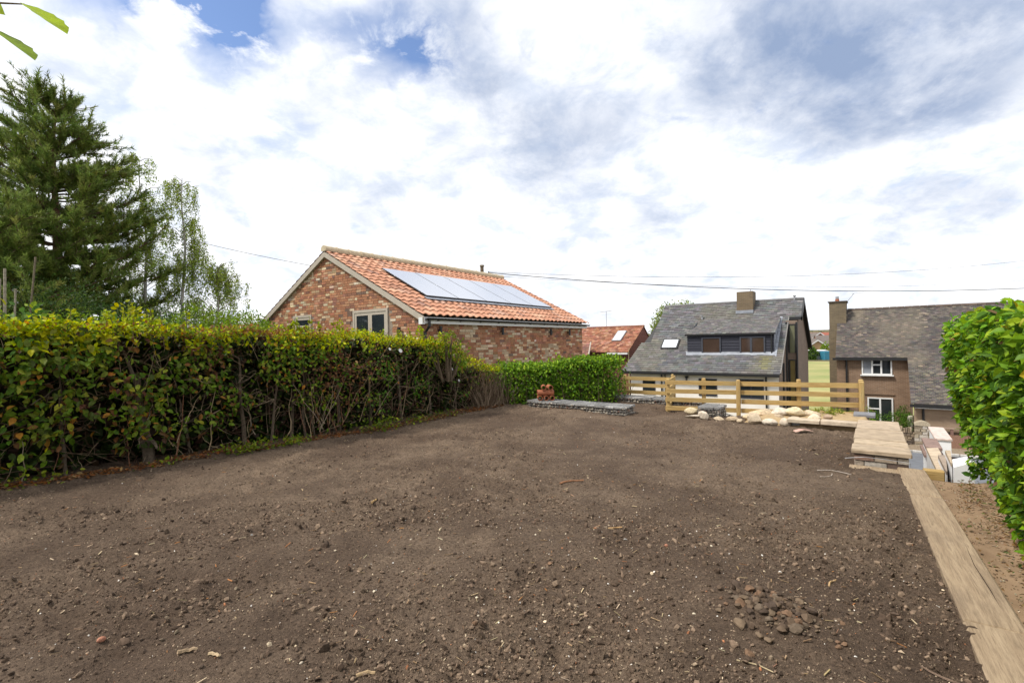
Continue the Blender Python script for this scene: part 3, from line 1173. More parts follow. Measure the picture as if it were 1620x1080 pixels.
def dark_house():
    root = thing('slate_house', 'white rendered house with grey tiled roof, dark clad dormer and stub chimney', 'house', (13.27, 24.0, 0), RZ)
    SL = 4.02 / 4.5
    pl = lambda t: -0.15 + SL * t
    cols = [(5, (0.120, 0.118, 0.120)), (5, (0.138, 0.136, 0.137)), (2, (0.108, 0.107, 0.110)), (1, (0.165, 0.16, 0.155))]

    def stain(c, s, t):
        moss = np.exp(-((s + 0.75) / 0.25) ** 2) * (0.3 < t < 1.0)
        c = c * (1 - 0.6 * moss[:, None]) + np.array((0.20, 0.19, 0.05)) * (0.7 * moss[:, None])
        y = smooth(0.55, 0.75, vn(np.stack([s * 0.9, 0 * s + t * 1.1, 0 * s], -1), 4))
        return c * (1 - 0.35 * y[:, None]) + np.array((0.17, 0.15, 0.10)) * (0.35 * y[:, None])
    mb = MB()
    lapped(mb, pl, lambda t: (-8.38 + 0.28 * t, 0.0), 0.0, 1.85, 15, 0.30, cols, 0.048, 1, stain)
    lapped(mb, pl, lambda t: (-7.28, 0.0), 1.85, 3.3, 12, 0.30, cols, 0.048, 2, stain)
    lapped(mb, pl, lambda t: (-7.26, 0.62), 3.3, 4.5, 10, 0.30, cols, 0.048, 3, stain)
    rf = mb.build('roof', M_SLATE, root)
    mb = MB()                                              # rear slope, ridge, verge boards
    mb.quad([(-7.2, 4.5, 3.87), (0.62, 4.5, 3.87), (0.62, 8.2, 1.1), (-7.2, 8.2, 1.1)], (0.15, 0.14, 0.14))
    mb.quad([(-7.2, 4.5, 3.77), (-7.2, 8.2, 1.0), (0.62, 8.2, 1.0), (0.62, 4.5, 3.77)], (0.03, 0.03, 0.03))
    mb.quad([(-8.3, 0.02, -0.22), (-0.02, 0.02, -0.22), (-0.02, 3.3, pl(3.3) - 0.06), (-7.3, 3.3, pl(3.3) - 0.06)], (0.03, 0.03, 0.03))
    mb.build('rear_roof', M_SLATE, root)
    mb = MB()
    mb.tube([(-7.27, 4.5, 3.86), (0.63, 4.5, 3.86)], 0.085, 8, (0.14, 0.135, 0.135))
    mb.build('ridge', M_SLATE, rf)
    mb = MB()
    for (ya, za, yb, zb) in ((3.3, pl(3.3), 4.5, 3.87), (4.5, 3.87, 8.2, 1.1)):
        mb.add([(0.60, ya, za - 0.2), (0.60, yb, zb - 0.2), (0.60, yb, zb + 0.03), (0.60, ya, za + 0.03), (0.66, ya, za - 0.2), (0.66, yb, zb - 0.2), (0.66, yb, zb + 0.03), (0.66, ya, za + 0.03)],
               [(0, 1, 2, 3), (7, 6, 5, 4), (0, 4, 5, 1), (3, 2, 6, 7)])
    mb.box(0.02, 0.60, 3.22, 3.30, pl(3.3) - 0.16, pl(3.3) - 0.01)
    mb.build('verge_board', M_BLACK, root)
    mb = MB()
    mb.add([(0.0, 0.05, -0.16), (0.0, 3.3, pl(3.3) - 0.02), (0.0, 3.3, pl(3.3) + 0.05), (0.0, 0.0, -0.09), (0.05, 0.05, -0.16), (0.05, 3.3, pl(3.3) - 0.02), (0.05, 3.3, pl(3.3) + 0.05), (0.05, 0.0, -0.09)],
           [(0, 1, 2, 3), (7, 6, 5, 4), (3, 2, 6, 7), (0, 3, 7, 4)], (0.16, 0.15, 0.14))
    mb.build('verge_tiles', M_SLATE, root)
    # front wall
    mb = MB()
    mb.box(-7.95, -0.1, 0.30, 0.5, -5.0, -0.1)
    mb.build('wall', M_RENDER, root)
    mbr = mat_brickwall('brown brick', (0.24, 0.175, 0.13), (0.20, 0.14, 0.105), (0.26, 0.21, 0.17))
    mb = MB()
    mb.add([(-0.095, 0.30, -5), (-0.095, 3.1, -5), (-0.095, 3.1, pl(3.1) - 0.05), (-0.095, 0.30, pl(0.3) - 0.05)], [(0, 1, 2, 3)])
    mb.add([(0.45, 2.95, -5), (0.45, 8.0, -5), (0.45, 8.0, 1.12), (0.45, 4.5, 3.76), (0.45, 2.95, pl(2.95) - 0.05)], [(0, 1, 2, 3, 4)])
    mb.quad([(-0.095, 2.95, -5), (0.45, 2.95, -5), (0.45, 2.95, 2.6), (-0.095, 2.95, 2.6)])
    mb.quad([(-7.0, 8.0, -5), (-7.0, 8.0, 1.12), (0.45, 8.0, 1.12), (0.45, 8.0, -5)])
    mb.add([(-7.05, 0.5, -5), (-7.05, 0.5, pl(0.5) - 0.05), (-7.05, 4.5, 3.76), (-7.05, 8.0, 1.12), (-7.05, 8.0, -5)], [(0, 1, 2, 3, 4)])
    mb.build('side_wall', mbr, root)
    # tall narrow window in the return
    for z0, z1 in ((-2.6, 0.42), (0.85, 2.35)):
        w = MB()
        w.box(0.02, 0.10, 2.90, 2.948, z0, z1)
        w.box(0.33, 0.40, 2.90, 2.948, z0, z1)
        w.box(0.02, 0.40, 2.895, 2.948, z1, z1 + 0.06)
        wo = w.build('window', M_BLACK, root)
        g = MB()
        g.box(0.10, 0.33, 2.92, 2.94, z0, z1)
        g.build('pane', mat_glass('amber glass', (0.12, 0.09, 0.035), 0.2, 0.4) if z0 < 0 else mat_glass('olive glass', (0.09, 0.09, 0.05), 0.2, 0.4), wo)
    for x_ in (-0.06, 0.43):
        b = MB()
        b.tube([(x_, 2.86, -4.8), (x_, 2.86, 2.5)], 0.05, 8)
        b.build('downpipe', M_BLACK, root)
    b = MB()
    b.tube([(-0.05, 1.6, -4.8), (-0.05, 1.6, 0.35)], 0.05, 8)
    b.build('downpipe', M_BLACK, root)
    # gutter, front pipe
    b = MB()
    b.box(-8.36, -0.02, -0.09, 0.02, -0.30, -0.165)
    b.build('gutter', M_BLACK, root)
    b = MB()
    b.tube([(-0.66, 0.22, -0.2), (-0.66, 0.22, -4.6)], 0.045, 8)
    b.build('downpipe', M_BLACK, root)
    b = MB()
    b.tube([(-6.05, 0.22, -0.2), (-6.05, 0.22, -4.6)], 0.045, 8)
    b.tube([(-5.85, 0.24, -0.3), (-5.85, 0.24, -4.6)], 0.035, 8)
    b.build('downpipe', M_BLACK, root)
    for x0, x1, z0, z1 in ((-7.2, -6.45, -1.5, -0.62), (-4.0, -3.05, -1.42, -0.50), (-1.97, -0.78, -1.45, -0.46)):
        w = MB()
        e = 0.06
        w.box(x0, x1, 0.26, 0.31, z1 - e, z1)
        w.box(x0, x1, 0.26, 0.31, z0, z0 + e)
        w.box(x0, x0 + e, 0.26, 0.31, z0 + e, z1 - e)
        w.box(x1 - e, x1, 0.26, 0.31, z0 + e, z1 - e)
        if x0 > -2:
            w.box((x0 + x1) / 2 - 0.03, (x0 + x1) / 2 + 0.03, 0.265, 0.31, z0 + e, z1 - e)
        wo = w.build('window', M_CLADDING, root)
        g = MB()
        g.box(x0 + e, x1 - e, 0.28, 0.295, z0 + e, z1 - e)
        g.build('pane', M_GLASS, wo)
    b = MB()                                                # security light by the eaves
    b.box(-4.70, -4.56, 0.14, 0.30, -0.48, -0.38)
    b.tube([(-4.63, 0.16, -0.46), (-4.60, 0.10, -0.60)], 0.05, 8)
    b.build('wall_lamp', M_BLACK, root)
    # dormer
    d0, d1, tf, zb, zt = -4.83, -0.42, 1.2, 0.50, 1.92
    mb = MB()
    mb.add([(d0, tf, zb), (d1, tf, zb), (d1, tf, zt), (d0, tf, zt), (d0, 3.2, 2.75), (d1, 3.2, 2.75)], [(0, 1, 2, 3), (1, 5, 2), (0, 3, 4)], (0.16, 0.17, 0.20))
    dm = mb.build('dormer', M_LEAD, root)
    nb = 9
    for i in range(nb):
        z0 = zb + (zt - zb) * i / nb
        z1 = zb + (zt - zb) * (i + 1) / nb
        b = MB()
        b.add([(d0 - 0.02, tf - 0.045, z0 - 0.012), (d1 + 0.02, tf - 0.045, z0 - 0.012), (d1 + 0.02, tf - 0.015, z1), (d0 - 0.02, tf - 0.015, z1), (d0 - 0.02, tf, z0 - 0.012), (d1 + 0.02, tf, z0 - 0.012)],
              [(0, 1, 2, 3), (4, 5, 1, 0)])
        b.build('cladding_board', M_CLADDING, dm)
    for x0, x1, lights in ((-4.05, -3.02, 1), (-2.06, -0.82, 2)):
        w = MB()
        e = 0.07
        z0, z1 = 0.80, 1.76
        w.box(x0, x1, tf - 0.09, tf - 0.02, z1 - e, z1)
        w.box(x0 - 0.03, x1 + 0.03, tf - 0.11, tf - 0.02, z0, z0 + e)
        w.box(x0, x0 + e, tf - 0.09, tf - 0.02, z0 + e, z1 - e)
        w.box(x1 - e, x1, tf - 0.09, tf - 0.02, z0 + e, z1 - e)
        xm = (x0 + x1) / 2 - 0.06
        if lights == 2:
            w.box(xm - 0.05, xm + 0.05, tf - 0.088, tf - 0.02, z0 + e, z1 - e)
        wo = w.build('dormer_window', M_FRAME, dm)
        for a_, b_ in ([(x0 + e, x1 - e)] if lights == 1 else [(x0 + e, xm - 0.05), (xm + 0.05, x1 - e)]):
            g = MB()
            g.box(a_, b_, tf - 0.06, tf - 0.05, z0 + e, z1 - e)
            g.build('pane', M_DGLASS, wo)
    mb = MB()
    ds = (2.84 - 1.96) / (3.32 - 1.02)
    lapped(mb, lambda t: 1.96 + ds * (t - 1.02), lambda t: (-4.95 + 0.26 * (t - 1.02), -0.33), 1.02, 3.2, 14, 0.2, [(3, (0.112, 0.107, 0.105)), (3, (0.13, 0.123, 0.12)), (1, (0.155, 0.145, 0.138))], 0.02, 6)
    mb.build('dormer_roof', M_SLATE, dm)
    mb = MB()
    mb.box(-4.95, -0.33, 1.03, 1.2, 1.86, 1.95)
    mb.build('dormer_gutter', M_BLACK, dm)
    b = MB()
    b.tube([(-0.52, 1.12, 1.88), (-0.52, 1.12, 0.52)], 0.035, 8)
    b.build('downpipe', M_BLACK, dm)
    mb = MB()
    mb.quad([(d0 - 0.04, 0.98, pl(0.98) + 0.045), (d1 + 0.08, 0.98, pl(0.98) + 0.045), (d1 + 0.12, 1.2, pl(1.2) + 0.05), (d0 - 0.12, 1.2, pl(1.2) + 0.05)])
    mb.quad([(d1 + 0.01, 1.0, pl(1.0) + 0.05), (d1 + 0.14, 0.9, pl(0.9) + 0.05), (d1 + 0.14, 3.3, pl(3.3) + 0.05), (d1 + 0.01, 3.3, pl(3.3) + 0.05)])
    mb.build('flashing', M_LEAD, root)
    # chimney, roof window, vent
    cw = MB()
    cw.box(-2.72, -1.85, 3.75, 4.65, 2.9, 4.42)
    ch = cw.build('chimney', mat_brickwall('chimney brick', (0.19, 0.135, 0.075), (0.14, 0.10, 0.06), (0.22, 0.18, 0.13)), rf)
    mb = MB()
    mb.box(-2.76, -1.82, 3.62, 3.75, pl(3.68), pl(3.68) + 0.18)
    mb.build('flashing', M_LEAD, root)
    b = MB()
    b.tube([(-2.05, 4.2, 4.4), (-2.05, 4.2, 4.55)], 0.02, 6)
    b.build('cowl', M_METAL, root)
    b = MB()
    n_ = Vector((0, -SL, 1)).normalized()
    def rp(s, t, h): return (s, t - n_.z * 0 + n_.y * h, pl(t) + n_.z * h)
    c4 = [(-6.50, 1.40), (-5.50, 1.40), (-5.50, 2.0), (-6.50, 2.0)]
    b.add([rp(s, t, 0.10) for s, t in c4] + [rp(s, t, -0.02) for s, t in c4], [(0, 1, 2, 3), (0, 4, 5, 1), (1, 5, 6, 2), (3, 7, 4, 0)])
    sk = b.build('roof_window', M_BLACK, root)
    b = MB()
    b.quad([rp(s, t, 0.106) for s, t in ((-6.42, 1.45), (-5.58, 1.45), (-5.58, 1.95), (-6.42, 1.95))])
    gm, N, L, bs = new_mat('bright rooflight')
    L.new(mixrgb(N, L, noise_n(N, L, 4), (0.62, 0.66, 0.70), (0.75, 0.78, 0.8)), bs.inputs['Base Color'])
    bs.inputs['Roughness'].default_value = 0.12
    b.build('pane', gm, sk)
    for s_, t_ in ((-4.6, 3.35), (0.18, 4.42)):
        b = MB()
        b.tube([(s_, t_, pl(t_)), (s_, t_, pl(t_) + 0.22)], [0.06, 0.05], 8)
        b.tube([(s_, t_, pl(t_) + 0.22), (s_, t_, pl(t_) + 0.27)], 0.085, 8)
        b.build('roof_vent', M_METAL, root)


dark_house()


def right_house():
    root = thing('tiled_house', 'brown brick house with mottled plain tile catslide roof and tall chimney on its left', 'house', (20.65, 31.0, 0), RZ)
    SL = 3.18 / 3.6
    pl = lambda t: 0.38 + SL * t
    cols = [(5, (0.082, 0.070, 0.064)), (4, (0.10, 0.085, 0.076)), (3, (0.066, 0.058, 0.055)), (2, (0.13, 0.108, 0.088)), (0.7, (0.20, 0.165, 0.125))]

    def stain(c, s, t):
        y = np.exp(-((s - 1.25) / 0.35) ** 2) * float(smooth(1.8, 3.4, t)) * 0.8
        y2 = smooth(0.6, 0.8, fbm(np.stack([s * 0.5, 0 * s + t * 0.5, 0 * s], -1), 3, 14)) * 0.4
        k = np.maximum(y, y2)[:, None]
        return c * (1 - k) + np.array((0.21, 0.175, 0.125)) * k
    mb = MB()
    lapped(mb, pl, lambda t: (0.05, 9.8), 0.0, 3.6, 44, 0.19, cols, 0.022, 11, stain)
    lapped(mb, pl, lambda t: (3.62, 9.8), -2.75, 0.0, 34, 0.19, cols, 0.022, 12, stain)
    rf = mb.build('roof', M_SLATE, root)
    mb = MB()
    mb.quad([(0.05, 3.6, 3.56), (9.8, 3.6, 3.56), (9.8, 7.6, 0.1), (0.05, 7.6, 0.1)], (0.12, 0.10, 0.09))
    mb.quad([(0.05, 0.0, 0.30), (9.8, 0.0, 0.30), (9.8, 3.6, 3.48), (0.05, 3.6, 3.48)], (0.03, 0.03, 0.03))
    mb.build('rear_roof', M_SLATE, root)
    for i in range(24):
        b = MB()
        b.tube([(0.6 + i * 0.385, 3.6, 3.53), (0.6 + i * 0.385 + 0.37, 3.6, 3.53)], 0.10, 8, tuple(np.array((0.105, 0.075, 0.058)) * random.uniform(0.7, 1.3)))
        b.build('ridge_tile', M_SLATE, root)
    br = mat_brickwall('red brown brick', (0.25, 0.155, 0.095), (0.19, 0.115, 0.07), (0.31, 0.25, 0.19))
    mb = MB()
    wx0, wx1, wz0, wz1 = 1.40, 2.90, -0.70, 0.26
    dx0, dx1, dz0, dz1 = 1.66, 2.92, -4.3, -2.10
    mb.quad([(0.1, 0.25, -5), (3.75, 0.25, -5), (3.75, 0.25, pl(0.25) - 0.08), (0.1, 0.25, pl(0.25) - 0.08)])
    mb.add([(0.1, 0.25, -5), (0.1, 7.3, -5), (0.1, 7.3, 0.3), (0.1, 3.6, 3.45), (0.1, 0.25, 0.5)], [(4, 3, 2, 1, 0)])
    mb.quad([(3.72, 0.25, -5), (3.72, -2.4, -5), (3.72, -2.4, pl(-2.4) - 0.08), (3.72, 0.25, pl(0.25) - 0.08)][::-1])
    mb.build('wall', br, root)
    br2 = mat_brickwall('buff brick', (0.34, 0.245, 0.165), (0.28, 0.195, 0.13), (0.30, 0.24, 0.18))
    mb = MB()
    mb.quad([(3.76, -2.42, -5), (9.7, -2.42, -5), (9.7, -2.42, pl(-2.42) - 0.08), (3.76, -2.42, pl(-2.42) - 0.08)])
    mb.build('porch_wall', br2, root)

    def win(x0, x1, z0, z1, lights, sill=True):
        w = MB()
        e = 0.075
        y0, y1 = 0.17, 0.249
        w.box(x0, x1, y0, y1, z1 - e, z1)
        w.box(x0, x1, y0, y1, z0, z0 + e)
        w.box(x0, x0 + e, y0, y1, z0 + e, z1 - e)
        w.box(x1 - e, x1, y0, y1, z0 + e, z1 - e)
        n_ = len(lights)
        cw = (x1 - x0 - 2 * e) / n_
        for k in range(1, n_):
            xc = x0 + e + k * cw
            w.box(xc - 0.045, xc + 0.045, y0 - 0.004, y1, z0 + e, z1 - e)
        if sill:
            w.box(x0 - 0.08, x1 + 0.08, y0 - 0.09, y1 - 0.003, z0 - 0.07, z0 - 0.002)
        for k, l in enumerate(lights):
            xa, xb = x0 + e + k * cw, x0 + e + (k + 1) * cw
            if l == 2:
                zt = z1 - e - (z1 - z0) * 0.28
                w.box(xa, xb, y0 - 0.002, y1, zt - 0.04, zt + 0.04)
        wo = w.build('window', M_UPVC, root)
        for k, l in enumerate(lights):
            xa, xb = x0 + e + k * cw, x0 + e + (k + 1) * cw
            g = MB()
            g.box(xa + 0.02, xb - 0.02, y0 + 0.045, y0 + 0.055, z0 + e, z1 - e)
            g.build('pane', M_GLASS if l != 3 else mat_glass('curtained glass', (0.16, 0.17, 0.19), 0.1, 0.5), wo)
    win(wx0, wx1, wz0, wz1, [3, 2, 1])
    win(dx0, dx1, dz0, dz1, [2, 1], False)
    b = MB()
    b.box(1.5, 3.0, 0.19, 0.249, -1.92, -1.84, (0.08, 0.055, 0.045))
    b.build('lintel', br, root)
    # gutters and pipes
    b = MB()
    b.box(-0.1, 3.62, -0.09, 0.03, 0.20, 0.345)
    b.build('gutter', M_BLACK, root)
    b = MB()
    b.box(0.0, 3.62, 0.03, 0.2, 0.22, 0.26)
    b.build('soffit', M_UPVC, root)
    b = MB()
    b.box(3.58, 9.8, -2.86, -2.74, pl(-2.75) - 0.19, pl(-2.75) - 0.035)
    b.build('gutter', M_BLACK, root)
    b = MB()
    b.box(3.8, 9.8, -2.74, -2.43, pl(-2.75) - 0.26, pl(-2.75) - 0.21)
    b.build('soffit', M_UPVC, root)
    for x_, y_, z_ in ((0.62, 0.17, 0.25), (4.15, -2.5, pl(-2.75) - 0.1)):
        b = MB()
        b.tube([(x_, y_, z_), (x_, y_, -4.7)], 0.055, 8)
        b.build('downpipe', M_BLACK, root)
    # chimney
    cb = mat_brickwall('lichened brick', (0.19, 0.145, 0.085), (0.13, 0.10, 0.062), (0.20, 0.165, 0.115))
    b = MB()
    b.box(-0.40, 0.56, 2.5, 4.2, 2.2, 4.05)
    b.prism([(-0.40, 2.0), (0.099, 2.0), (0.099, 4.6), (-0.40, 4.6)], -5.0, 2.21)
    ch = b.build('chimney', cb, root)
    b = MB()
    b.box(-0.47, 0.63, 2.43, 4.27, 4.052, 4.12, (0.10, 0.085, 0.07))
    b.build('cap', M_STONE, ch)
    b = MB()
    b.tube([(0.05, 3.0, 4.1), (0.05, 3.0, 4.30)], [0.13, 0.11], 10)
    b.build('chimney_pot', M_CLAYPIPE, ch)
    b = MB()
    b.tube([(0.05, 3.0, 4.30), (0.05, 3.0, 4.46)], 0.10, 10)
    b.build('cowl', M_METAL, ch)
    b = MB()
    b.tube([(0.58, 3.3, 3.9), (0.60, 3.3, 4.10), (0.98, 3.3, 4.62)], 0.018, 6)
    b.tube([(0.86, 3.3, 4.63), (1.55, 3.3, 4.66)], 0.012, 6)
    for k in range(5):
        b.tube([(0.9 + k * 0.14, 3.12, 4.64), (0.9 + k * 0.14, 3.48, 4.64)], 0.007, 5)
    b.build('aerial', M_METAL, root)


right_house()


def red_house():
    root = thing('red_tiled_house', 'house with red brown tiled roof and small rooflight between brick building and grey house', 'house', (7.92, 33.0, 0), RZ)
    pl = lambda t: 0.88 + 0.63 * t
    cols = [(4, (0.27, 0.115, 0.068)), (4, (0.31, 0.14, 0.085)), (2, (0.21, 0.09, 0.06)), (2, (0.37, 0.20, 0.13))]
    mb = MB()
    lapped(mb, pl, lambda t: (-6.5, 0.0), 0.0, 2.92, 18, 0.23, cols, 0.04, 21)
    mb.build('roof', M_TILE, root)
    mb = MB()
    mb.quad([(-6.5, 2.92, 2.72), (0.0, 2.92, 2.72), (0.0, 5.2, 0.9), (-6.5, 5.2, 0.9)], (0.24, 0.10, 0.06))
    mb.build('rear_roof', M_TILE, root)
    mb = MB()
    mb.tube([(-6.5, 2.92, 2.72), (0.02, 2.92, 2.72)], 0.08, 8, (0.22, 0.10, 0.065))
    mb.build('ridge', M_TILE, root)
    br = mat_brickwall('deep red brick', (0.20, 0.065, 0.045), (0.16, 0.05, 0.036), (0.20, 0.13, 0.10))
    mb = MB()
    mb.quad([(-6.4, 0.25, -5), (-0.1, 0.25, -5), (-0.1, 0.25, 0.9), (-6.4, 0.25, 0.9)])
    mb.add([(-0.06, 0.25, -5), (-0.06, 5.0, -5), (-0.06, 5.0, 0.9), (-0.06, 2.92, 2.66), (-0.06, 0.25, 0.95)], [(0, 1, 2, 3, 4)])
    mb.build('wall', br, root)
    b = MB()
    b.box(-1.55, -0.05, -0.07, 0.05, 0.72, 0.84)
    b.build('gutter', M_UPVC, root)
    b = MB()
    n_ = Vector((0, -0.63, 1)).normalized()
    def rp(s, t, h): return (s, t + n_.y * h, pl(t) + n_.z * h)
    c4 = [(-1.75, 1.15), (-1.05, 1.15), (-1.05, 2.3), (-1.75, 2.3)]
    b.add([rp(s, t, 0.10) for s, t in c4] + [rp(s, t, -0.02) for s, t in c4], [(0, 1, 2, 3), (0, 4, 5, 1), (1, 5, 6, 2), (3, 7, 4, 0)])
    sk = b.build('roof_window', M_METAL, root)
    b = MB()
    b.quad([rp(s, t, 0.106) for s, t in ((-1.69, 1.22), (-1.11, 1.22), (-1.11, 2.23), (-1.69, 2.23))])
    b.build('pane', bpy.data.materials['bright rooflight'], sk)
    # low wing in front of it
    mb = MB()
    cols2 = [(4, (0.20, 0.10, 0.075)), (3, (0.235, 0.12, 0.09)), (2, (0.165, 0.085, 0.068))]
    lapped(mb, lambda t: -0.35 + 0.75 * (t + 2.6), lambda t: (-6.5, -1.9 - 0.35 * (t + 2.6)), -2.6, -0.1, 14, 0.25, cols2, 0.035, 23)
    mb.build('wing_roof', M_TILE, root)
    b = MB()
    b.tube([(-1.88, -2.6, -0.30), (-2.78, -0.1, 1.58)], 0.05, 6)
    b.build('wing_verge', M_TAUPE, root)
    mb = MB()
    mb.quad([(-6.4, -2.4, -5), (-2.1, -2.4, -5), (-2.1, -2.4, -0.3), (-6.4, -2.4, -0.3)])
    mb.build('wing_wall', br, root)
    b = MB()
    b.tube([(-3.0, 2.92, 2.7), (-3.0, 2.92, 3.95)], 0.02, 6)
    b.tube([(-3.45, 2.92, 3.92), (-2.5, 2.92, 3.97)], 0.014, 6)
    for k in range(4):
        b.tube([(-3.4 + k * 0.22, 2.7, 3.93), (-3.4 + k * 0.22, 3.14, 3.93)], 0.009, 5)
    b.build('aerial', M_METAL, root)


red_house()


# ------------------------------------------------------------------ timber fence
def fence(name, label, p0, p1, zbase, ztop, rails, posts, group='new timber post and rail fences'):
    """p0, p1 in (u, v); rails: list of (a, b) runs in metres; posts: (x, y offset, extra height)"""
    A, B = W(*p0), W(*p1)
    d = B - A
    root = thing(name, label, 'fence', (A.x, A.y, zbase), math.atan2(d.y, d.x), group)
    H = ztop - zbase
    for k in range(4):
        z1 = H - 0.012 - k * 0.193
        for a_, b_ in rails:
            b = MB()
            zz = random.uniform(-0.006, 0.006)
            b.box(a_, b_, -0.016, 0.016, z1 - 0.098 + zz, z1 + zz, jit=0.002)
            b.build('rail', M_WOOD, root)
    for x, y, dh in posts:
        b = MB()
        b.bbox(x - 0.042, x + 0.042, y - 0.036, y + 0.036, -0.55, H + 0.03 + dh, 0.016, jit=0.002)
        b.build('post', M_POST, root)
    return root, d.length


fA, fB = (11.05, -3.86), (11.95, -0.22)
Lf = (W(*fB) - W(*fA)).length
fence('rail_fence', 'long pale timber fence with four rails behind the rocks and stone slabs', fA, fB, -0.1, 0.70,
      [(0.0, 1.555), (1.56, Lf)], [(0.03, 0.06, 0.0), (0.80, 0.062, 0.02), (1.50, -0.062, 0.0), (2.66, 0.062, 0.02), (Lf - 0.02, -0.062, 0.0), (Lf + 0.0, 0.064, 0.03)])
fC, fD = (12.92, -4.28), (12.88, -5.75)
fence('rail_fence', 'short fence return running back between the two timber fence lines', (11.06, -3.88), fC, -0.1, 0.68,
      [(0.03, 1.9)], [(1.88, 0.06, 0.0)])
fence('rail_fence', 'timber fence section furthest left beside the green hedge end', fD, fC, -0.1, 0.63,
      [(0.0, 1.45)], [(0.05, 0.06, 0.0), (1.42, 0.06, 0.0)])


# ------------------------------------------------------------------ gabions, low stone walls
M_WIRE = mat_flat('gabion wire', (0.34, 0.34, 0.34), (0.22, 0.22, 0.22), 30, 0.5, 0, 0.5, 0.5)
GSTONE = [(3, (0.29, 0.255, 0.205)), (3, (0.22, 0.195, 0.165)), (2, (0.38, 0.33, 0.26)), (2, (0.15, 0.13, 0.115)), (1, (0.30, 0.17, 0.12)), (1, (0.45, 0.41, 0.35))]
STONE_ME = [rock_mesh('stone', 1, 0.85, 0.72, t[1], 40 + i, 1, 0.25, 0.8) for i, t in enumerate(GSTONE)]


def gabion(label, u0, u1, v0, v1, h, size, seed, dark=1.0, slate=True):
    root = thing('gabion', label, 'stone wall', W(u0, v0, 0), RZ, 'low wire gabions round the soil')
    L, D = v1 - v0, u1 - u0
    b = MB()
    b.box(0.04, L - 0.04, 0.05, D - 0.04, -0.3, h - 0.045, (0.10 * dark, 0.09 * dark, 0.08 * dark))
    b.build('core', M_STONE, root)
    rg = random.Random(seed)
    # face stones: the front and the right end
    for face, run in ((0, L), (1, D)):
        z = -0.02
        while z < h - size * 0.3:
            x = rg.uniform(0, size * 0.5)
            while x < run:
                s = size * rg.uniform(0.38, 0.72)
                k = rg.choices(range(len(GSTONE)), [t[0] for t in GSTONE])[0]
                zc = min(z + s * 0.5, h - s * 0.45)
                loc = (x, 0.035 + rg.uniform(-0.02, 0.02), zc) if face == 0 else (L - 0.035 + rg.uniform(-0.02, 0.02), x, zc)
                o = link('stone', STONE_ME[k], root, loc=loc, rot=(rg.uniform(-0.5, 0.5), rg.uniform(-0.4, 0.4), rg.uniform(0, 6.28)))
                o.scale = (s * 0.62, s * 0.62, s * 0.6)
                x += s * 1.02
            z += size * 0.62
    if slate:                                             # flat slate pieces along the top
        x = 0.0
        while x < L:
            w = rg.uniform(0.16, 0.34)
            y = 0.0
            while y < D:
                dd = rg.uniform(0.14, 0.26)
                b = MB()
                g = rg.uniform(0.20, 0.36)
                b.bbox(x, min(x + w - 0.012, L), y, min(y + dd - 0.012, D), h - 0.045, h + rg.uniform(-0.012, 0.012), 0.006, (g, g * 0.98, g * 0.95), jit=0.008)
                b.build('slate', M_STONE, root)
                y += dd
            x += w
    # mesh of the basket
    b = MB()
    o = 0.012
    for k in range(int(L / 0.075) + 1):
        x = k * 0.075
        b.tube([(x, -o, 0), (x, -o, h + o), (x, D, h + o)], 0.0022, 4, cap=False)
    for k in range(int(h / 0.075) + 1):
        b.tube([(0, -o, k * 0.075), (L + o, -o, k * 0.075), (L + o, D, k * 0.075)], 0.0022, 4, cap=False)
    for k in range(int(D / 0.075) + 1):
        b.tube([(0, k * 0.075, h + o), (L + o, k * 0.075, h + o), (L + o, k * 0.075, 0)], 0.0022, 4, cap=False)
    b.build('wire_mesh', M_WIRE, root)


gabion('low gabion wall topped with slate carrying the stacked clay pipes', 9.86, 10.42, -6.95, -4.36, 0.17, 0.10, 3)
gabion('low rubble gabion along the far edge below the left timber fence', 12.10, 12.55, -5.75, -3.35, 0.13, 0.10, 4)
gabion('dark rubble gabion end standing beside two boulders under the fence', 10.42, 11.0, -2.98, -2.55, 0.22, 0.06, 5, 0.6)


# ------------------------------------------------------------------ clay drain pipes
def pipe(p, yaw, label, ln=0.30, r=0.062):
    """a short hollow clay pipe lying flat, axis along local x"""
    b = MB()
    n = 14
    vs_ = []
    for x, rr in ((-ln / 2, r), (ln / 2, r), (ln / 2, r * 0.78), (-ln / 2, r * 0.78)):
        for j in range(n):
            a_ = 2 * math.pi * j / n
            vs_.append((x, math.cos(a_) * rr, math.sin(a_) * rr))
    f = []
    for q in range(4):
        for j in range(n):
            a_, c_ = q * n + j, q * n + (j + 1) % n
            d_, e_ = ((q + 1) % 4) * n + (j + 1) % n, ((q + 1) % 4) * n + j
            f.append((a_, c_, d_, e_))
    b.add(vs_, f)
    o = b.build('clay_pipe', M_CLAYPIPE, loc=p, rot=(0, 0, yaw))
    tag(o, label, 'drain pipe', 'clay drain pipes stacked on the gabion')


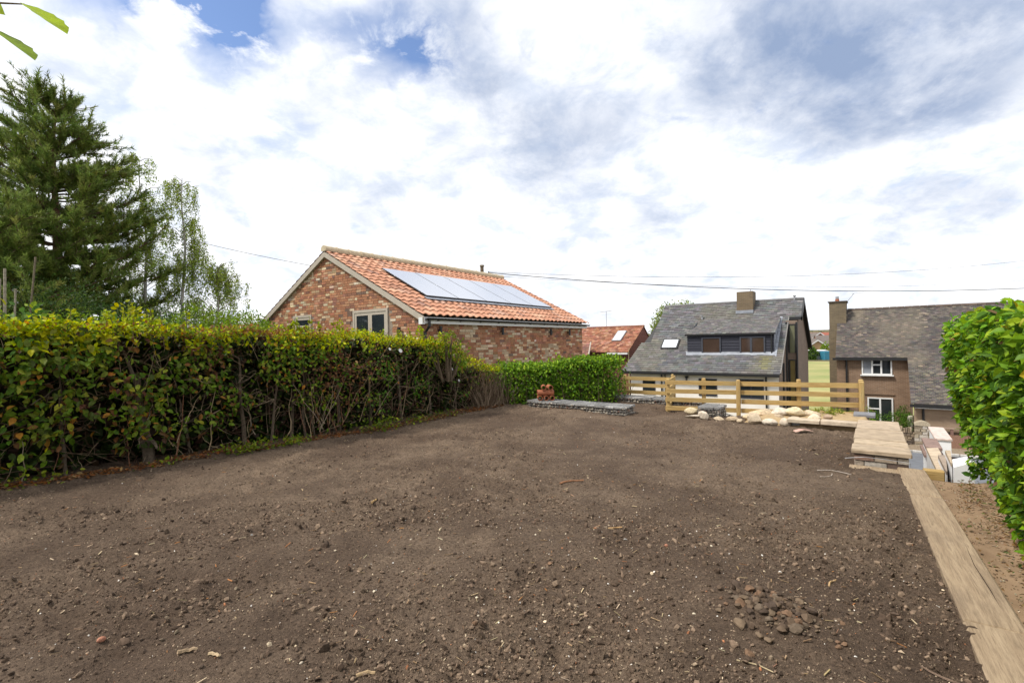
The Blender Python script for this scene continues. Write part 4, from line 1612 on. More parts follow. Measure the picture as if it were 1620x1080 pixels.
pz = 0.17 + 0.012
P0 = W(10.08, -6.55, 0)
yaw_c = math.atan2(-P0.y, -P0.x) + 0.12                      # open ends turned to the lawn's near corner
sx = Vector((-math.sin(yaw_c), math.cos(yaw_c), 0))           # sideways
if sx.x < 0:
    sx = -sx
for k, nm in enumerate(('left', 'middle', 'right')):
    q = P0 + sx * ((k - 1) * 0.142)
    pipe((q.x, q.y, pz + 0.064), yaw_c + random.uniform(-0.08, 0.08), 'terracotta pipe on the bottom row of the stack, %s one' % nm)
ax_ = Vector((math.cos(yaw_c), math.sin(yaw_c), 0))
for k, nm in enumerate(('front', 'rear')):
    q = P0 - ax_ * (0.075 - k * 0.14) * -1
    q = P0 + ax_ * (0.07 - k * 0.14)
    pipe((q.x, q.y, pz + 0.19), yaw_c + math.pi / 2 + random.uniform(-0.05, 0.05), 'terracotta pipe lying crossways in the stack, %s one' % nm, 0.40)
for k, nm in enumerate(('left', 'right')):
    q = P0 + sx * ((k - 0.5) * 0.15 + 0.03)
    pipe((q.x, q.y, pz + 0.316), yaw_c + random.uniform(-0.1, 0.1), 'terracotta pipe on top of the stack, %s one' % nm)


# ------------------------------------------------------------------ slabs, timber edging
def slabs(name, label, cat, u0, v0, pieces, z1, th, cols, mat=M_SLAB, part='slab'):
    root = thing(name, label, cat, W(u0, v0, 0), RZ)
    for (x0, x1, y0, y1), c in zip(pieces, cols):
        b = MB()
        b.bbox(x0, x1, y0, y1, z1 - th, z1 + random.uniform(-0.004, 0.004), 0.008, c, jit=0.004)
        b.build(part, mat, root)
    return root


sc = [(0.37, 0.29, 0.205), (0.40, 0.315, 0.22), (0.34, 0.265, 0.185), (0.375, 0.295, 0.21)]
r_ = slabs('slab_capped_wall', 'low brick wall end capped with four sandstone slabs beside the soil', 'wall', 7.56, -0.23,
           [(-0.03, 0.57, -0.03, 0.42), (-0.02, 0.56, 0.435, 0.80), (-0.03, 0.55, 0.815, 1.75), (-0.02, 0.53, 1.765, 2.75)], 0.185, 0.045, sc)
wb = MB()
for i in range(3):
    z = -0.10 + i * 0.075
    x = -0.02 - 0.1 * (i % 2)
    while x < 0.54:
        w = 0.215
        c = random.choice([(0.20, 0.13, 0.10), (0.33, 0.27, 0.21), (0.12, 0.085, 0.07), (0.40, 0.36, 0.31)])
        b = MB()
        b.box(max(x, 0.0), min(x + w, 0.54), random.uniform(-0.005, 0.005), 0.1, z, z + 0.063, c, jit=0.004)
        b.build('brick', M_BRICK, r_)
        x += w + 0.012
b = MB()
b.box(0.01, 0.53, 0.02, 2.7, -1.8, 0.139, (0.25, 0.21, 0.17))
b.build('core', M_STONE, r_)
b = MB()                                                       # loose wire and mortar along the brick end
b.tube([(-0.10, -0.03, 0.06), (0.1, -0.035, 0.10), (0.3, -0.03, 0.095), (0.55, -0.03, 0.08), (0.57, -0.02, -0.1)], 0.003, 5)
b.build('wire', M_METAL, r_)
slabs('coping_slabs', 'row of pale sandstone coping slabs between the rock pile and the wall', 'paving', 10.05, -1.30,
      [(0.0, 0.50, -0.02, 0.22), (0.515, 1.04, 0.0, 0.24)], 0.15, 0.06, [(0.46, 0.38, 0.28), (0.43, 0.35, 0.26)])
slabs('slate_slab', 'dark grey slate slab at the foot of the fence end post', 'paving', 11.3, -0.35, [(0.0, 0.34, 0.0, 0.45)], 0.14, 0.05, [(0.19, 0.19, 0.20)])

# the verge of dry earth behind the copings
mb = MB()
gu, gv = np.meshgrid(np.linspace(10.0, 12.0, 40), np.linspace(-2.35, 0.0, 46), indexing='ij')
gx, gy = (0.6 * gu + 0.8 * gv).ravel(), (0.8 * gu - 0.6 * gv).ravel()
gz = 0.115 + 0.09 * (fbm(np.stack([gx, gy, 0 * gx], -1) * 3, 3, 50) - 0.5)
edge = np.minimum.reduce([smooth(10.0, 10.25, gu), smooth(12.0, 11.6, gu), smooth(-2.35, -1.9, gv), smooth(0.0, -0.15, gv)]).ravel()
gz = gz * edge - 0.3 * (1 - edge)
ag = (np.arange(39)[:, None] * 46 + np.arange(45)[None]).ravel()
mb.add(np.stack([gx, gy, gz], -1), np.stack([ag, ag + 1, ag + 47, ag + 46], -1))
struct(mb.build('dry_verge', mat_flat('dry earth', (0.42, 0.31, 0.175), (0.27, 0.19, 0.105), 9, 0.95, 0.6, 0.1), smooth=True))

# oak sleepers laid flat along the edge
ys = [(-4.2, -0.6), (-0.592, 1.6), (1.608, 3.66), (3.668, 6.30), (6.308, 7.52)]
for i, (a_, b_) in enumerate(ys):
    mb = MB()
    nseg = 14
    o = MB()
    o.bbox(0.0, 0.265, 0.0, b_ - a_, -0.20, 0.022 - 0.004 * (i % 2), 0.012, jit=0.003)
    if i == 3:                                                # drying cracks
        pass
    s = o.build('timber_sleeper', M_SLEEPER, loc=W(a_, 0.20 + 0.045 * (7.4 - a_) + 0.004 * (i % 2), 0), rot=(0, 0, RZ + 0.045))
    tag(s, ['weathered oak sleeper edging behind the viewer', 'weathered oak sleeper edging beside the viewer', 'weathered oak sleeper nearest in the bottom right corner',
            'long oak sleeper with a drying crack, middle of the edging', 'short oak sleeper furthest away at the stone slabs'][i], 'timber edging', 'oak sleepers edging the soil')
    if i == 3:
        c = MB()
        c.add([(0.20, 0.25, 0.0195), (0.204, 0.5, 0.0195), (0.196, 0.9, 0.0195), (0.215, 1.35, 0.0195), (0.2145, 1.35, 0.0195), (0.192, 0.9, 0.0195), (0.199, 0.5, 0.0195)], [(0, 1, 6), (1, 2, 5, 6), (2, 3, 4, 5)])
        for v_ in c.v:
            v_[:, 2] += 0.0035
        c.build('crack', mat_flat('crack shadow wood', (0.035, 0.025, 0.018), None, 9, 0.95, 0, 0.1), s)
b = MB()
b.box(-0.55, 0.0, 0.0, 0.22, -0.15, -0.005)
o = b.build('timber_sleeper', M_SLEEPER, loc=W(7.28, 0.27, 0), rot=(0, 0, RZ))
tag(o, 'short sleeper end lying crossways in front of the brick wall end', 'timber edging', 'oak sleepers edging the soil')
b = MB()
b.bbox(0.0, 0.20, 0.0, 0.12, -0.12, 0.0, 0.01)
o = b.build('timber_block', M_WOOD, loc=W(7.72, 0.45, -0.02), rot=(0, 0, RZ))
tag(o, 'small pale timber block at the top of the white steps', 'timber')


# ------------------------------------------------------------------ white stepped walls down to the road
M_OLDGATE = mat_flat('dark gate', (0.05, 0.038, 0.03), None, 6, 0.8, 0.1, 0.2)
wr = thing('stepped_wall', 'white painted garden wall stepping down with brown stone copings beside the right hedge', 'wall', W(7.75, 0.5, 0), RZ)
caps = [([(0.121, 2.20), (0.267, 2.295), (0.268, 1.816), (0.150, 0.40), (0.124, 0.366)], -0.14, (0.45, 0.36, 0.26)),
        ([(0.178, 1.15), (0.262, 1.204), (0.185, 0.14), (0.172, 0.125)], -0.04, (0.30, 0.24, 0.19)),
        ([(0.244, 1.057), (0.305, 1.096), (0.235, 0.215), (0.225, 0.209)], 0.05, (0.42, 0.33, 0.23))]
for poly, zt, c in caps:
    b = MB()
    cx, cy = np.mean([p[0] for p in poly]), np.mean([p[1] for p in poly])
    b.prism([(cx + (x - cx) * 0.97, cy + (y - cy) * 0.985) for x, y in poly], -2.6, zt - 0.045)
    b.build('wall', M_WHITE, wr)
    b = MB()
    b.prism(poly, zt - 0.044, zt, c)
    b.build('coping', M_SLAB, wr)
b = MB()
b.prism([(0.256, 0.54), (0.42, 0.42), (0.42, 0.05), (0.235, 0.05)], -2.6, [0.03, 0.12, 0.12, 0.03])
b.prism([(0.09, 0.36), (0.20, -0.02), (0.27, 0.5), (0.2, 1.2)], -2.6, -0.30)
b.build('wall', M_WHITE, wr)
b = MB()
b.box(0.27, 0.47, 4.4, 5.4, -3.6, -0.556)
b.build('wall', M_WHITE, wr)
for z0, e in ((-0.555, 0.0), (-0.70, 0.03)):
    b = MB()
    b.bbox(0.25 - e, 0.49 + e, 4.37 - e, 5.43, z0, z0 + 0.055, 0.008, (0.22, 0.15, 0.125))
    b.build('coping', M_SLAB, wr)
b = MB()
b.box(0.82, 1.13, 10.0, 12.1, -4.2, -1.26)
b.build('wall', M_WHITE, wr)
b = MB()
b.bbox(0.79, 1.16, 9.97, 12.13, -1.259, -1.20, 0.015, (0.52, 0.42, 0.37))
b.build('coping', M_SLAB, wr)
b = MB()
b.box(0.49, 0.95, 4.6, 4.68, -3.4, -0.70)
b.build('gate_panel', M_OLDGATE, wr)


# ------------------------------------------------------------------ rocks by the fence
def rock(u, v, z, s, col, seed, label, facet=0.35, yaw=0.0):
    me = rock_mesh('rock', s[0], s[1], s[2], col, seed, 2, 0.25, facet)
    o = link('rock', me, loc=W(u, v, z), rot=(random.uniform(-0.15, 0.15), random.uniform(-0.15, 0.15), RZ + yaw))
    tag(o, label, 'rock', 'rocks piled under the fence')


TAN, PALE, GREY_, BUFF = (0.45, 0.36, 0.25), (0.53, 0.46, 0.37), (0.33, 0.28, 0.235), (0.53, 0.44, 0.29)
rl = [(10.62, -3.16, 0.09, (0.17, 0.11, 0.085), BUFF, 'rounded yellow boulder left of the dark gabion end'),
      (10.72, -2.92, 0.10, (0.13, 0.10, 0.085), (0.42, 0.33, 0.24), 'brown boulder against the dark gabion end'),
      (10.28, -3.02, 0.03, (0.20, 0.10, 0.035), PALE, 'flat pale stone flake in front of the yellow boulder'),
      (10.22, -2.80, 0.07, (0.16, 0.06, 0.09), PALE, 'upright pale wedge shaped stone before the gabion end'),
      (10.18, -2.52, 0.03, (0.12, 0.08, 0.05), TAN, 'low tan stone between wedge stone and fence post'),
      (10.25, -2.28, 0.04, (0.15, 0.08, 0.055), (0.40, 0.31, 0.21), 'long low stone left of the fence post foot'),
      (10.10, -2.10, 0.03, (0.07, 0.06, 0.045), TAN, 'small tan stone left of the triangular rock'),
      (10.15, -1.86, 0.09, (0.17, 0.13, 0.13), (0.47, 0.38, 0.27), 'triangular pale rock in front of the fence post'),
      (10.10, -1.58, 0.05, (0.15, 0.10, 0.075), PALE, 'rounded cream rock right of the triangular rock'),
      (10.14, -1.34, 0.07, (0.10, 0.09, 0.095), (0.50, 0.42, 0.33), 'egg shaped cream rock left of the grey slate rock'),
      (10.22, -1.16, 0.06, (0.13, 0.07, 0.075), (0.47, 0.48, 0.50), 'pale grey angular slate rock beside the first coping slab'),
      (10.62, -1.82, 0.13, (0.22, 0.15, 0.09), (0.52, 0.40, 0.26), 'broad tan rock on the pile right of the post'),
      (10.78, -1.52, 0.17, (0.17, 0.12, 0.09), PALE, 'pale rock on the back of the pile'),
      (10.75, -1.25, 0.19, (0.18, 0.12, 0.095), BUFF, 'large yellowish rock crowning the pile'),
      (10.85, -0.98, 0.15, (0.15, 0.10, 0.08), (0.50, 0.40, 0.28), 'tan rock at the right shoulder of the pile'),
      (10.60, -0.92, 0.12, (0.11, 0.09, 0.08), (0.56, 0.47, 0.35), 'rounded cream rock at the right end of the pile'),
      (10.72, -0.72, 0.13, (0.08, 0.07, 0.06), (0.34, 0.25, 0.18), 'small brown rock at the far right of the pile'),
      (10.42, -1.22, 0.10, (0.10, 0.07, 0.06), TAN, 'small tan rock above the grey slate rock'),
      (10.48, -1.50, 0.10, (0.12, 0.09, 0.06), (0.37, 0.29, 0.20), 'brown rock in the middle of the pile'),
      (10.40, -1.98, 0.08, (0.13, 0.10, 0.07), (0.50, 0.39, 0.25), 'tan rock touching the fence post'),
      (10.95, -1.80, 0.12, (0.13, 0.10, 0.07), TAN, 'tan rock under the lowest rail')]
for i, (u, v, z, s, c, lab) in enumerate(rl):
    rock(u, v, z, s, c, 60 + i, lab, 0.95 if i in (3, 7, 10) else 0.65, random.uniform(-0.4, 0.4))


# ------------------------------------------------------------------ loose stones, clods, chips on the soil
def scatter():
    rng = np.random.default_rng(5)
    OCT_V = np.array([(1, 0, 0), (-1, 0, 0), (0, 1, 0), (0, -1, 0), (0, 0, 1), (0, 0, -1)], float)
    OCT_F = np.array([(0, 2, 4), (2, 1, 4), (1, 3, 4), (3, 0, 4), (2, 0, 5), (1, 2, 5), (3, 1, 5), (0, 3, 5)])

    def place(n, near_share, noise_w, thr):
        near = rng.random(n) < near_share
        dist = np.where(near, rng.uniform(1.9, 5.0, n), rng.uniform(4, 13, n))
        ang = rng.uniform(-0.92, 0.86, n)
        x, y = dist * np.tan(ang), dist
        u, v = 0.6 * x + 0.8 * y, 0.8 * x - 0.6 * y
        ok = (v > -7.9) & (v < 0.19 + 0.045 * (7.4 - u)) & (u < 12.2) & ~((u > 9.8) & (v < -4.3) & (u < 10.5)) & ~((u > 10.0) & (v > -3.1)) & ~((u > 7.5) & (v > -0.26))
        x, y = x[ok], y[ok]
        rgh = fbm(np.stack([x, y, 0 * x], -1) * 1.3, 3, 21)
        rgh = rgh + 0.10 * smooth(-1.8, -0.4, 0.8 * x - 0.6 * y)
        keep = rgh + rng.uniform(-noise_w, noise_w, len(x)) > thr
        return x[keep], y[keep], rgh[keep]

    def colours(n):
        kind = rng.random(n)
        c = np.tile(np.array([(0.125, 0.087, 0.060)]), (n, 1))
        c[kind > 0.38] = (0.088, 0.060, 0.042)
        c[kind > 0.62] = (0.175, 0.125, 0.086)
        c[kind > 0.86] = (0.25, 0.19, 0.13)
        c[kind > 0.955] = (0.40, 0.32, 0.22)
        c[kind > 0.985] = (0.32, 0.14, 0.07)
        c[kind > 0.992] = (0.62, 0.58, 0.52)
        return c * rng.uniform(0.5, 1.6, (n, 1)), kind

    def emit(name, label, x, y, r, T, F, col):
        n, k = len(x), len(T)
        z = soil_h(x, y)
        sc_ = r[:, None] * np.stack([rng.uniform(0.8, 1.6, n), rng.uniform(0.7, 1.1, n), rng.uniform(0.5, 0.9, n)], -1)
        Tn = T[None] * rng.uniform(0.55, 1.3, (n, k, 1))
        Vv = np.einsum('nij,nkj->nki', rand_rot(n, rng), Tn * sc_[:, None, :])
        Vv += np.stack([x, y, z + r * 0.30], -1)[:, None]
        mb = MB()
        mb.add(Vv.reshape(-1, 3), (F[None] + (np.arange(n) * k)[:, None, None]).reshape(-1, 3), np.repeat(col, len(F), 0))
        o = mb.build(name, M_PEB)
        o['kind'] = 'stuff'
        o['label'] = label
    x, y, rgh = place(150000, 0.62, 0.45, 0.33)
    c, kind = colours(len(x))
    r = np.clip(rng.lognormal(math.log(0.0036), 0.38, len(x)), 0.002, 0.009) * np.where(y > 5, 1.35, 1.0)
    emit('soil_crumbs', 'fine crumbs of earth and grit all over the bare soil', x, y, r, OCT_V, OCT_F, c)
    m_ = 2600                                                    # grit on the trodden path
    pu, pv = rng.uniform(1.5, 7.5, m_), rng.uniform(0.5, 1.0, m_)
    px_, py_ = 0.6 * pu + 0.8 * pv, 0.8 * pu - 0.6 * pv
    zz_ = -0.075 + 0.05 * smooth(0.75, 1.1, pv) - 0.02 * smooth(5, 7.6, pu)
    r_ = rng.uniform(0.003, 0.009, m_)
    Vv = np.einsum('nij,nkj->nki', rand_rot(m_, rng), OCT_V[None] * rng.uniform(0.6, 1.3, (m_, 6, 1)) * r_[:, None, None]) + np.stack([px_, py_, zz_ + r_ * 0.4], -1)[:, None]
    gm_ = MB()
    gm_.add(Vv.reshape(-1, 3), (OCT_F[None] + (np.arange(m_) * 6)[:, None, None]).reshape(-1, 3), np.repeat(pick_cols(m_, [(3, (0.17, 0.115, 0.07)), (2, (0.27, 0.20, 0.13)), (1, (0.40, 0.33, 0.24))], rng), 8, 0))
    o = gm_.build('path_grit', M_PEB)
    o['kind'] = 'stuff'
    o['label'] = 'grit strewn on the earth path beside the timber edging'
    x, y, rgh = place(30000, 0.55, 0.20, 0.50)
    c, kind = colours(len(x))
    r = np.clip(rng.lognormal(math.log(0.0085), 0.42, len(x)), 0.005, 0.024)
    r[kind > 0.86] *= 0.6
    emit('soil_clods', 'broken clods of earth in rough patches of the bare soil', x, y, r, ICO_V, ICO_F, c)
    # straw, bark and wood chips
    n = 1500
    dist = rng.uniform(1.9, 9, n)
    ang = rng.uniform(-0.9, 0.84, n)
    x, y = dist * np.tan(ang), dist
    u, v = 0.6 * x + 0.8 * y, 0.8 * x - 0.6 * y
    ok = (v > -7.8) & (v < 0.2) & (u < 9.7)
    x, y = x[ok], y[ok]
    n = len(x)
    ln, wd = rng.uniform(0.012, 0.055, n), rng.uniform(0.002, 0.006, n)
    yaw = rng.uniform(0, 6.28, n)
    tilt = rng.normal(0, 0.18, n)
    bx = np.array([[-1, -1, 0], [1, -1, 0], [1, 1, 0], [-1, 1, 0], [-1, -1, 1], [1, -1, 1], [1, 1, 1], [-1, 1, 1]], float)
    loc = bx[None] * np.stack([ln / 2, wd / 2, wd * 0.8], -1)[:, None]
    loc[:, :, 2] += loc[:, :, 0] * tilt[:, None]
    X = loc[:, :, 0] * np.cos(yaw)[:, None] - loc[:, :, 1] * np.sin(yaw)[:, None] + x[:, None]
    Y = loc[:, :, 0] * np.sin(yaw)[:, None] + loc[:, :, 1] * np.cos(yaw)[:, None] + y[:, None]
    Z = loc[:, :, 2] + (soil_h(x, y) + 0.006)[:, None]
    fb = np.array([(0, 3, 2, 1), (4, 5, 6, 7), (0, 1, 5, 4), (1, 2, 6, 5), (2, 3, 7, 6), (3, 0, 4, 7)])
    c = pick_cols(n, [(4, (0.30, 0.21, 0.12)), (3, (0.17, 0.105, 0.06)), (2, (0.42, 0.33, 0.21)), (1, (0.36, 0.16, 0.06))], rng)
    mb = MB()
    mb.add(np.stack([X, Y, Z], -1).reshape(-1, 3), (fb[None] + (np.arange(n) * 8)[:, None, None]).reshape(-1, 4), np.repeat(c, 6, 0))
    o = mb.build('wood_chips', M_PEB)
    o['kind'] = 'stuff'
    o['label'] = 'straw and bark chips scattered over the bare soil'


scatter()

PEB_ME = [rock_mesh('stone', 1, 0.8, 0.62, c, 80 + i, 1, 0.45, 1.0) for i, c in enumerate(
    [(0.125, 0.088, 0.06), (0.155, 0.112, 0.075), (0.095, 0.066, 0.046), (0.17, 0.105, 0.066), (0.13, 0.098, 0.07), (0.078, 0.056, 0.042)])]
rg = random.Random(2)


def loose(x, y, s, me, label, group, sink=0.25, cat='stone', name='stone'):
    z = float(soil_h([x], [y])[0])
    o = link(name, me, loc=(x, y, z + s * (0.5 - sink)), rot=(rg.uniform(-0.4, 0.4), rg.uniform(-0.4, 0.4), rg.uniform(0, 6.28)))
    o.scale = (s, s, s)
    tag(o, label, cat, group)


for k in range(150):
    a_, q = rg.uniform(0, 6.28), rg.gauss(0, 1)
    u, v = 3.08 + rg.gauss(0, 0.115), -0.50 + rg.gauss(0, 0.14)
    p = W(u, v)
    loose(p.x, p.y, rg.choice((0.012, 0.015, 0.019, 0.024, 0.032)) * rg.uniform(0.8, 1.25), PEB_ME[rg.randrange(6)],
          'dull brown stone in the small heap near the bottom right', 'stones of the small heap near the timber edging', 0.15)
for k in range(60):
    d_ = rg.uniform(2.0, 4.6)
    t_ = rg.uniform(-0.85, 0.72)
    x, y = d_ * math.tan(t_), d_
    if 0.8 * x - 0.6 * y > 0.15:
        continue
    loose(x, y, rg.choice((0.011, 0.014, 0.018, 0.022)), PEB_ME[rg.randrange(6)], 'loose brown stone lying by itself on the bare soil', 'single stones lying on the soil')
PALE_ME = [rock_mesh('pebble', 1, 0.8, 0.6, c, 95 + i, 1, 0.3, 0.4) for i, c in enumerate([(0.55, 0.48, 0.36), (0.48, 0.40, 0.29), (0.66, 0.63, 0.58), (0.42, 0.36, 0.28)])]
for k in range(80):
    d_ = rg.uniform(2.0, 4.2)
    t_ = rg.uniform(-0.5, 0.62)
    x, y = d_ * math.tan(t_), d_
    if 0.8 * x - 0.6 * y > 0.15:
        continue
    loose(x, y, rg.choice((0.006, 0.008, 0.011)), PALE_ME[rg.randrange(4)], 'small pale pebble pressed into the bare soil', 'pale pebbles in the soil', 0.3, 'pebble', 'pebble')
RED_ME = rock_mesh('brick_fragment', 1, 0.75, 0.6, (0.36, 0.17, 0.11), 120, 1, 0.3, 0.7)
loose(-2.28, 2.66, 0.026, RED_ME, 'reddish brick fragment in the bottom left of the soil', 'brick fragments', 0.2, 'brick fragment', 'brick_fragment')
loose(0.93, 2.46, 0.024, PEB_ME[5], 'dark pointed stone near the bottom middle of the soil', 'single dark stones', 0.1)
loose(1.14, 3.66, 0.018, RED_ME, 'small orange brick fragment in the middle right soil', 'brick fragments', 0.2, 'brick fragment', 'brick_fragment')


def stick(x, y, ln, r, yaw, col, label, bend=0.1):
    z = float(soil_h([x], [y])[0])
    b = MB()
    n = 6
    pts = [(ln * (i / (n - 1) - 0.5), bend * ln * math.sin(i / (n - 1) * 3.1) + rg.uniform(-0.06, 0.06) * r, r * 0.7 + abs(rg.gauss(0, r * 0.6))) for i in range(n)]
    b.tube(pts, [r * (1 - 0.35 * i / n) for i in range(n)], 5, col)
    o = b.build('stick', M_BARK, loc=(x, y, z), rot=(0, 0, yaw))
    tag(o, label, 'stick', 'sticks and splinters on the soil')


stick(-1.72, 2.53, 0.085, 0.011, 0.5, (0.33, 0.24, 0.15), 'dark split wood piece at the bottom left')
stick(-1.58, 2.53, 0.075, 0.009, -0.3, (0.45, 0.34, 0.21), 'pale split wood piece at the bottom left')
stick(0.66, 5.53, 0.30, 0.012, 0.35, (0.30, 0.15, 0.08), 'reddish brown stick in the middle of the soil')
stick(0.85, 4.1, 0.12, 0.008, 0.1, (0.40, 0.25, 0.12), 'small tan stick in the middle right')
stick(2.06, 3.15, 0.14, 0.007, 0.7, (0.45, 0.30, 0.15), 'bent pale twig above the stone heap')
stick(1.15, 2.35, 0.16, 0.004, -0.6, (0.45, 0.36, 0.22), 'thin straw coloured twig at the bottom right')
stick(3.78, 5.72, 0.34, 0.007, -0.7, (0.38, 0.33, 0.28), 'grey twig near the brick wall end', 0.2)
stick(3.62, 5.62, 0.24, 0.006, 0.5, (0.40, 0.34, 0.28), 'crossed grey twig near the brick wall end', -0.2)
stick(-0.63, 4.15, 0.10, 0.007, 1.4, (0.50, 0.40, 0.26), 'short pale upright looking twig left of the middle')
stick(-1.42, 4.9, 0.09, 0.012, 1.3, (0.40, 0.26, 0.12), 'stub of orange wood left of the middle')
stick(-0.75, 2.40, 0.09, 0.010, 0.3, (0.42, 0.30, 0.17), 'pale wood chip near the bottom middle')
stick(2.0, 2.25, 0.2, 0.006, 2.2, (0.16, 0.11, 0.08), 'dark thin twig at the bottom right of the soil')
b = MB()
b.add([(-0.16, -0.05, 0), (0.02, -0.02, 0.03), (0.17, -0.06, 0.0), (0.12, 0.05, 0.02), (-0.02, 0.06, 0.035), (-0.15, 0.04, 0.01)], [(0, 1, 4, 5), (1, 2, 3, 4)])
o = b.build('plastic_scrap', mat_flat('pink plastic', (0.55, 0.33, 0.26), None, 9, 0.6, 0.2, 0.3), loc=(4.93, 8.25, float(soil_h([4.93], [8.25])[0]) + 0.015), rot=(0, 0, 0.1))
tag(o, 'crumpled pinkish scrap on the soil before the coping slabs', 'scrap')


# ------------------------------------------------------------------ hedges
def wiggle(p0, p1, n, amp, rng):
    p0, p1 = np.array(p0, float), np.array(p1, float)
    t = np.linspace(0, 1, n)[:, None]
    p = p0 + (p1 - p0) * t
    off = np.cumsum(rng.normal(0, amp, (n, 3)), 0)
    off -= off[0]
    return p + off * 0.6


def left_hedge():
    rng = np.random.default_rng(21)
    root = thing('hedge', 'tall brown and green mixed hedge along the left side of the soil', 'hedge', W(0, 0, 0), 0)

    def front(u):
        return np.interp(u, [-2, 1, 3, 5.5, 8, 10], [-8.05, -7.95, -7.75, -7.5, -7.55, -7.65])

    def top(u):
        return np.interp(u, [-2, 1, 3, 5.5, 7.0, 7.7, 8.1, 8.5, 9.0, 9.6, 10.1], [1.94, 1.90, 1.86, 1.77, 1.72, 1.62, 1.45, 1.22, 1.10, 0.95, 0.6])

    def shape(u, z):
        """bulge of the face"""
        q = np.stack([u * 1.2, z * 1.4, 0 * u], -1)
        return 0.50 * (fbm(q, 3, 61) - 0.5) + 0.22 * smooth(0.55, 0.0, z)
    # leaves of the face
    n = 25000
    u = rng.uniform(-1.6, 10.05, n)
    zt = top(u)
    z = rng.uniform(0.0, 1.0, n) ** 0.85 * zt
    dep = rng.exponential(0.11, n)
    q = np.stack([u * 2.3, z * 2.6, 0 * u], -1)
    dens = fbm(q, 3, 71)
    inner = (dens < 0.50)
    keep = rng.random(n) < np.where(inner, 0.15, 1.0) * np.where(z < 0.5, 0.62, 1.0)
    keep &= rng.random(n) < (0.45 + 0.55 * smooth(0.5, 1.0, z / zt))
    dep = np.where(inner, dep + rng.uniform(0.08, 0.35, n), dep)
    v = front(u) - shape(u, z) - dep - 0.10 * smooth(0.6, 0.0, z / zt) * rng.random(n)
    u, v, z, dep, zt = u[keep], v[keep], z[keep], dep[keep], zt[keep]
    n = len(u)
    pos = WA(u, v, z + 0.02)
    out = np.array([0.8, -0.6, 0.0])
    ax = rng.normal(size=(n, 3)) * 0.8 + out * 0.25 + np.array([0, 0, -0.45])
    nm = out * 0.55 + rng.normal(size=(n, 3)) * 0.45 + np.array([0, 0, 0.75])
    near = 1 - smooth(1.5, 6.5, u)
    size = rng.uniform(0.7, 1.3, n) * (0.058 + 0.034 * near)
    cols = pick_cols(n, [(6, (0.11, 0.185, 0.030)), (4, (0.16, 0.24, 0.040)), (3, (0.07, 0.125, 0.025)), (3, (0.26, 0.31, 0.06)), (1.6, (0.18, 0.10, 0.045)), (1.3, (0.36, 0.18, 0.06)), (0.9, (0.10, 0.055, 0.03))], rng)
    # brown, scorched stretches and a green, climbing stretch towards the right
    br = smooth(0.5, 0.62, fbm(np.stack([u * 0.8, z * 1.1, 0 * u], -1), 3, 81)) * smooth(1.0, 3.0, u) * smooth(7.6, 6.4, u)
    sel = rng.random(n) < 0.55 * br
    cols[sel] = pick_cols(sel.sum(), [(3, (0.17, 0.085, 0.05)), (2, (0.24, 0.135, 0.075)), (2, (0.12, 0.06, 0.04)), (1, (0.33, 0.21, 0.11))], rng)
    gr = smooth(5.4, 6.2, u) * smooth(9.0, 8.4, u)
    sel = rng.random(n) < 0.6 * gr
    cols[sel] = pick_cols(sel.sum(), [(3, (0.08, 0.17, 0.03)), (2, (0.11, 0.22, 0.042)), (1, (0.15, 0.25, 0.055))], rng)
    dry = smooth(8.7, 9.0, u) * smooth(10.2, 9.8, u)
    sel = rng.random(n) < 0.6 * dry
    cols[sel] = pick_cols(sel.sum(), [(3, (0.20, 0.13, 0.085)), (2, (0.14, 0.09, 0.06)), (1, (0.28, 0.2, 0.13))], rng)
    hi = smooth(0.78, 0.97, z / zt)  # yellower towards the top: sunlight put into the leaf colour
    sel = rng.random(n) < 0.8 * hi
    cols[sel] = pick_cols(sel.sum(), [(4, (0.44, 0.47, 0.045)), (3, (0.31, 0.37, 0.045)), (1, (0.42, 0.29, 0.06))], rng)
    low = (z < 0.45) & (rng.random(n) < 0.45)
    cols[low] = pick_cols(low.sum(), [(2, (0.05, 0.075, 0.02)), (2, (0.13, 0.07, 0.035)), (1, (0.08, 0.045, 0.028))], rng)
    # 300 of the largest leaves stand alone
    score = size / np.linalg.norm(pos - np.array([0, 0, 1.6]), axis=1) - dep * 0.02
    score[u < 1.1] = -1
    big = np.argsort(-score)[:300]
    rest = np.ones(n, bool)
    rest[big] = False
    mb = MB()
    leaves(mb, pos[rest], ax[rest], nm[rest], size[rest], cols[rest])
    # top: clipped shoots, sunlight put into their bright yellow leaf colour
    n = 15000
    u = rng.uniform(-1.6, 9.7, n)
    zt = top(u)
    v = front(u) - rng.uniform(-0.08, 1.0, n)
    zz = zt + rng.normal(0, 0.045, n) + 0.26 * (fbm(np.stack([u * 1.4, v * 1.4, 0 * u], -1), 3, 33) - 0.5)
    pos2 = WA(u, v, zz)
    ax2 = rng.normal(size=(n, 3)) * 0.8 + np.array([0.1, -0.1, 0.35])
    nm2 = rng.normal(size=(n, 3)) * 0.5 + np.array([0, 0, 0.9])
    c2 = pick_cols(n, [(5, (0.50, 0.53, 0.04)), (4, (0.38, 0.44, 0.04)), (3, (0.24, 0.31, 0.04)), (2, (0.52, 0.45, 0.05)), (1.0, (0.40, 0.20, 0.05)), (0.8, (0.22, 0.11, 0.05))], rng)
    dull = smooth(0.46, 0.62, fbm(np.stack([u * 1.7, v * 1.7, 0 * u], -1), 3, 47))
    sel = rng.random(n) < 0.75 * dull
    c2[sel] = pick_cols(sel.sum(), [(3, (0.14, 0.21, 0.035)), (2, (0.22, 0.27, 0.04)), (1, (0.26, 0.13, 0.05)), (1, (0.16, 0.085, 0.045))], rng)
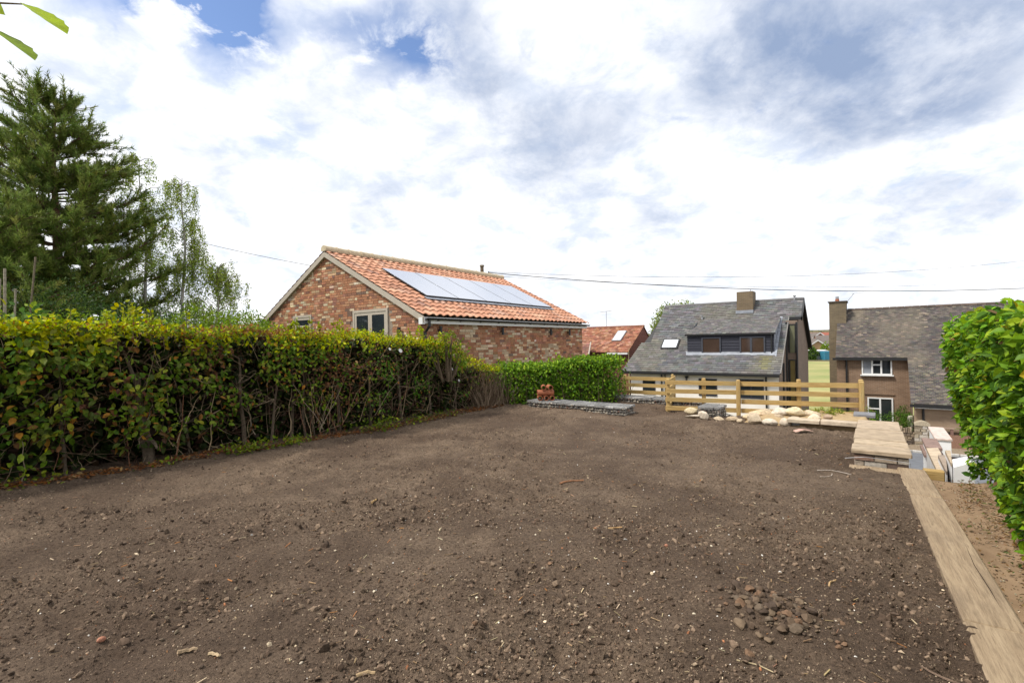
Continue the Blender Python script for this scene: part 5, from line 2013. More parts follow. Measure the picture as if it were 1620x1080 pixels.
    brown2 = (smooth(2.6, 3.4, u) * smooth(5.2, 4.6, u)) * 0.45
    sel = rng.random(n) < brown2
    c2[sel] = pick_cols(sel.sum(), [(2, (0.30, 0.15, 0.06)), (1, (0.22, 0.11, 0.055))], rng)
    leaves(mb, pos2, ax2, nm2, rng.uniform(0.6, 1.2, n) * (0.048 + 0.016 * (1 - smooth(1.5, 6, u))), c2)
    # dense back, its leaves coloured darker to paint shade inside the hedge
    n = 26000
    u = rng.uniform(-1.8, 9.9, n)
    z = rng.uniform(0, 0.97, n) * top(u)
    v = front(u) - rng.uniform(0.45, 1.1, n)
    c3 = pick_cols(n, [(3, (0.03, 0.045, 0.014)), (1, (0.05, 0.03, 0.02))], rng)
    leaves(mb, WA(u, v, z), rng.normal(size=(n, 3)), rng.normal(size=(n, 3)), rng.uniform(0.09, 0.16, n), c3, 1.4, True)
    mb.build('foliage', M_LEAF, root, kind='stuff')
    single_leaves(root, pos[big], ax[big], nm[big], size[big], cols[big], 1.0, 1)
    # long shoots standing above the trimmed top
    shl = MB()
    for k in range(80):
        u_ = rng.choice([rng.uniform(0.3, 9), rng.normal(2.2, 0.3), rng.normal(4.6, 0.35), rng.normal(7.6, 0.25), rng.normal(8.2, 0.2)])
        h = rng.uniform(0.12, 0.30)
        p0 = WA(np.array(u_), np.array(float(front(u_)) - rng.uniform(0, 0.8)), np.array(float(top(u_)) - 0.1))
        p1 = p0 + np.array([rng.normal(0, 0.06), rng.normal(0, 0.06), h + 0.1])
        pts = wiggle(p0, p1, 5, 0.012, rng)
        sh = MB()
        sh.tube(pts, [0.006, 0.005, 0.005, 0.004, 0.003], 4, (0.15, 0.12, 0.05))
        sh.build('shoot', M_BARK, root)
        m_ = 12
        t = rng.uniform(0.3, 1, m_)
        pp = p0 + (p1 - p0) * t[:, None]
        leaves(shl, pp, rng.normal(size=(m_, 3)) + np.array([0, 0, 0.3]), rng.normal(size=(m_, 3)) * 0.5 + np.array([0, 0, 0.8]), rng.uniform(0.05, 0.085, m_), pick_cols(m_, [(2, (0.32, 0.36, 0.04)), (1, (0.22, 0.28, 0.04))], rng))
    shl.build('shoot_leaves', M_LEAF, root, kind='stuff')
    # stems, each its own part, and a mass of twigs
    stems = [(2.35, 0.065, 1.25), (3.6, 0.03, 1.4), (3.95, 0.022, 1.3), (1.5, 0.02, 1.3), (4.35, 0.028, 1.4), (4.55, 0.02, 1.3), (4.75, 0.018, 1.2), (5.2, 0.03, 1.5), (5.9, 0.025, 1.3), (6.6, 0.03, 1.4), (7.4, 0.025, 1.3), (8.3, 0.022, 1.0), (0.6, 0.03, 1.5), (2.9, 0.02, 1.2)]
    for u_, r_, h_ in stems:
        b = MB()
        v0 = float(front(u_)) - rng.uniform(0.26, 0.42)
        p0 = WA(np.array(u_), np.array(v0), np.array(-0.05))
        p1 = WA(np.array(u_ + rng.normal(0, 0.1)), np.array(v0 - rng.uniform(0, 0.15)), np.array(h_))
        pts = wiggle(p0, p1, 8, 0.02, rng)
        b.tube(pts, list(np.linspace(r_ * 1.25, r_ * 0.5, 8)), 7, (0.115, 0.088, 0.062))
        for k in range(4):
            i = rng.integers(3, 8)
            q = pts[i] + rng.normal(0, 0.22, 3) + np.array([0.08, -0.06, 0.12])
            q[2] = min(q[2], 1.6)
            b.tube(wiggle(pts[i], q, 5, 0.02, rng), [r_ * 0.5, r_ * 0.42, r_ * 0.36, r_ * 0.3, r_ * 0.2], 5, (0.13, 0.10, 0.07))
        b.build('stem', M_BARK, root)
    tw = MB()
    for k in range(2200):
        u_ = rng.uniform(-1.0, 10.0)
        z_ = rng.uniform(0.05, 0.95) * float(top(u_))
        v0 = float(front(u_)) - rng.uniform(0.05, 0.40)
        p0 = WA(np.array(u_), np.array(v0), np.array(z_))
        d_ = rng.normal(size=3) * 0.16 + np.array([0, 0, 0.06])
        pts = wiggle(p0, p0 + d_ * rng.uniform(0.6, 1.6), 4, 0.02, rng)
        c = [(0.11, 0.075, 0.05), (0.18, 0.135, 0.088), (0.10, 0.052, 0.036), (0.26, 0.195, 0.125)][rng.integers(4)]
        r_ = rng.uniform(0.002, 0.005) * (1.0 if u_ < 5 else 1.2)
        tw.tube(pts, [r_, r_ * 0.9, r_ * 0.7, r_ * 0.4], 3, c, cap=False)
    for k in range(42):
        u_ = rng.choice([rng.uniform(0.3, 8.5), rng.normal(2.6, 0.5), rng.normal(4.6, 0.35), rng.normal(4.8, 0.25)])
        v0 = float(front(u_)) - rng.uniform(-0.02, 0.22)
        p0 = WA(np.array(u_), np.array(v0), np.array(rng.uniform(0.0, 0.3)))
        p1 = p0 + np.array([rng.normal(0, 0.3), rng.normal(0, 0.2), rng.uniform(0.35, 0.95)])
        c = [(0.34, 0.25, 0.15), (0.24, 0.12, 0.07), (0.30, 0.24, 0.17)][rng.integers(3)]
        r_ = rng.uniform(0.004, 0.008)
        tw.tube(wiggle(p0, p1, 7, 0.035, rng), list(np.linspace(r_, r_ * 0.4, 7)), 4, c, cap=False)
    tw.build('twigs', M_BARK, root, kind='stuff')
    # white bindweed flowers
    for u_, z_, sz in ((6.25, 1.48, 0.045), (7.72, 1.05, 0.035), (7.95, 0.78, 0.03), (6.0, 1.52, 0.03)):
        b = MB()
        k = 10
        vs_ = [(0, 0, 0)] + [(math.cos(6.283 * j / k) * sz, math.sin(6.283 * j / k) * sz, sz * 0.9) for j in range(k)]
        b.add(vs_, [(0, 1 + j, 1 + (j + 1) % k) for j in range(k)], (0.85, 0.85, 0.85))
        b.build('flower', M_LEAF, root, loc=tuple(WA(np.array(u_), np.array(float(front(u_)) + 0.06), np.array(z_))), rot=(1.2, 0.2, 0.9))
    # dead leaves and weeds at its foot
    n = 3200
    u = rng.uniform(-1.0, 9.5, n)
    v = front(u) + 0.16 - np.abs(rng.normal(0, 0.22, n)) + 0.16 * (fbm(np.stack([u, 0 * u, 0 * u], -1) * 1.2, 2, 5) - 0.2)
    p = WA(u, v, 0 * u)
    p[:, 2] = soil_h(p[:, 0], p[:, 1]) + rng.uniform(0.004, 0.04, n)
    mb = MB()
    leaves(mb, p, rng.normal(size=(n, 3)) * np.array([1, 1, 0.25]), rng.normal(size=(n, 3)) * 0.5 + np.array([0, 0, 1]), rng.uniform(0.03, 0.075, n),
           pick_cols(n, [(3, (0.24, 0.105, 0.045)), (3, (0.17, 0.085, 0.045)), (2, (0.31, 0.20, 0.11)), (1, (0.10, 0.06, 0.04))], rng), 0.8)
    o = mb.build('leaf_litter', M_LEAF)
    o['kind'] = 'stuff'
    o['label'] = 'brown dead leaves fallen along the foot of the left hedge'
    mb = MB()
    for uc, vc, sp, m_, hgt in ((3.4, -7.42, 0.22, 200, 0.16), (4.0, -7.3, 0.15, 120, 0.12), (5.7, -7.28, 0.2, 200, 0.22), (1.0, -7.7, 0.25, 60, 0.2), (6.6, -7.35, 0.25, 80, 0.12), (2.4, -7.55, 0.15, 24, 0.08), (7.5, -7.45, 0.3, 70, 0.12)):
        u, v = rng.normal(uc, sp, m_), rng.normal(vc - 0.05, sp * 0.45, m_)
        p = WA(u, v, 0 * u)
        p[:, 2] = soil_h(p[:, 0], p[:, 1]) + rng.uniform(0.01, hgt, m_)
        leaves(mb, p, rng.normal(size=(m_, 3)) + np.array([0, 0, 0.3]), rng.normal(size=(m_, 3)) * 0.5 + np.array([0, 0, 1]), rng.uniform(0.03, 0.07, m_), pick_cols(m_, [(3, (0.16, 0.20, 0.03)), (2, (0.10, 0.16, 0.03)), (1, (0.26, 0.28, 0.05))], rng))
    o = mb.build('weeds', M_LEAF)
    o['kind'] = 'stuff'
    o['label'] = 'yellow green weeds sprouting along the foot of the left hedge'


left_hedge()


def green_hedge():
    rng = np.random.default_rng(31)
    root = thing('hedge', 'lower fresh green hedge behind the clay pipes and slate topped gabion', 'hedge', W(0, 0, 0), 0)
    path = np.array([(9.75, -7.95), (10.75, -7.15), (11.5, -6.35), (12.25, -5.75)])
    n = 15000
    t = rng.uniform(0, 3, n)
    i = np.minimum(t.astype(int), 2)
    c = path[i] + (path[i + 1] - path[i]) * (t - i)[:, None]
    ang = rng.uniform(0, 6.283, n)
    rad = rng.uniform(0.55, 1.05, n)
    hgt = np.interp(t, [0, 0.4, 1, 2, 3], [0.80, 0.98, 1.02, 1.10, 1.12])
    z = rng.uniform(0, 1, n) ** 0.8 * hgt
    topf = rng.random(n) < 0.3
    hgt = hgt + 0.30 * (fbm(np.stack([t * 3.0, 0 * t, 0 * t], -1), 3, 77) - 0.5)
    z = np.where(topf, hgt + rng.normal(0, 0.06, n), np.minimum(z, hgt))
    rad = np.where(topf, rng.uniform(0, 1, n), rad)
    wr_ = 0.45 * (0.9 + 0.5 * (fbm(np.stack([c[:, 0] * 2 + np.cos(ang), c[:, 1] * 2 + np.sin(ang), z * 2.5], -1), 3, 6) - 0.4))
    u, v = c[:, 0] + np.cos(ang) * rad * wr_, c[:, 1] + np.sin(ang) * rad * wr_
    pos = WA(u, v, z)
    d = WA(np.cos(ang), np.sin(ang), 0 * ang)
    ax = d * 0.5 + rng.normal(size=(n, 3)) * 0.7 + np.array([0, 0, -0.3])
    nm = d * 0.5 + rng.normal(size=(n, 3)) * 0.5 + np.array([0, 0, 0.8])
    cols = pick_cols(n, [(4, (0.125, 0.23, 0.035)), (4, (0.18, 0.30, 0.048)), (2, (0.25, 0.37, 0.06)), (3, (0.07, 0.14, 0.025))], rng)
    cols[topf] *= np.array([1.25, 1.15, 1.1])
    mb = MB()
    leaves(mb, pos, ax, nm, rng.uniform(0.055, 0.10, n), cols)
    mb.build('foliage', M_LEAF, root, kind='stuff')
    tw = MB()
    for k in range(240):
        i = rng.integers(3)
        f_ = rng.random()
        c0 = path[i] + (path[i + 1] - path[i]) * f_
        p0 = WA(np.array(c0[0] - 0.2 * rng.random()), np.array(c0[1] + rng.normal(0, 0.2)), np.array(0.0))
        p1 = p0 + np.array([rng.normal(0, 0.15), rng.normal(0, 0.15), rng.uniform(0.4, 0.9)])
        tw.tube(wiggle(p0, p1, 5, 0.02, rng), [0.008, 0.007, 0.006, 0.005, 0.003], 4, (0.12, 0.09, 0.055), cap=False)
    tw.build('twigs', M_BARK, root, kind='stuff')
    # dry stub of the old hedge between the two
    root2 = thing('dry_shrub', 'dry brown cut back shrub between the tall hedge and the green hedge', 'shrub', W(9.35, -7.6, 0), 0)
    tw = MB()
    inv = np.array(W(9.35, -7.6, 0))
    for k in range(260):
        p0 = WA(np.array(rng.uniform(8.8, 9.9)), np.array(rng.uniform(-7.85, -7.45)), np.array(0.0)) - inv
        p1 = p0 + np.array([rng.normal(0, 0.18), rng.normal(0, 0.18), rng.uniform(0.3, 1.0)])
        c = [(0.20, 0.145, 0.095), (0.13, 0.09, 0.06), (0.28, 0.21, 0.145)][rng.integers(3)]
        tw.tube(wiggle(p0, p1, 5, 0.03, rng), [0.010, 0.008, 0.007, 0.005, 0.003], 4, c, cap=False)
    tw.build('twigs', M_BARK, root2, kind='stuff')


green_hedge()

# the old board fence that shows as dark planks deep in the left hedge
M_OLDWOOD = mat_wood('old dark boards', (0.10, 0.07, 0.05), (0.065, 0.045, 0.033), (0.05, 0.04, 0.03), 1)
bf = thing('board_fence', 'dark weathered board fence glimpsed through the left hedge', 'fence', W(-2.2, -8.62, 0), RZ)
bm = MB()
bm.box(-0.012, 0.012, 0, 1.78, 0, 0.145, jit=0.003)
bme = bm.mesh('board', M_OLDWOOD)
pm = MB()
pm.box(-0.05, 0.05, -0.05, 0.05, -0.3, 1.55)
pme = pm.mesh('post', M_OLDWOOD)
for k in range(7):
    link('post', pme, bf, loc=(-0.08, k * 1.85, 0))
    if k < 6:
        for j in range(9):
            link('board', bme, bf, loc=(random.uniform(-0.006, 0.006), k * 1.85 + 0.035, 0.03 + j * 0.155), rot=(random.uniform(-0.004, 0.004), random.uniform(-0.03, 0.03), 0))


def right_hedge():
    rng = np.random.default_rng(41)
    root = thing('hedge', 'dense bright green clipped hedge on the right beyond the timber edging', 'hedge', W(0, 0, 0), 0)
    vf = lambda u, z: 0.66 + 0.24 * smooth(1.2, 0.0, z) + 0.22 * (fbm(np.stack([u * 1.3, z * 1.5, 0 * u], -1), 3, 91) - 0.5)
    n = 34000
    u = rng.uniform(-0.5, 8.0, n)
    end = rng.random(n) < 0.12
    ht = np.interp(u, [0, 3, 5, 6.6, 7.3, 7.8], [1.86, 1.76, 1.74, 1.76, 1.70, 1.62]) + 0.12 * (fbm(np.stack([u * 2, 0 * u, 0 * u], -1), 2, 8) - 0.5)
    z = rng.uniform(0.0, 1.0, n) ** 0.9 * ht
    dep = rng.exponential(0.10, n)
    q = fbm(np.stack([u * 3, z * 3.2, 0 * u], -1), 3, 17)
    dep = dep + np.where(q < 0.45, rng.uniform(0.10, 0.35, n), 0)
    v = vf(u, z) + dep
    topm = rng.random(n) < 0.22
    v = np.where(topm, vf(u, z) + rng.uniform(0.0, 1.1, n), v)
    z = np.where(topm, ht + np.abs(rng.normal(0, 0.05, n)) - 0.03, z)
    v = np.where(end, rng.uniform(0.85, 2.0, n), v)
    u = np.where(end, 7.95 + rng.normal(0, 0.08, n) - dep, u)
    pos = WA(u, v, z - 0.02)
    out = np.array([-0.8, 0.6, 0])
    ax = rng.normal(size=(n, 3)) * 0.7 + out * 0.45 + np.array([0, 0, -0.35])
    nm = out * 0.45 + rng.normal(size=(n, 3)) * 0.75 + np.array([0, 0, 0.75])
    size = rng.uniform(0.45, 1.35, n) * 0.070
    cols = pick_cols(n, [(4, (0.085, 0.17, 0.026)), (4, (0.13, 0.235, 0.034)), (3, (0.19, 0.31, 0.042)), (3, (0.055, 0.115, 0.022)), (0.6, (0.26, 0.28, 0.05)), (0.2, (0.36, 0.30, 0.05)), (0.25, (0.16, 0.10, 0.05))], rng)
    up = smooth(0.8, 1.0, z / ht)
    cols *= (1 + 0.7 * up[:, None] * rng.random((n, 1)))  # top leaves lightened in colour, as if lit from above
    lime = rng.random(n) < 0.14 * (dep < 0.12)  # bright highlights painted as lime colour on outermost leaves
    cols[lime] = pick_cols(lime.sum(), [(2, (0.24, 0.36, 0.05)), (1, (0.30, 0.40, 0.06))], rng)
    score = size / np.linalg.norm(pos - np.array([0, 0, 1.6]), axis=1) - dep * 0.1
    px = pos[:, 0] / np.maximum(pos[:, 1], 0.1)
    score[(px > 1.06) | (pos[:, 1] < 1)] = -9
    big = np.argsort(-score)[:300]
    rest = np.ones(n, bool)
    rest[big] = False
    mb = MB()
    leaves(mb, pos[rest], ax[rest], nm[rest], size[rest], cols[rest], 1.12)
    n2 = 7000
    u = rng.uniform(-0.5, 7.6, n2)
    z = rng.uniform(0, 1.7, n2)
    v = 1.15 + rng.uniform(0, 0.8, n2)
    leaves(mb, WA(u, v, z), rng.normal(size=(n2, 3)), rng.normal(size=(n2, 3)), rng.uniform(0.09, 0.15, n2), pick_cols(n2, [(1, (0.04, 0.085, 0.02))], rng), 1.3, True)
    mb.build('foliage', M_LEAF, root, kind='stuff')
    single_leaves(root, pos[big], ax[big], nm[big], size[big], cols[big], 1.12, 2)
    tw = MB()
    for k in range(420):
        u_ = rng.uniform(0.5, 7.7)
        p0 = WA(np.array(u_), np.array(1.15 + rng.uniform(-0.2, 0.5)), np.array(rng.uniform(-0.05, 0.9)))
        p1 = p0 + np.array([rng.normal(0, 0.14), rng.normal(0, 0.14), rng.uniform(0.25, 0.8)])
        tw.tube(wiggle(p0, p1, 5, 0.02, rng), [0.009, 0.008, 0.006, 0.005, 0.003], 4, (0.13, 0.095, 0.06), cap=False)
    tw.build('twigs', M_BARK, root, kind='stuff')
    # litter on the path
    m_ = 900
    u, v = rng.uniform(1.5, 7.5, m_), 0.92 - np.abs(rng.normal(0, 0.13, m_))
    p = WA(u, v, 0 * u - 0.045 + rng.uniform(0, 0.015, m_))
    mb = MB()
    leaves(mb, p, rng.normal(size=(m_, 3)) * np.array([1, 1, 0.2]), rng.normal(size=(m_, 3)) * 0.4 + np.array([0, 0, 1]), rng.uniform(0.02, 0.05, m_), pick_cols(m_, [(2, (0.20, 0.12, 0.06)), (1, (0.30, 0.22, 0.13)), (1, (0.10, 0.13, 0.04))], rng), 0.7)
    o = mb.build('path_litter', M_LEAF)
    o['kind'] = 'stuff'
    o['label'] = 'dead leaves scattered on the earth path under the right hedge'


right_hedge()


# ------------------------------------------------------------------ trees
def pine(label, base, top_z, seed, reach=1.0, whorls=17, dens=1.0, K=22):
    rng = np.random.default_rng(seed)
    root = thing('pine_tree', label, 'tree', base, 0)
    H = top_z - base[2]
    tr = MB()
    pts = [(0.25 * math.sin(k * 0.5) * k / 14, 0.15 * math.cos(k * 0.7) * k / 14, H * k / 14) for k in range(15)]
    tr.tube(pts, list(np.linspace(0.20, 0.03, 15)), 8, (0.16, 0.09, 0.055))
    br, nd = MB(), MB()
    tips, dirs = [], []
    for w in range(whorls):
        f = 0.10 + 0.88 * w / (whorls - 1)
        zc = H * f
        R_ = reach * np.interp(f, [0.0, 0.25, 0.45, 0.65, 0.82, 0.93, 1.0], [3.3, 3.6, 3.5, 2.9, 1.9, 1.15, 0.45])
        nb = rng.integers(6, 9)
        a0 = rng.uniform(0, 6.28)
        for j in range(nb):
            a_ = a0 + 6.283 * j / nb + rng.normal(0, 0.2)
            ln = R_ * rng.uniform(0.55, 1.12)
            rise = np.interp(f, [0, 0.5, 1], [-0.05, 0.12, 0.45]) + rng.normal(0, 0.12)
            p0 = np.array([pts[int(f * 14)][0], pts[int(f * 14)][1], min(zc + rng.normal(0, 0.22), H - 0.1)])
            d = np.array([math.cos(a_), math.sin(a_), rise])
            m_ = 7
            t = np.linspace(0, 1, m_)
            P_ = p0 + d * (t * ln)[:, None]
            P_[:, 2] += 0.16 * ln * t ** 2.2 - 0.05 * ln * np.sin(t * 3.14)
            P_ += np.cumsum(rng.normal(0, 0.03, (m_, 3)), 0)
            br.tube(P_, list(np.linspace(0.045 * ln / 3 + 0.012, 0.008, m_)), 5, (0.13, 0.085, 0.06), cap=False)
            ns = max(4, int(ln * 5.0 * dens))
            for k in range(ns):
                tt = 0.22 + 0.78 * (k + rng.random()) / ns
                i = min(int(tt * (m_ - 1)), m_ - 2)
                q = P_[i] + (P_[i + 1] - P_[i]) * (tt * (m_ - 1) - i)
                sd = np.array([math.cos(a_ + rng.choice([-1, 1]) * rng.uniform(0.4, 1.1)), math.sin(a_ + rng.choice([-1, 1]) * rng.uniform(0.4, 1.1)), 0.45 + rng.normal(0, 0.25)])
                sl = rng.uniform(0.22, 0.75) * (1.15 - 0.4 * tt)
                e = q + sd * sl
                e[2] += 0.08
                br.tube([q, (q + e) / 2, e], [0.012, 0.009, 0.006], 4, (0.15, 0.10, 0.065), cap=False)
                for s_ in (0.4, 0.7, 1.0):
                    c = q + (e - q) * s_
                    tips.append(c)
                    dd = sd * 0.6 + np.array([0, 0, 0.55]) + rng.normal(0, 0.15, 3)
                    dirs.append(dd / np.linalg.norm(dd))
            tips.append(P_[-1])
            dd = P_[-1] - P_[-2] + np.array([0, 0, 0.3 * ln / 6])
            dirs.append(dd / np.linalg.norm(dd))
    tips.append(np.array([pts[-1][0], pts[-1][1], H]))
    dirs.append(np.array([0, 0, 1.0]))
    tips, dirs = np.array(tips), np.array(dirs)
    n = len(tips)
    o = rng.normal(size=(n, K, 3))
    o -= (o * dirs[:, None]).sum(-1, keepdims=True) * dirs[:, None]
    o /= np.linalg.norm(o, axis=2, keepdims=True)
    spread = rng.uniform(0.35, 1.0, (n, K, 1))
    d = dirs[:, None] * rng.uniform(0.45, 1.0, (n, K, 1)) + o * spread
    d /= np.linalg.norm(d, axis=2, keepdims=True)
    st = tips[:, None] - dirs[:, None] * rng.uniform(0.0, 0.20, (n, K, 1))
    ln = rng.uniform(0.11, 0.20, (n, K, 1))
    sd = np.cross(d, rng.normal(size=(n, K, 3)))
    sd /= np.linalg.norm(sd, axis=2, keepdims=True)
    wdt = 0.011
    tri = np.stack([st - sd * wdt, st + sd * wdt, st + d * ln], 2).reshape(-1, 3)
    cc = pick_cols(n, [(3, (0.165, 0.22, 0.06)), (3, (0.21, 0.27, 0.08)), (2, (0.12, 0.17, 0.05)), (1.5, (0.27, 0.31, 0.10))], rng)
    nd.add(tri, np.arange(n * K * 3).reshape(-1, 3), np.repeat(cc, K, 0))
    tr.build('trunk', M_BARK, root)
    br.build('branches', M_BARK, root)
    nd.build('crown', M_NEEDLE, root, kind='stuff')


pine('tall dark green pine tree towering over the left hedge', (-14.6, 15.6, 0), 9.6, 5, 0.78, 25, 2.6, 20)
pine('smaller bushy pine half hidden at the left edge beneath the tall pine', (-14.3, 13.2, 0), 5.2, 9, 0.9, 14, 1.8)


def birch(label, base, top_z, seed, lean, spread, nb=72):
    rng = np.random.default_rng(seed)
    root = thing('birch_tree', label, 'tree', base, 0)
    H = top_z - base[2]
    tr, br, lf = MB(), MB(), MB()
    pts = [(lean * (k / 12) ** 1.5, 0.1 * math.sin(k), H * k / 12) for k in range(13)]
    tr.tube(pts, list(np.linspace(0.085, 0.012, 13)), 7, (0.42, 0.40, 0.37))
    pos = []
    for k in range(nb):
        f = rng.uniform(0.12, 1.0)
        i = min(int(f * 12), 11)
        p0 = np.array(pts[i]) + (np.array(pts[i + 1]) - np.array(pts[i])) * (f * 12 - i)
        a_ = rng.uniform(0, 6.28)
        ln = spread * (1.15 - 0.8 * f) * rng.uniform(0.5, 1.1)
        p1 = p0 + np.array([math.cos(a_) * ln, math.sin(a_) * ln, 0.55 * ln])
        mid_ = (p0 + p1) / 2 + np.array([0, 0, 0.15 * ln])
        br.tube([p0, mid_, p1], [0.012, 0.009, 0.006], 4, (0.10, 0.07, 0.055), cap=False)
        for j in range(rng.integers(3, 7)):                          # hanging twigs
            s = rng.uniform(0.35, 1)
            q = p0 + (p1 - p0) * s
            dl = rng.uniform(0.3, 1.0)
            e = q + np.array([rng.normal(0, 0.12), rng.normal(0, 0.12), -dl])
            br.tube([q, q * 0.5 + e * 0.5 + np.array([math.cos(a_), math.sin(a_), 0.2]) * 0.08, e], [0.005, 0.004, 0.003], 3, (0.09, 0.065, 0.05), cap=False)
            m_ = int(18 + dl * 36)
            t = rng.uniform(0, 1, m_)[:, None]
            pos.append(q + (e - q) * t + rng.normal(0, 0.05, (m_, 3)))
    pos = np.concatenate(pos)
    n = len(pos)
    leaves(lf, pos, rng.normal(size=(n, 3)) + np.array([0, 0, -0.8]), rng.normal(size=(n, 3)), rng.uniform(0.05, 0.085, n), pick_cols(n, [(3, (0.30, 0.38, 0.09)), (3, (0.37, 0.45, 0.11)), (1, (0.21, 0.28, 0.07))], rng), 1.0, True)
    tr.build('trunk', M_BARK, root)
    br.build('branches', M_BARK, root)
    lf.build('crown', M_LEAF, root, kind='stuff')


birch('slender weeping birch directly right of the tall pine', (-13.5, 18.0, 0), 8.6, 3, -0.25, 1.6)
birch('slim drooping birch standing clear against the sky right of the pine', (-12.35, 18.2, 0), 8.0, 4, 0.05, 1.35)
birch('short birch with hanging twigs at the right end of the left trees', (-11.5, 18.6, 0), 4.7, 8, 0.3, 1.9, 55)


def bush(name, label, cat, parts, n, size, table, seed, stem=True, group=None, simple=True):
    c = np.mean([p[:3] for p in parts], 0)
    base = (c[0], c[1], min(p[2] - p[5] for p in parts))
    root = thing(name, label, cat, base, 0, group)
    loc = [(p[0] - base[0], p[1] - base[1], p[2] - base[2]) + tuple(p[3:]) for p in parts]
    leaf_blob('foliage', loc, n, size, table, root, seed=seed, simple=simple, kind='stuff')
    if stem:
        rng = np.random.default_rng(seed + 50)
        b = MB()
        for p in loc:
            for k in range(4):
                e = np.array(p[:3]) + rng.normal(0, 0.4, 3) * np.array(p[3:])
                b.tube(wiggle((p[0] * 0.3, p[1] * 0.3, -0.2), e, 5, 0.03, rng), [0.03, 0.025, 0.02, 0.013, 0.007], 5, (0.12, 0.09, 0.06), cap=False)
        b.build('stems', M_BARK, root)
    return root


DARKG = [(3, (0.03, 0.055, 0.018)), (2, (0.045, 0.075, 0.022)), (1, (0.06, 0.10, 0.03))]
MIDG = [(3, (0.075, 0.125, 0.03)), (2, (0.10, 0.16, 0.035)), (1, (0.055, 0.095, 0.025))]
LIMEG = [(3, (0.16, 0.24, 0.035)), (2, (0.21, 0.29, 0.04)), (1, (0.11, 0.18, 0.03))]
bush('evergreen_shrub', 'dark evergreen shrub under the pine behind the left hedge', 'shrub', [(-11.6, 12.2, 1.9, 1.6, 1.2, 1.6), (-13.4, 12.6, 2.1, 1.5, 1.0, 1.6), (-9.9, 12.6, 1.6, 1.2, 0.9, 1.3)], 11000, 0.085, DARKG + [(1, (0.075, 0.12, 0.03))], 61)
bush('conifer_hedge', 'light green clipped conifer top showing just above the left hedge', 'hedge', [(-10.6, 10.0, 1.42, 1.2, 0.5, 1.05), (-9.2, 10.2, 1.40, 1.2, 0.5, 1.05), (-7.9, 10.6, 1.35, 1.0, 0.5, 1.0)], 9000, 0.05, [(3, (0.13, 0.21, 0.035)), (2, (0.17, 0.26, 0.045)), (1, (0.09, 0.15, 0.03))], 62, False)
bush('round_shrub', 'small rounded dark shrub right of the birches', 'shrub', [(-9.0, 13.0, 1.75, 0.7, 0.6, 0.85)], 2600, 0.06, DARKG, 63)
bush('garden_shrub', 'mid green shrubs below the birches above the hedge', 'shrub', [(-10.3, 15.6, 1.5, 1.4, 0.9, 1.6), (-8.6, 16.0, 1.2, 1.2, 0.8, 1.2)], 6000, 0.07, MIDG, 64)
bush('garden_shrub', 'light green shrub at the left foot of the brick gable', 'shrub', [(-7.6, 14.0, 1.5, 0.7, 0.6, 1.0), (-6.9, 13.4, 1.4, 0.5, 0.5, 0.85), (-8.4, 14.6, 1.7, 0.8, 0.6, 1.0)], 4200, 0.065, LIMEG, 65)
bush('garden_shrub', 'yellow green shoots in front of the brick gable between its windows', 'shrub', [(-3.72, 10.2, 1.45, 0.34, 0.3, 0.48), (-3.2, 10.3, 1.5, 0.26, 0.26, 0.42)], 900, 0.075, LIMEG, 66, simple=False)
bush('sapling', 'yellow leaved sapling sticking out above the left hedge', 'plant', [(-7.35, 9.2, 2.15, 0.22, 0.2, 0.36), (-7.5, 9.2, 1.85, 0.38, 0.3, 0.3)], 260, 0.10, [(3, (0.36, 0.36, 0.04)), (2, (0.26, 0.30, 0.05))], 67, simple=False)
bush('bramble', 'green bramble spray climbing over the top left of the hedge', 'plant', [(-6.55, 6.4, 1.95, 0.55, 0.35, 0.28), (-5.6, 7.0, 1.85, 0.5, 0.3, 0.2)], 420, 0.095, [(3, (0.11, 0.19, 0.05)), (2, (0.20, 0.27, 0.05)), (1, (0.34, 0.34, 0.05))], 68, simple=False)
bush('climber', 'leafy climbing shoot standing in front of the black downpipe', 'plant', [(-1.35, 10.55, 1.62, 0.16, 0.14, 0.32), (-1.15, 10.6, 1.35, 0.22, 0.16, 0.35), (-1.75, 10.4, 1.45, 0.3, 0.2, 0.3)], 620, 0.07, [(3, (0.20, 0.26, 0.04)), (2, (0.13, 0.21, 0.035)), (1, (0.28, 0.2, 0.06))], 69, simple=False)
bush('willow_tree', 'pale green willow tree showing behind the grey roof', 'tree', [(14.9, 46.0, 1.9, 1.7, 1.5, 3.2), (16.4, 46.0, 2.8, 1.6, 1.4, 2.5), (14.2, 45.6, 0.6, 1.3, 1.2, 2.6)], 14000, 0.20, [(3, (0.20, 0.25, 0.06)), (2, (0.26, 0.31, 0.08)), (1, (0.14, 0.19, 0.05))], 70)

bush('garden_shrub', 'bright lime shrub left of the brick gable just above the hedge', 'shrub', [(-6.4, 11.6, 1.95, 0.6, 0.4, 0.55), (-5.7, 11.2, 1.75, 0.45, 0.35, 0.45)], 2200, 0.06, LIMEG, 76, simple=False)
bush('garden_shrub', 'lime green shrub between the round dark shrub and the gable', 'shrub', [(-8.0, 12.2, 2.1, 0.7, 0.4, 0.65), (-7.2, 12.0, 2.0, 0.6, 0.4, 0.55)], 2400, 0.06, LIMEG, 77, simple=False)
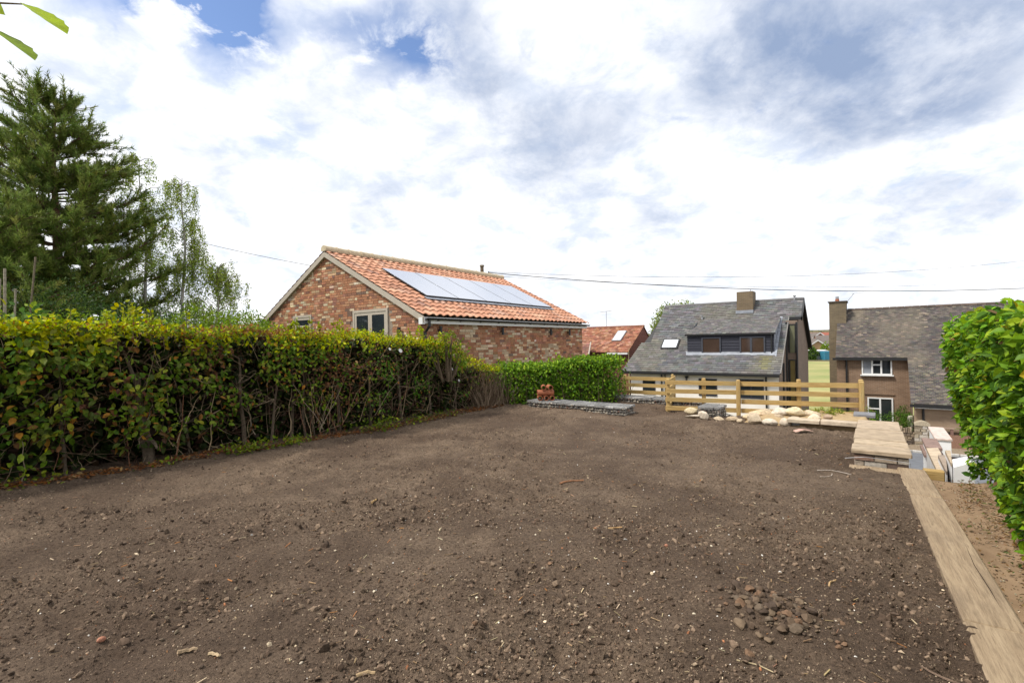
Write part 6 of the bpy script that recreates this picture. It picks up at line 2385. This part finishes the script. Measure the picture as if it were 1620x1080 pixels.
# clipped hedge, shrubs below the fence
bush('clipped_hedge', 'low rounded clipped hedge behind the stone boundary wall', 'hedge', [(21.0, 28.4, -3.25, 0.8, 0.6, 0.6), (22.0, 27.7, -3.2, 0.8, 0.55, 0.55), (22.5, 27.4, -3.3, 0.5, 0.5, 0.5)], 6000, 0.07, [(3, (0.09, 0.165, 0.03)), (2, (0.12, 0.21, 0.04)), (1, (0.05, 0.10, 0.02))], 71, False)
bush('garden_shrub', 'bright green shrubs behind the fence between the two houses', 'shrub', [(14.9, 24.6, -2.9, 1.1, 0.8, 0.9), (16.3, 24.3, -2.7, 1.1, 0.8, 0.75), (17.6, 24.4, -2.9, 0.9, 0.8, 0.7)], 5200, 0.09, LIMEG, 72, False)
bush('garden_shrub', 'wispy pale shrub in front of the white framed ground floor window', 'shrub', [(21.2, 28.9, -3.1, 0.35, 0.3, 0.6)], 500, 0.09, [(2, (0.30, 0.30, 0.10)), (1, (0.2, 0.26, 0.06))], 73)
bush('garden_shrub', 'small green shrub at the corner of the porch wall', 'shrub', [(22.6, 28.0, -2.75, 0.35, 0.3, 0.45)], 500, 0.08, MIDG, 74)
bush('weed_clump', 'yellowish weeds growing on the dry verge by the rocks', 'plant', [(6.05, 9.42, 0.15, 0.22, 0.14, 0.09), (6.35, 9.55, 0.14, 0.16, 0.12, 0.07)], 260, 0.05, [(2, (0.30, 0.30, 0.08)), (2, (0.20, 0.25, 0.05))], 75, False, simple=False)

# bamboo canes behind the hedge
for i, (x, y, zt, dx) in enumerate(((-7.72, 7.0, 2.83, 0.03), (-7.62, 7.05, 2.62, -0.02), (-7.40, 7.0, 2.66, 0.06), (-7.33, 7.0, 2.80, 0.02), (-7.28, 7.1, 2.52, 0.10), (-6.98, 7.1, 2.98, 0.32))):
    b = MB()
    b.tube([(0, 0, 0), (dx * 0.5, 0, zt * 0.5), (dx, 0, zt)], 0.016 if i in (0, 3) else 0.012, 6, (0.30, 0.26, 0.20) if i < 5 else (0.16, 0.13, 0.09))
    o = b.build('bamboo_cane', M_BARK, loc=(x - dx, y, 0))
    tag(o, ['thick upright grey cane at the far left', 'short thin cane second from the left', 'pale cane third from the left', 'thick cane in the middle of the row', 'short slanting cane beside the thick one', 'dark cane leaning right at the right end'][i] + ' above the hedge', 'garden cane', 'garden canes above the left hedge')


# tree behind the viewer whose lowest twig hangs into the top left corner
def sprig():
    base = (-2.06, 1.6, 2.95)
    root = thing('overhanging_tree', 'leafy green twig of an overhanging tree in the top left corner', 'tree', (-4.6, -1.6, -0.05), 0)
    off = np.array(base) - np.array((-4.6, -1.6, -0.05))
    b = MB()
    b.tube([(0, 0, -0.2), (0.05, 0.05, 1.5), (0.15, 0.15, 3.0), (0.2, 0.3, 4.6)], [0.16, 0.13, 0.10, 0.05], 9, (0.14, 0.10, 0.07))
    b.build('trunk', M_BARK, root)
    b = MB()
    b.tube([(0.15, 0.15, 3.0), (0.9, 1.2, 3.75), (1.7, 2.6, 3.75), tuple(off + np.array([-0.25, 0.02, 0.14])), tuple(off + np.array([0.05, 0, -0.10])), tuple(off + np.array([0.30, 0, -0.19])), tuple(off + np.array([0.46, 0, -0.2]))], [0.05, 0.03, 0.016, 0.007, 0.005, 0.004, 0.002], 6, (0.14, 0.10, 0.05))
    b.build('branch', M_BARK, root)
    leaf_blob('crown', [(0.1, 0.1, 4.6, 1.3, 1.1, 0.9), (-0.5, -0.4, 4.2, 1.0, 0.9, 0.7)], 1400, 0.16, [(2, (0.20, 0.28, 0.04)), (1, (0.28, 0.36, 0.04))], root, simple=False, seed=99, kind='stuff')
    k = 9
    for (x, y, z), d, nrm, s, c in (((0.46, 0.0, -0.20), (0.85, 0.0, -0.50), (0.1, -0.35, 1), 0.17, (0.34, 0.44, 0.03)),
                                    ((0.33, 0.0, -0.27), (0.86, 0.0, -0.50), (0.25, -0.15, 1), 0.20, (0.22, 0.31, 0.03)),
                                    ((0.22, 0.0, -0.26), (0.55, 0.1, -0.85), (0.3, -0.9, 0.4), 0.17, (0.34, 0.44, 0.03)),
                                    ((0.10, 0.0, -0.22), (0.2, 0.1, -0.9), (0.2, -0.9, 0.3), 0.18, (0.34, 0.44, 0.03)),
                                    ((0.20, 0.0, -0.14), (0.8, 0.1, -0.3), (0.2, -0.8, 0.5), 0.18, (0.34, 0.44, 0.03)),
                                    ((-0.06, 0.0, -0.05), (0.3, 0.1, -0.9), (0.2, -0.9, 0.3), 0.18, (0.34, 0.44, 0.03))):
        d, nn_ = np.array(d), np.array(nrm)
        ax, yv, zv = leaf_frames(d[None], nn_[None])
        ax, yv, zv = ax[0], yv[0], zv[0]
        vs_ = []
        for i in range(k + 1):                                 # toothed outline with a folded midrib
            t = i / k
            w = 0.30 * math.sin(math.pi * min(1, t * 0.92 + 0.06)) ** 0.8 * (1.0 if i % 2 else 0.84)
            if i in (0, k):
                w = 0.004
            for q in (-1, 0, 1):
                p = off + np.array([x, y, z]) + s * (ax * (t - 0.02 * abs(q)) + yv * w * q + zv * (0.10 * w * abs(q) * 2 - 0.10 * t * t))
                vs_.append(p)
        b = MB()
        b.add(vs_, [(i * 3 + q, i * 3 + q + 1, i * 3 + q + 4, i * 3 + q + 3) for i in range(k) for q in (0, 1)], c)
        b.build('leaf', M_LEAF, root)


sprig()


# ------------------------------------------------------------------ boundary wall by the road
def boundary():
    root = thing('stone_wall', 'rubble stone boundary wall beside the road with upright coping stones', 'wall', W(34.3, -1.5, -4.35), RZ)
    rng = random.Random(8)
    L = 3.1
    b = MB()
    b.box(0, L, 0.05, 0.4, -0.3, 0.72, (0.16, 0.13, 0.10))
    b.build('core', M_STONE, root)
    cols = [(0.24, 0.185, 0.13), (0.18, 0.14, 0.105), (0.30, 0.235, 0.165), (0.13, 0.105, 0.085)]
    ms = []
    for c in cols:
        q = MB()
        q.bbox(0, 1, 0, 0.12, 0, 1, 0.02, c, jit=0.02)
        ms.append(q.mesh('stone', M_STONE))
    z = 0.0
    while z < 0.68:
        h = rng.uniform(0.07, 0.13)
        x = rng.uniform(-0.1, 0)
        while x < L:
            w = rng.uniform(0.14, 0.38)
            o = link('stone', ms[rng.randrange(4)], root, loc=(x, rng.uniform(-0.02, 0.02), z))
            o.scale = (w - 0.015, 1, h - 0.012)
            x += w
        z += h
    x = 0
    while x < L - 0.05:
        w = rng.uniform(0.07, 0.13)
        o = link('coping_stone', ms[rng.randrange(4)], root, loc=(x, 0.0, 0.70))
        o.scale = (w - 0.02, 3.0, rng.uniform(0.2, 0.3))
        x += w
    pr = thing('gate_pillar', 'stone gate pillar with rounded cap at the end of the boundary wall', 'pillar', W(34.2, 1.66, -4.35), RZ)
    b = MB()
    b.box(0.04, 0.62, 0.04, 0.6, -0.3, 1.12, (0.2, 0.16, 0.12))
    b.build('core', M_STONE, pr)
    z = 0
    while z < 1.1:
        h = rng.uniform(0.13, 0.22)
        x = 0
        while x < 0.6:
            w = min(rng.uniform(0.18, 0.4), 0.66 - x)
            q = MB()
            c = rng.choice([(0.27, 0.22, 0.16), (0.21, 0.17, 0.125), (0.34, 0.29, 0.22), (0.42, 0.38, 0.33)])
            q.bbox(x, x + w - 0.015, -0.01, 0.1, z, min(z + h - 0.012, 1.13), 0.02, c, jit=0.012)
            q.build('stone', M_STONE, pr)
            x += w
        z += h
    q = MB()
    n = 9
    prof = [(0.0 + 0.66 * i / (n - 1), 1.14 + 0.24 * math.sin(math.pi * (0.12 + 0.76 * i / (n - 1)))) for i in range(n)]
    vs_ = [(x, yy, z_) for yy in (-0.03, 0.64) for x, z_ in prof] + [(x, yy, 1.13) for yy in (-0.03, 0.64) for x, z_ in prof]
    f = [(i, i + 1, i + 1 + n, i + n) for i in range(n - 1)] + [(2 * n + i, 2 * n + i + 1, i + 1, i) for i in range(n - 1)] + [(n + i, n + i + 1, 3 * n + i + 1, 3 * n + i) for i in range(n - 1)]
    f += [(0, n, 3 * n, 2 * n), (n - 1, 3 * n - 1, 4 * n - 1, 2 * n - 1)]
    q.add(vs_, f, (0.40, 0.34, 0.25))
    q.build('cap', M_STONE, pr)
    w2 = thing('brick_wall', 'low dark brick wall with spaced uprights right of the stone pillar', 'wall', W(34.4, 2.36, -4.35), RZ)
    b = MB()
    b.box(0, 3.5, 0, 0.22, -0.3, 0.72, (0.24, 0.14, 0.10))
    b.build('wall', M_BRICK, w2)
    for k in range(7):
        b = MB()
        b.box(0.3 + k * 0.48, 0.42 + k * 0.48, 0.02, 0.2, 0.721, 1.02, (0.20, 0.12, 0.10))
        b.build('upright', M_BRICK, w2)
    b = MB()
    b.box(0, 3.5, 0.0, 0.24, 1.021, 1.08, (0.30, 0.22, 0.17))
    b.build('rail', M_BRICK, w2)
    # pale post by the clipped hedge
    q = MB()
    q.bbox(0, 0.26, 0, 0.26, 0, 1.45, 0.06, (0.50, 0.46, 0.39), jit=0.012)
    o = q.build('stone_post', M_STONE, loc=W(35.2, 1.42, -4.3), rot=(0, 0, RZ))
    tag(o, 'pale stone post at the right end of the clipped hedge', 'post')
    dk = thing('dark_board_fence', 'low dark stained board fence beside the grey house corner', 'fence', W(27.3, -3.75, -4.3), RZ)
    for k in range(11):
        q = MB()
        q.bbox(k * 0.155, k * 0.155 + 0.147, 0, 0.02, 0, 2.2 + 0.01 * (k % 2), 0.004)
        q.build('board', M_CLADDING, dk)
    # metal bracing seen under the lowest rail
    br = thing('metal_trestle', 'thin dark metal trestle under the fence beside the dark gabion', 'frame', W(11.75, -2.75, -0.5), RZ)
    for p0, p1 in (((-0.55, 0, 0.28), (0.0, 0, 0.42)), ((0.0, 0, 0.42), (0.55, 0, 0.26)), ((0, 0, -0.6), (0, 0, 0.46)), ((-0.6, 0, 0.1), (0.6, 0, 0.1))):
        q = MB()
        q.tube([p0, p1], 0.013, 6)
        q.build('bar', M_BLACK, br)


boundary()


# ------------------------------------------------------------------ poles and wires
def pole(loc, h, label):
    root = thing('utility_pole', label, 'pole', loc, 0)
    b = MB()
    b.tube([(0, 0, 0), (0, 0, h)], [0.15, 0.11], 10, (0.17, 0.125, 0.085))
    b.build('shaft', M_BARK, root)
    b = MB()
    b.box(-0.30, 0.55, -0.05, 0.05, h - 0.62, h - 0.50, (0.14, 0.10, 0.07))
    b.build('crossarm', M_BARK, root)
    for x in (-0.25, 0.42):
        b = MB()
        b.tube([(x, 0, h - 0.5), (x, 0, h - 0.32)], [0.05, 0.035], 8)
        b.build('insulator', M_BLACK, root)
    b = MB()
    b.tube([(0, 0, h), (0, 0, h + 0.10)], [0.16, 0.13], 8, (0.22, 0.18, 0.13))
    b.build('cap', M_BARK, root)


pole((-1.85, 31.0, -3.5), 10.05, 'wooden utility pole top showing above the bungalow ridge')


def wire(p0, p1, sag, r, label):
    b = MB()
    P0, P1 = np.array(p0, float), np.array(p1, float)
    pts = []
    for k in range(33):
        t = k / 32
        p = P0 + (P1 - P0) * t
        p[2] -= sag * 4 * t * (1 - t)
        pts.append(p)
    b.tube(pts, r, 5, (0.05, 0.05, 0.055), cap=False)
    o = b.build('overhead_wire', M_BLACK)
    tag(o, label, 'wire', 'overhead wires')


wire((-1.42, 31.0, 6.15), (46, 36.0, 5.4), 0.9, 0.024, 'thick overhead wire running from the pole to the right edge')
wire((-1.45, 31.0, 6.2), (62, 46.0, 10.4), 1.5, 0.012, 'thin upper overhead wire rising to the right edge')
wire((-1.8, 31.0, 6.0), (48, 40.0, 6.5), 0.9, 0.009, 'faintest lower overhead wire to the right of the pole')
wire((-1.9, 31.0, 5.2), (-24, 33.0, 9.6), 0.5, 0.016, 'overhead wire running from behind the brick gable to the birches')


# ------------------------------------------------------------------ far houses and the wooded skyline
M_FARBRICK = mat_flat('far brick', (0.34, 0.16, 0.105), (0.28, 0.13, 0.09), 0.6, 0.95, 0, 0.1)
M_FARBUFF = mat_flat('far buff brick', (0.40, 0.27, 0.15), (0.33, 0.22, 0.12), 0.6, 0.95, 0, 0.1)
M_FARROOF = mat_flat('far grey roof', (0.17, 0.145, 0.13), (0.13, 0.11, 0.10), 0.5, 0.95, 0, 0.1)
M_FARRED = mat_flat('far red roof', (0.32, 0.12, 0.085), (0.25, 0.095, 0.07), 0.5, 0.95, 0, 0.1)


def far_house(label, x, y, w, d, eave, ridge, roofm, wallm, rz, gable_front=False, windows=2, z0=-4.45):
    root = thing('far_house', label, 'house', (x, y, z0), rz, 'houses beyond the field')
    b = MB()
    if gable_front:
        b.add([(-w / 2, 0, 0), (w / 2, 0, 0), (w / 2, 0, eave), (0, 0, ridge), (-w / 2, 0, eave)], [(0, 1, 2, 3, 4)])
    else:
        b.add([(-w / 2, 0, 0), (w / 2, 0, 0), (w / 2, 0, eave), (-w / 2, 0, eave)], [(0, 1, 2, 3)])
        for s in (-1, 1):
            b.add([(s * w / 2, 0, 0), (s * w / 2, d, 0), (s * w / 2, d, eave), (s * w / 2, d / 2, ridge), (s * w / 2, 0, eave)], [(0, 1, 2, 3, 4)])
    b.quad([(-w / 2, d, 0), (-w / 2, d, eave), (w / 2, d, eave), (w / 2, d, 0)])
    b.quad([(-w / 2, 0, 0), (-w / 2, 0, eave), (-w / 2, d, eave), (-w / 2, d, 0)])
    b.quad([(w / 2, 0, 0), (w / 2, d, 0), (w / 2, d, eave), (w / 2, 0, eave)])
    b.build('wall', wallm, root)
    b = MB()
    o = 0.35
    if gable_front:
        for s in (-1, 1):
            b.add([(0, -o, ridge + 0.05), (s * (w / 2 + o), -o, eave - 0.2), (s * (w / 2 + o), d, eave - 0.2), (0, d, ridge + 0.05)], [(0, 1, 2, 3)])
    else:
        b.quad([(-w / 2 - o, -o, eave - 0.1), (w / 2 + o, -o, eave - 0.1), (w / 2 + o, d / 2, ridge + 0.1), (-w / 2 - o, d / 2, ridge + 0.1)])
        b.quad([(-w / 2 - o, d + o, eave - 0.1), (-w / 2 - o, d / 2, ridge + 0.1), (w / 2 + o, d / 2, ridge + 0.1), (w / 2 + o, d + o, eave - 0.1)])
    b.build('roof', roofm, root)
    if gable_front:
        b = MB()
        for s in (-1, 1):
            b.add([(0, -o - 0.05, ridge + 0.1), (s * (w / 2 + o), -o - 0.05, eave - 0.15), (s * (w / 2 + o), -o - 0.05, eave - 0.5), (0, -o - 0.05, ridge - 0.3)], [(0, 1, 2, 3)])
        b.build('bargeboard', M_UPVC, root)
    for k in range(windows):
        xw = -w / 2 + w * (k + 0.5) / windows
        b = MB()
        b.box(xw - 0.7, xw + 0.7, -0.06, -0.002, eave - 1.5, eave - 0.3)
        wo = b.build('window', M_UPVC, root)
        b = MB()
        b.box(xw - 0.58, xw + 0.58, -0.08, -0.061, eave - 1.38, eave - 0.42)
        b.build('pane', M_GLASS, wo)


def fx(px, d):
    return (px - 810) / 765 * d


far_house('flat roofed pale building at the far edge of the field', fx(1295, 138), 138, 4.6, 5, 2.6, 2.7, M_UPVC, mat_flat('pale cladding', (0.42, 0.47, 0.48), None, 1, 0.9, 0, 0.2), -0.1, False, 1)
far_house('bungalow with brown gable end behind the pale building', fx(1293, 150), 150, 7.0, 9, 3.2, 5.6, M_FARROOF, M_FARBUFF, -0.1, True, 2)
far_house('long grey roofed bungalow behind the field', fx(1300, 158), 160, 18, 9, 2.8, 6.0, M_FARROOF, M_FARBRICK, -0.15, False, 4)
far_house('grey roofed house with white gable trim beyond the bungalows', fx(1297, 196), 196, 8.5, 9, 5.4, 8.4, M_FARROOF, M_FARBRICK, -0.1, True, 2)
far_house('orange brick house right of the white trimmed gable', fx(1312, 190), 190, 7.5, 8, 5.0, 7.2, M_FARROOF, M_FARBRICK, -0.3, False, 2)
far_house('grey roofed house at the left of the far houses', fx(1278, 200), 200, 9, 8, 5.0, 7.6, M_FARROOF, M_FARBUFF, 0.1, False, 3)
far_house('long red roofed terrace near the skyline', fx(1305, 255), 255, 20, 9, 5.8, 9.2, M_FARRED, M_FARBRICK, -0.2, False, 6)
far_house('red roofed house near the skyline on the left', fx(1284, 250), 250, 10, 9, 5.6, 8.6, M_FARRED, M_FARBRICK, 0.0, False, 3)
b = MB()
b.bbox(-1.6, 1.6, -1.0, 1.0, 0, 2.4, 0.12)
o = b.build('blue_cabin', mat_flat('blue paint', (0.03, 0.16, 0.24), (0.04, 0.2, 0.3), 2, 0.6, 0, 0.4), loc=(fx(1309, 136), 136, -4.43))
tag(o, 'small blue cabin at the far edge of the field', 'shed')
bush('far_tree', 'small green tree beside the blue cabin beyond the field', 'tree', [(fx(1308, 142), 142, -1.6, 1.6, 1.4, 2.2)], 700, 0.5, LIMEG, 80, False, 'trees beyond the field')
bush('far_tree', 'dark bush left of the pale building beyond the field', 'tree', [(fx(1285, 137), 137, -3.0, 1.6, 1.3, 1.8), (fx(1280, 138), 138, -2.6, 2.0, 1.3, 2.2)], 1200, 0.5, MIDG, 81, False, 'trees beyond the field')
parts = []
rg2 = random.Random(4)
for k in range(150):
    yy = rg2.uniform(330, 460)
    px = rg2.uniform(1150, 1480)
    hh = rg2.uniform(3.5, 6.5)
    parts.append((fx(px, yy), yy, -4.45 + 2.5 + hh * 0.5 + 0.012 * (yy - 330), 6.5, 5.0, hh))
o = leaf_blob('distant_wood', parts, 26000, 1.3, [(3, (0.055, 0.085, 0.05)), (2, (0.075, 0.105, 0.06)), (1, (0.04, 0.065, 0.045))], seed=90, shell=0.4)
o['kind'] = 'stuff'
o['label'] = 'dark band of distant trees along the skyline'
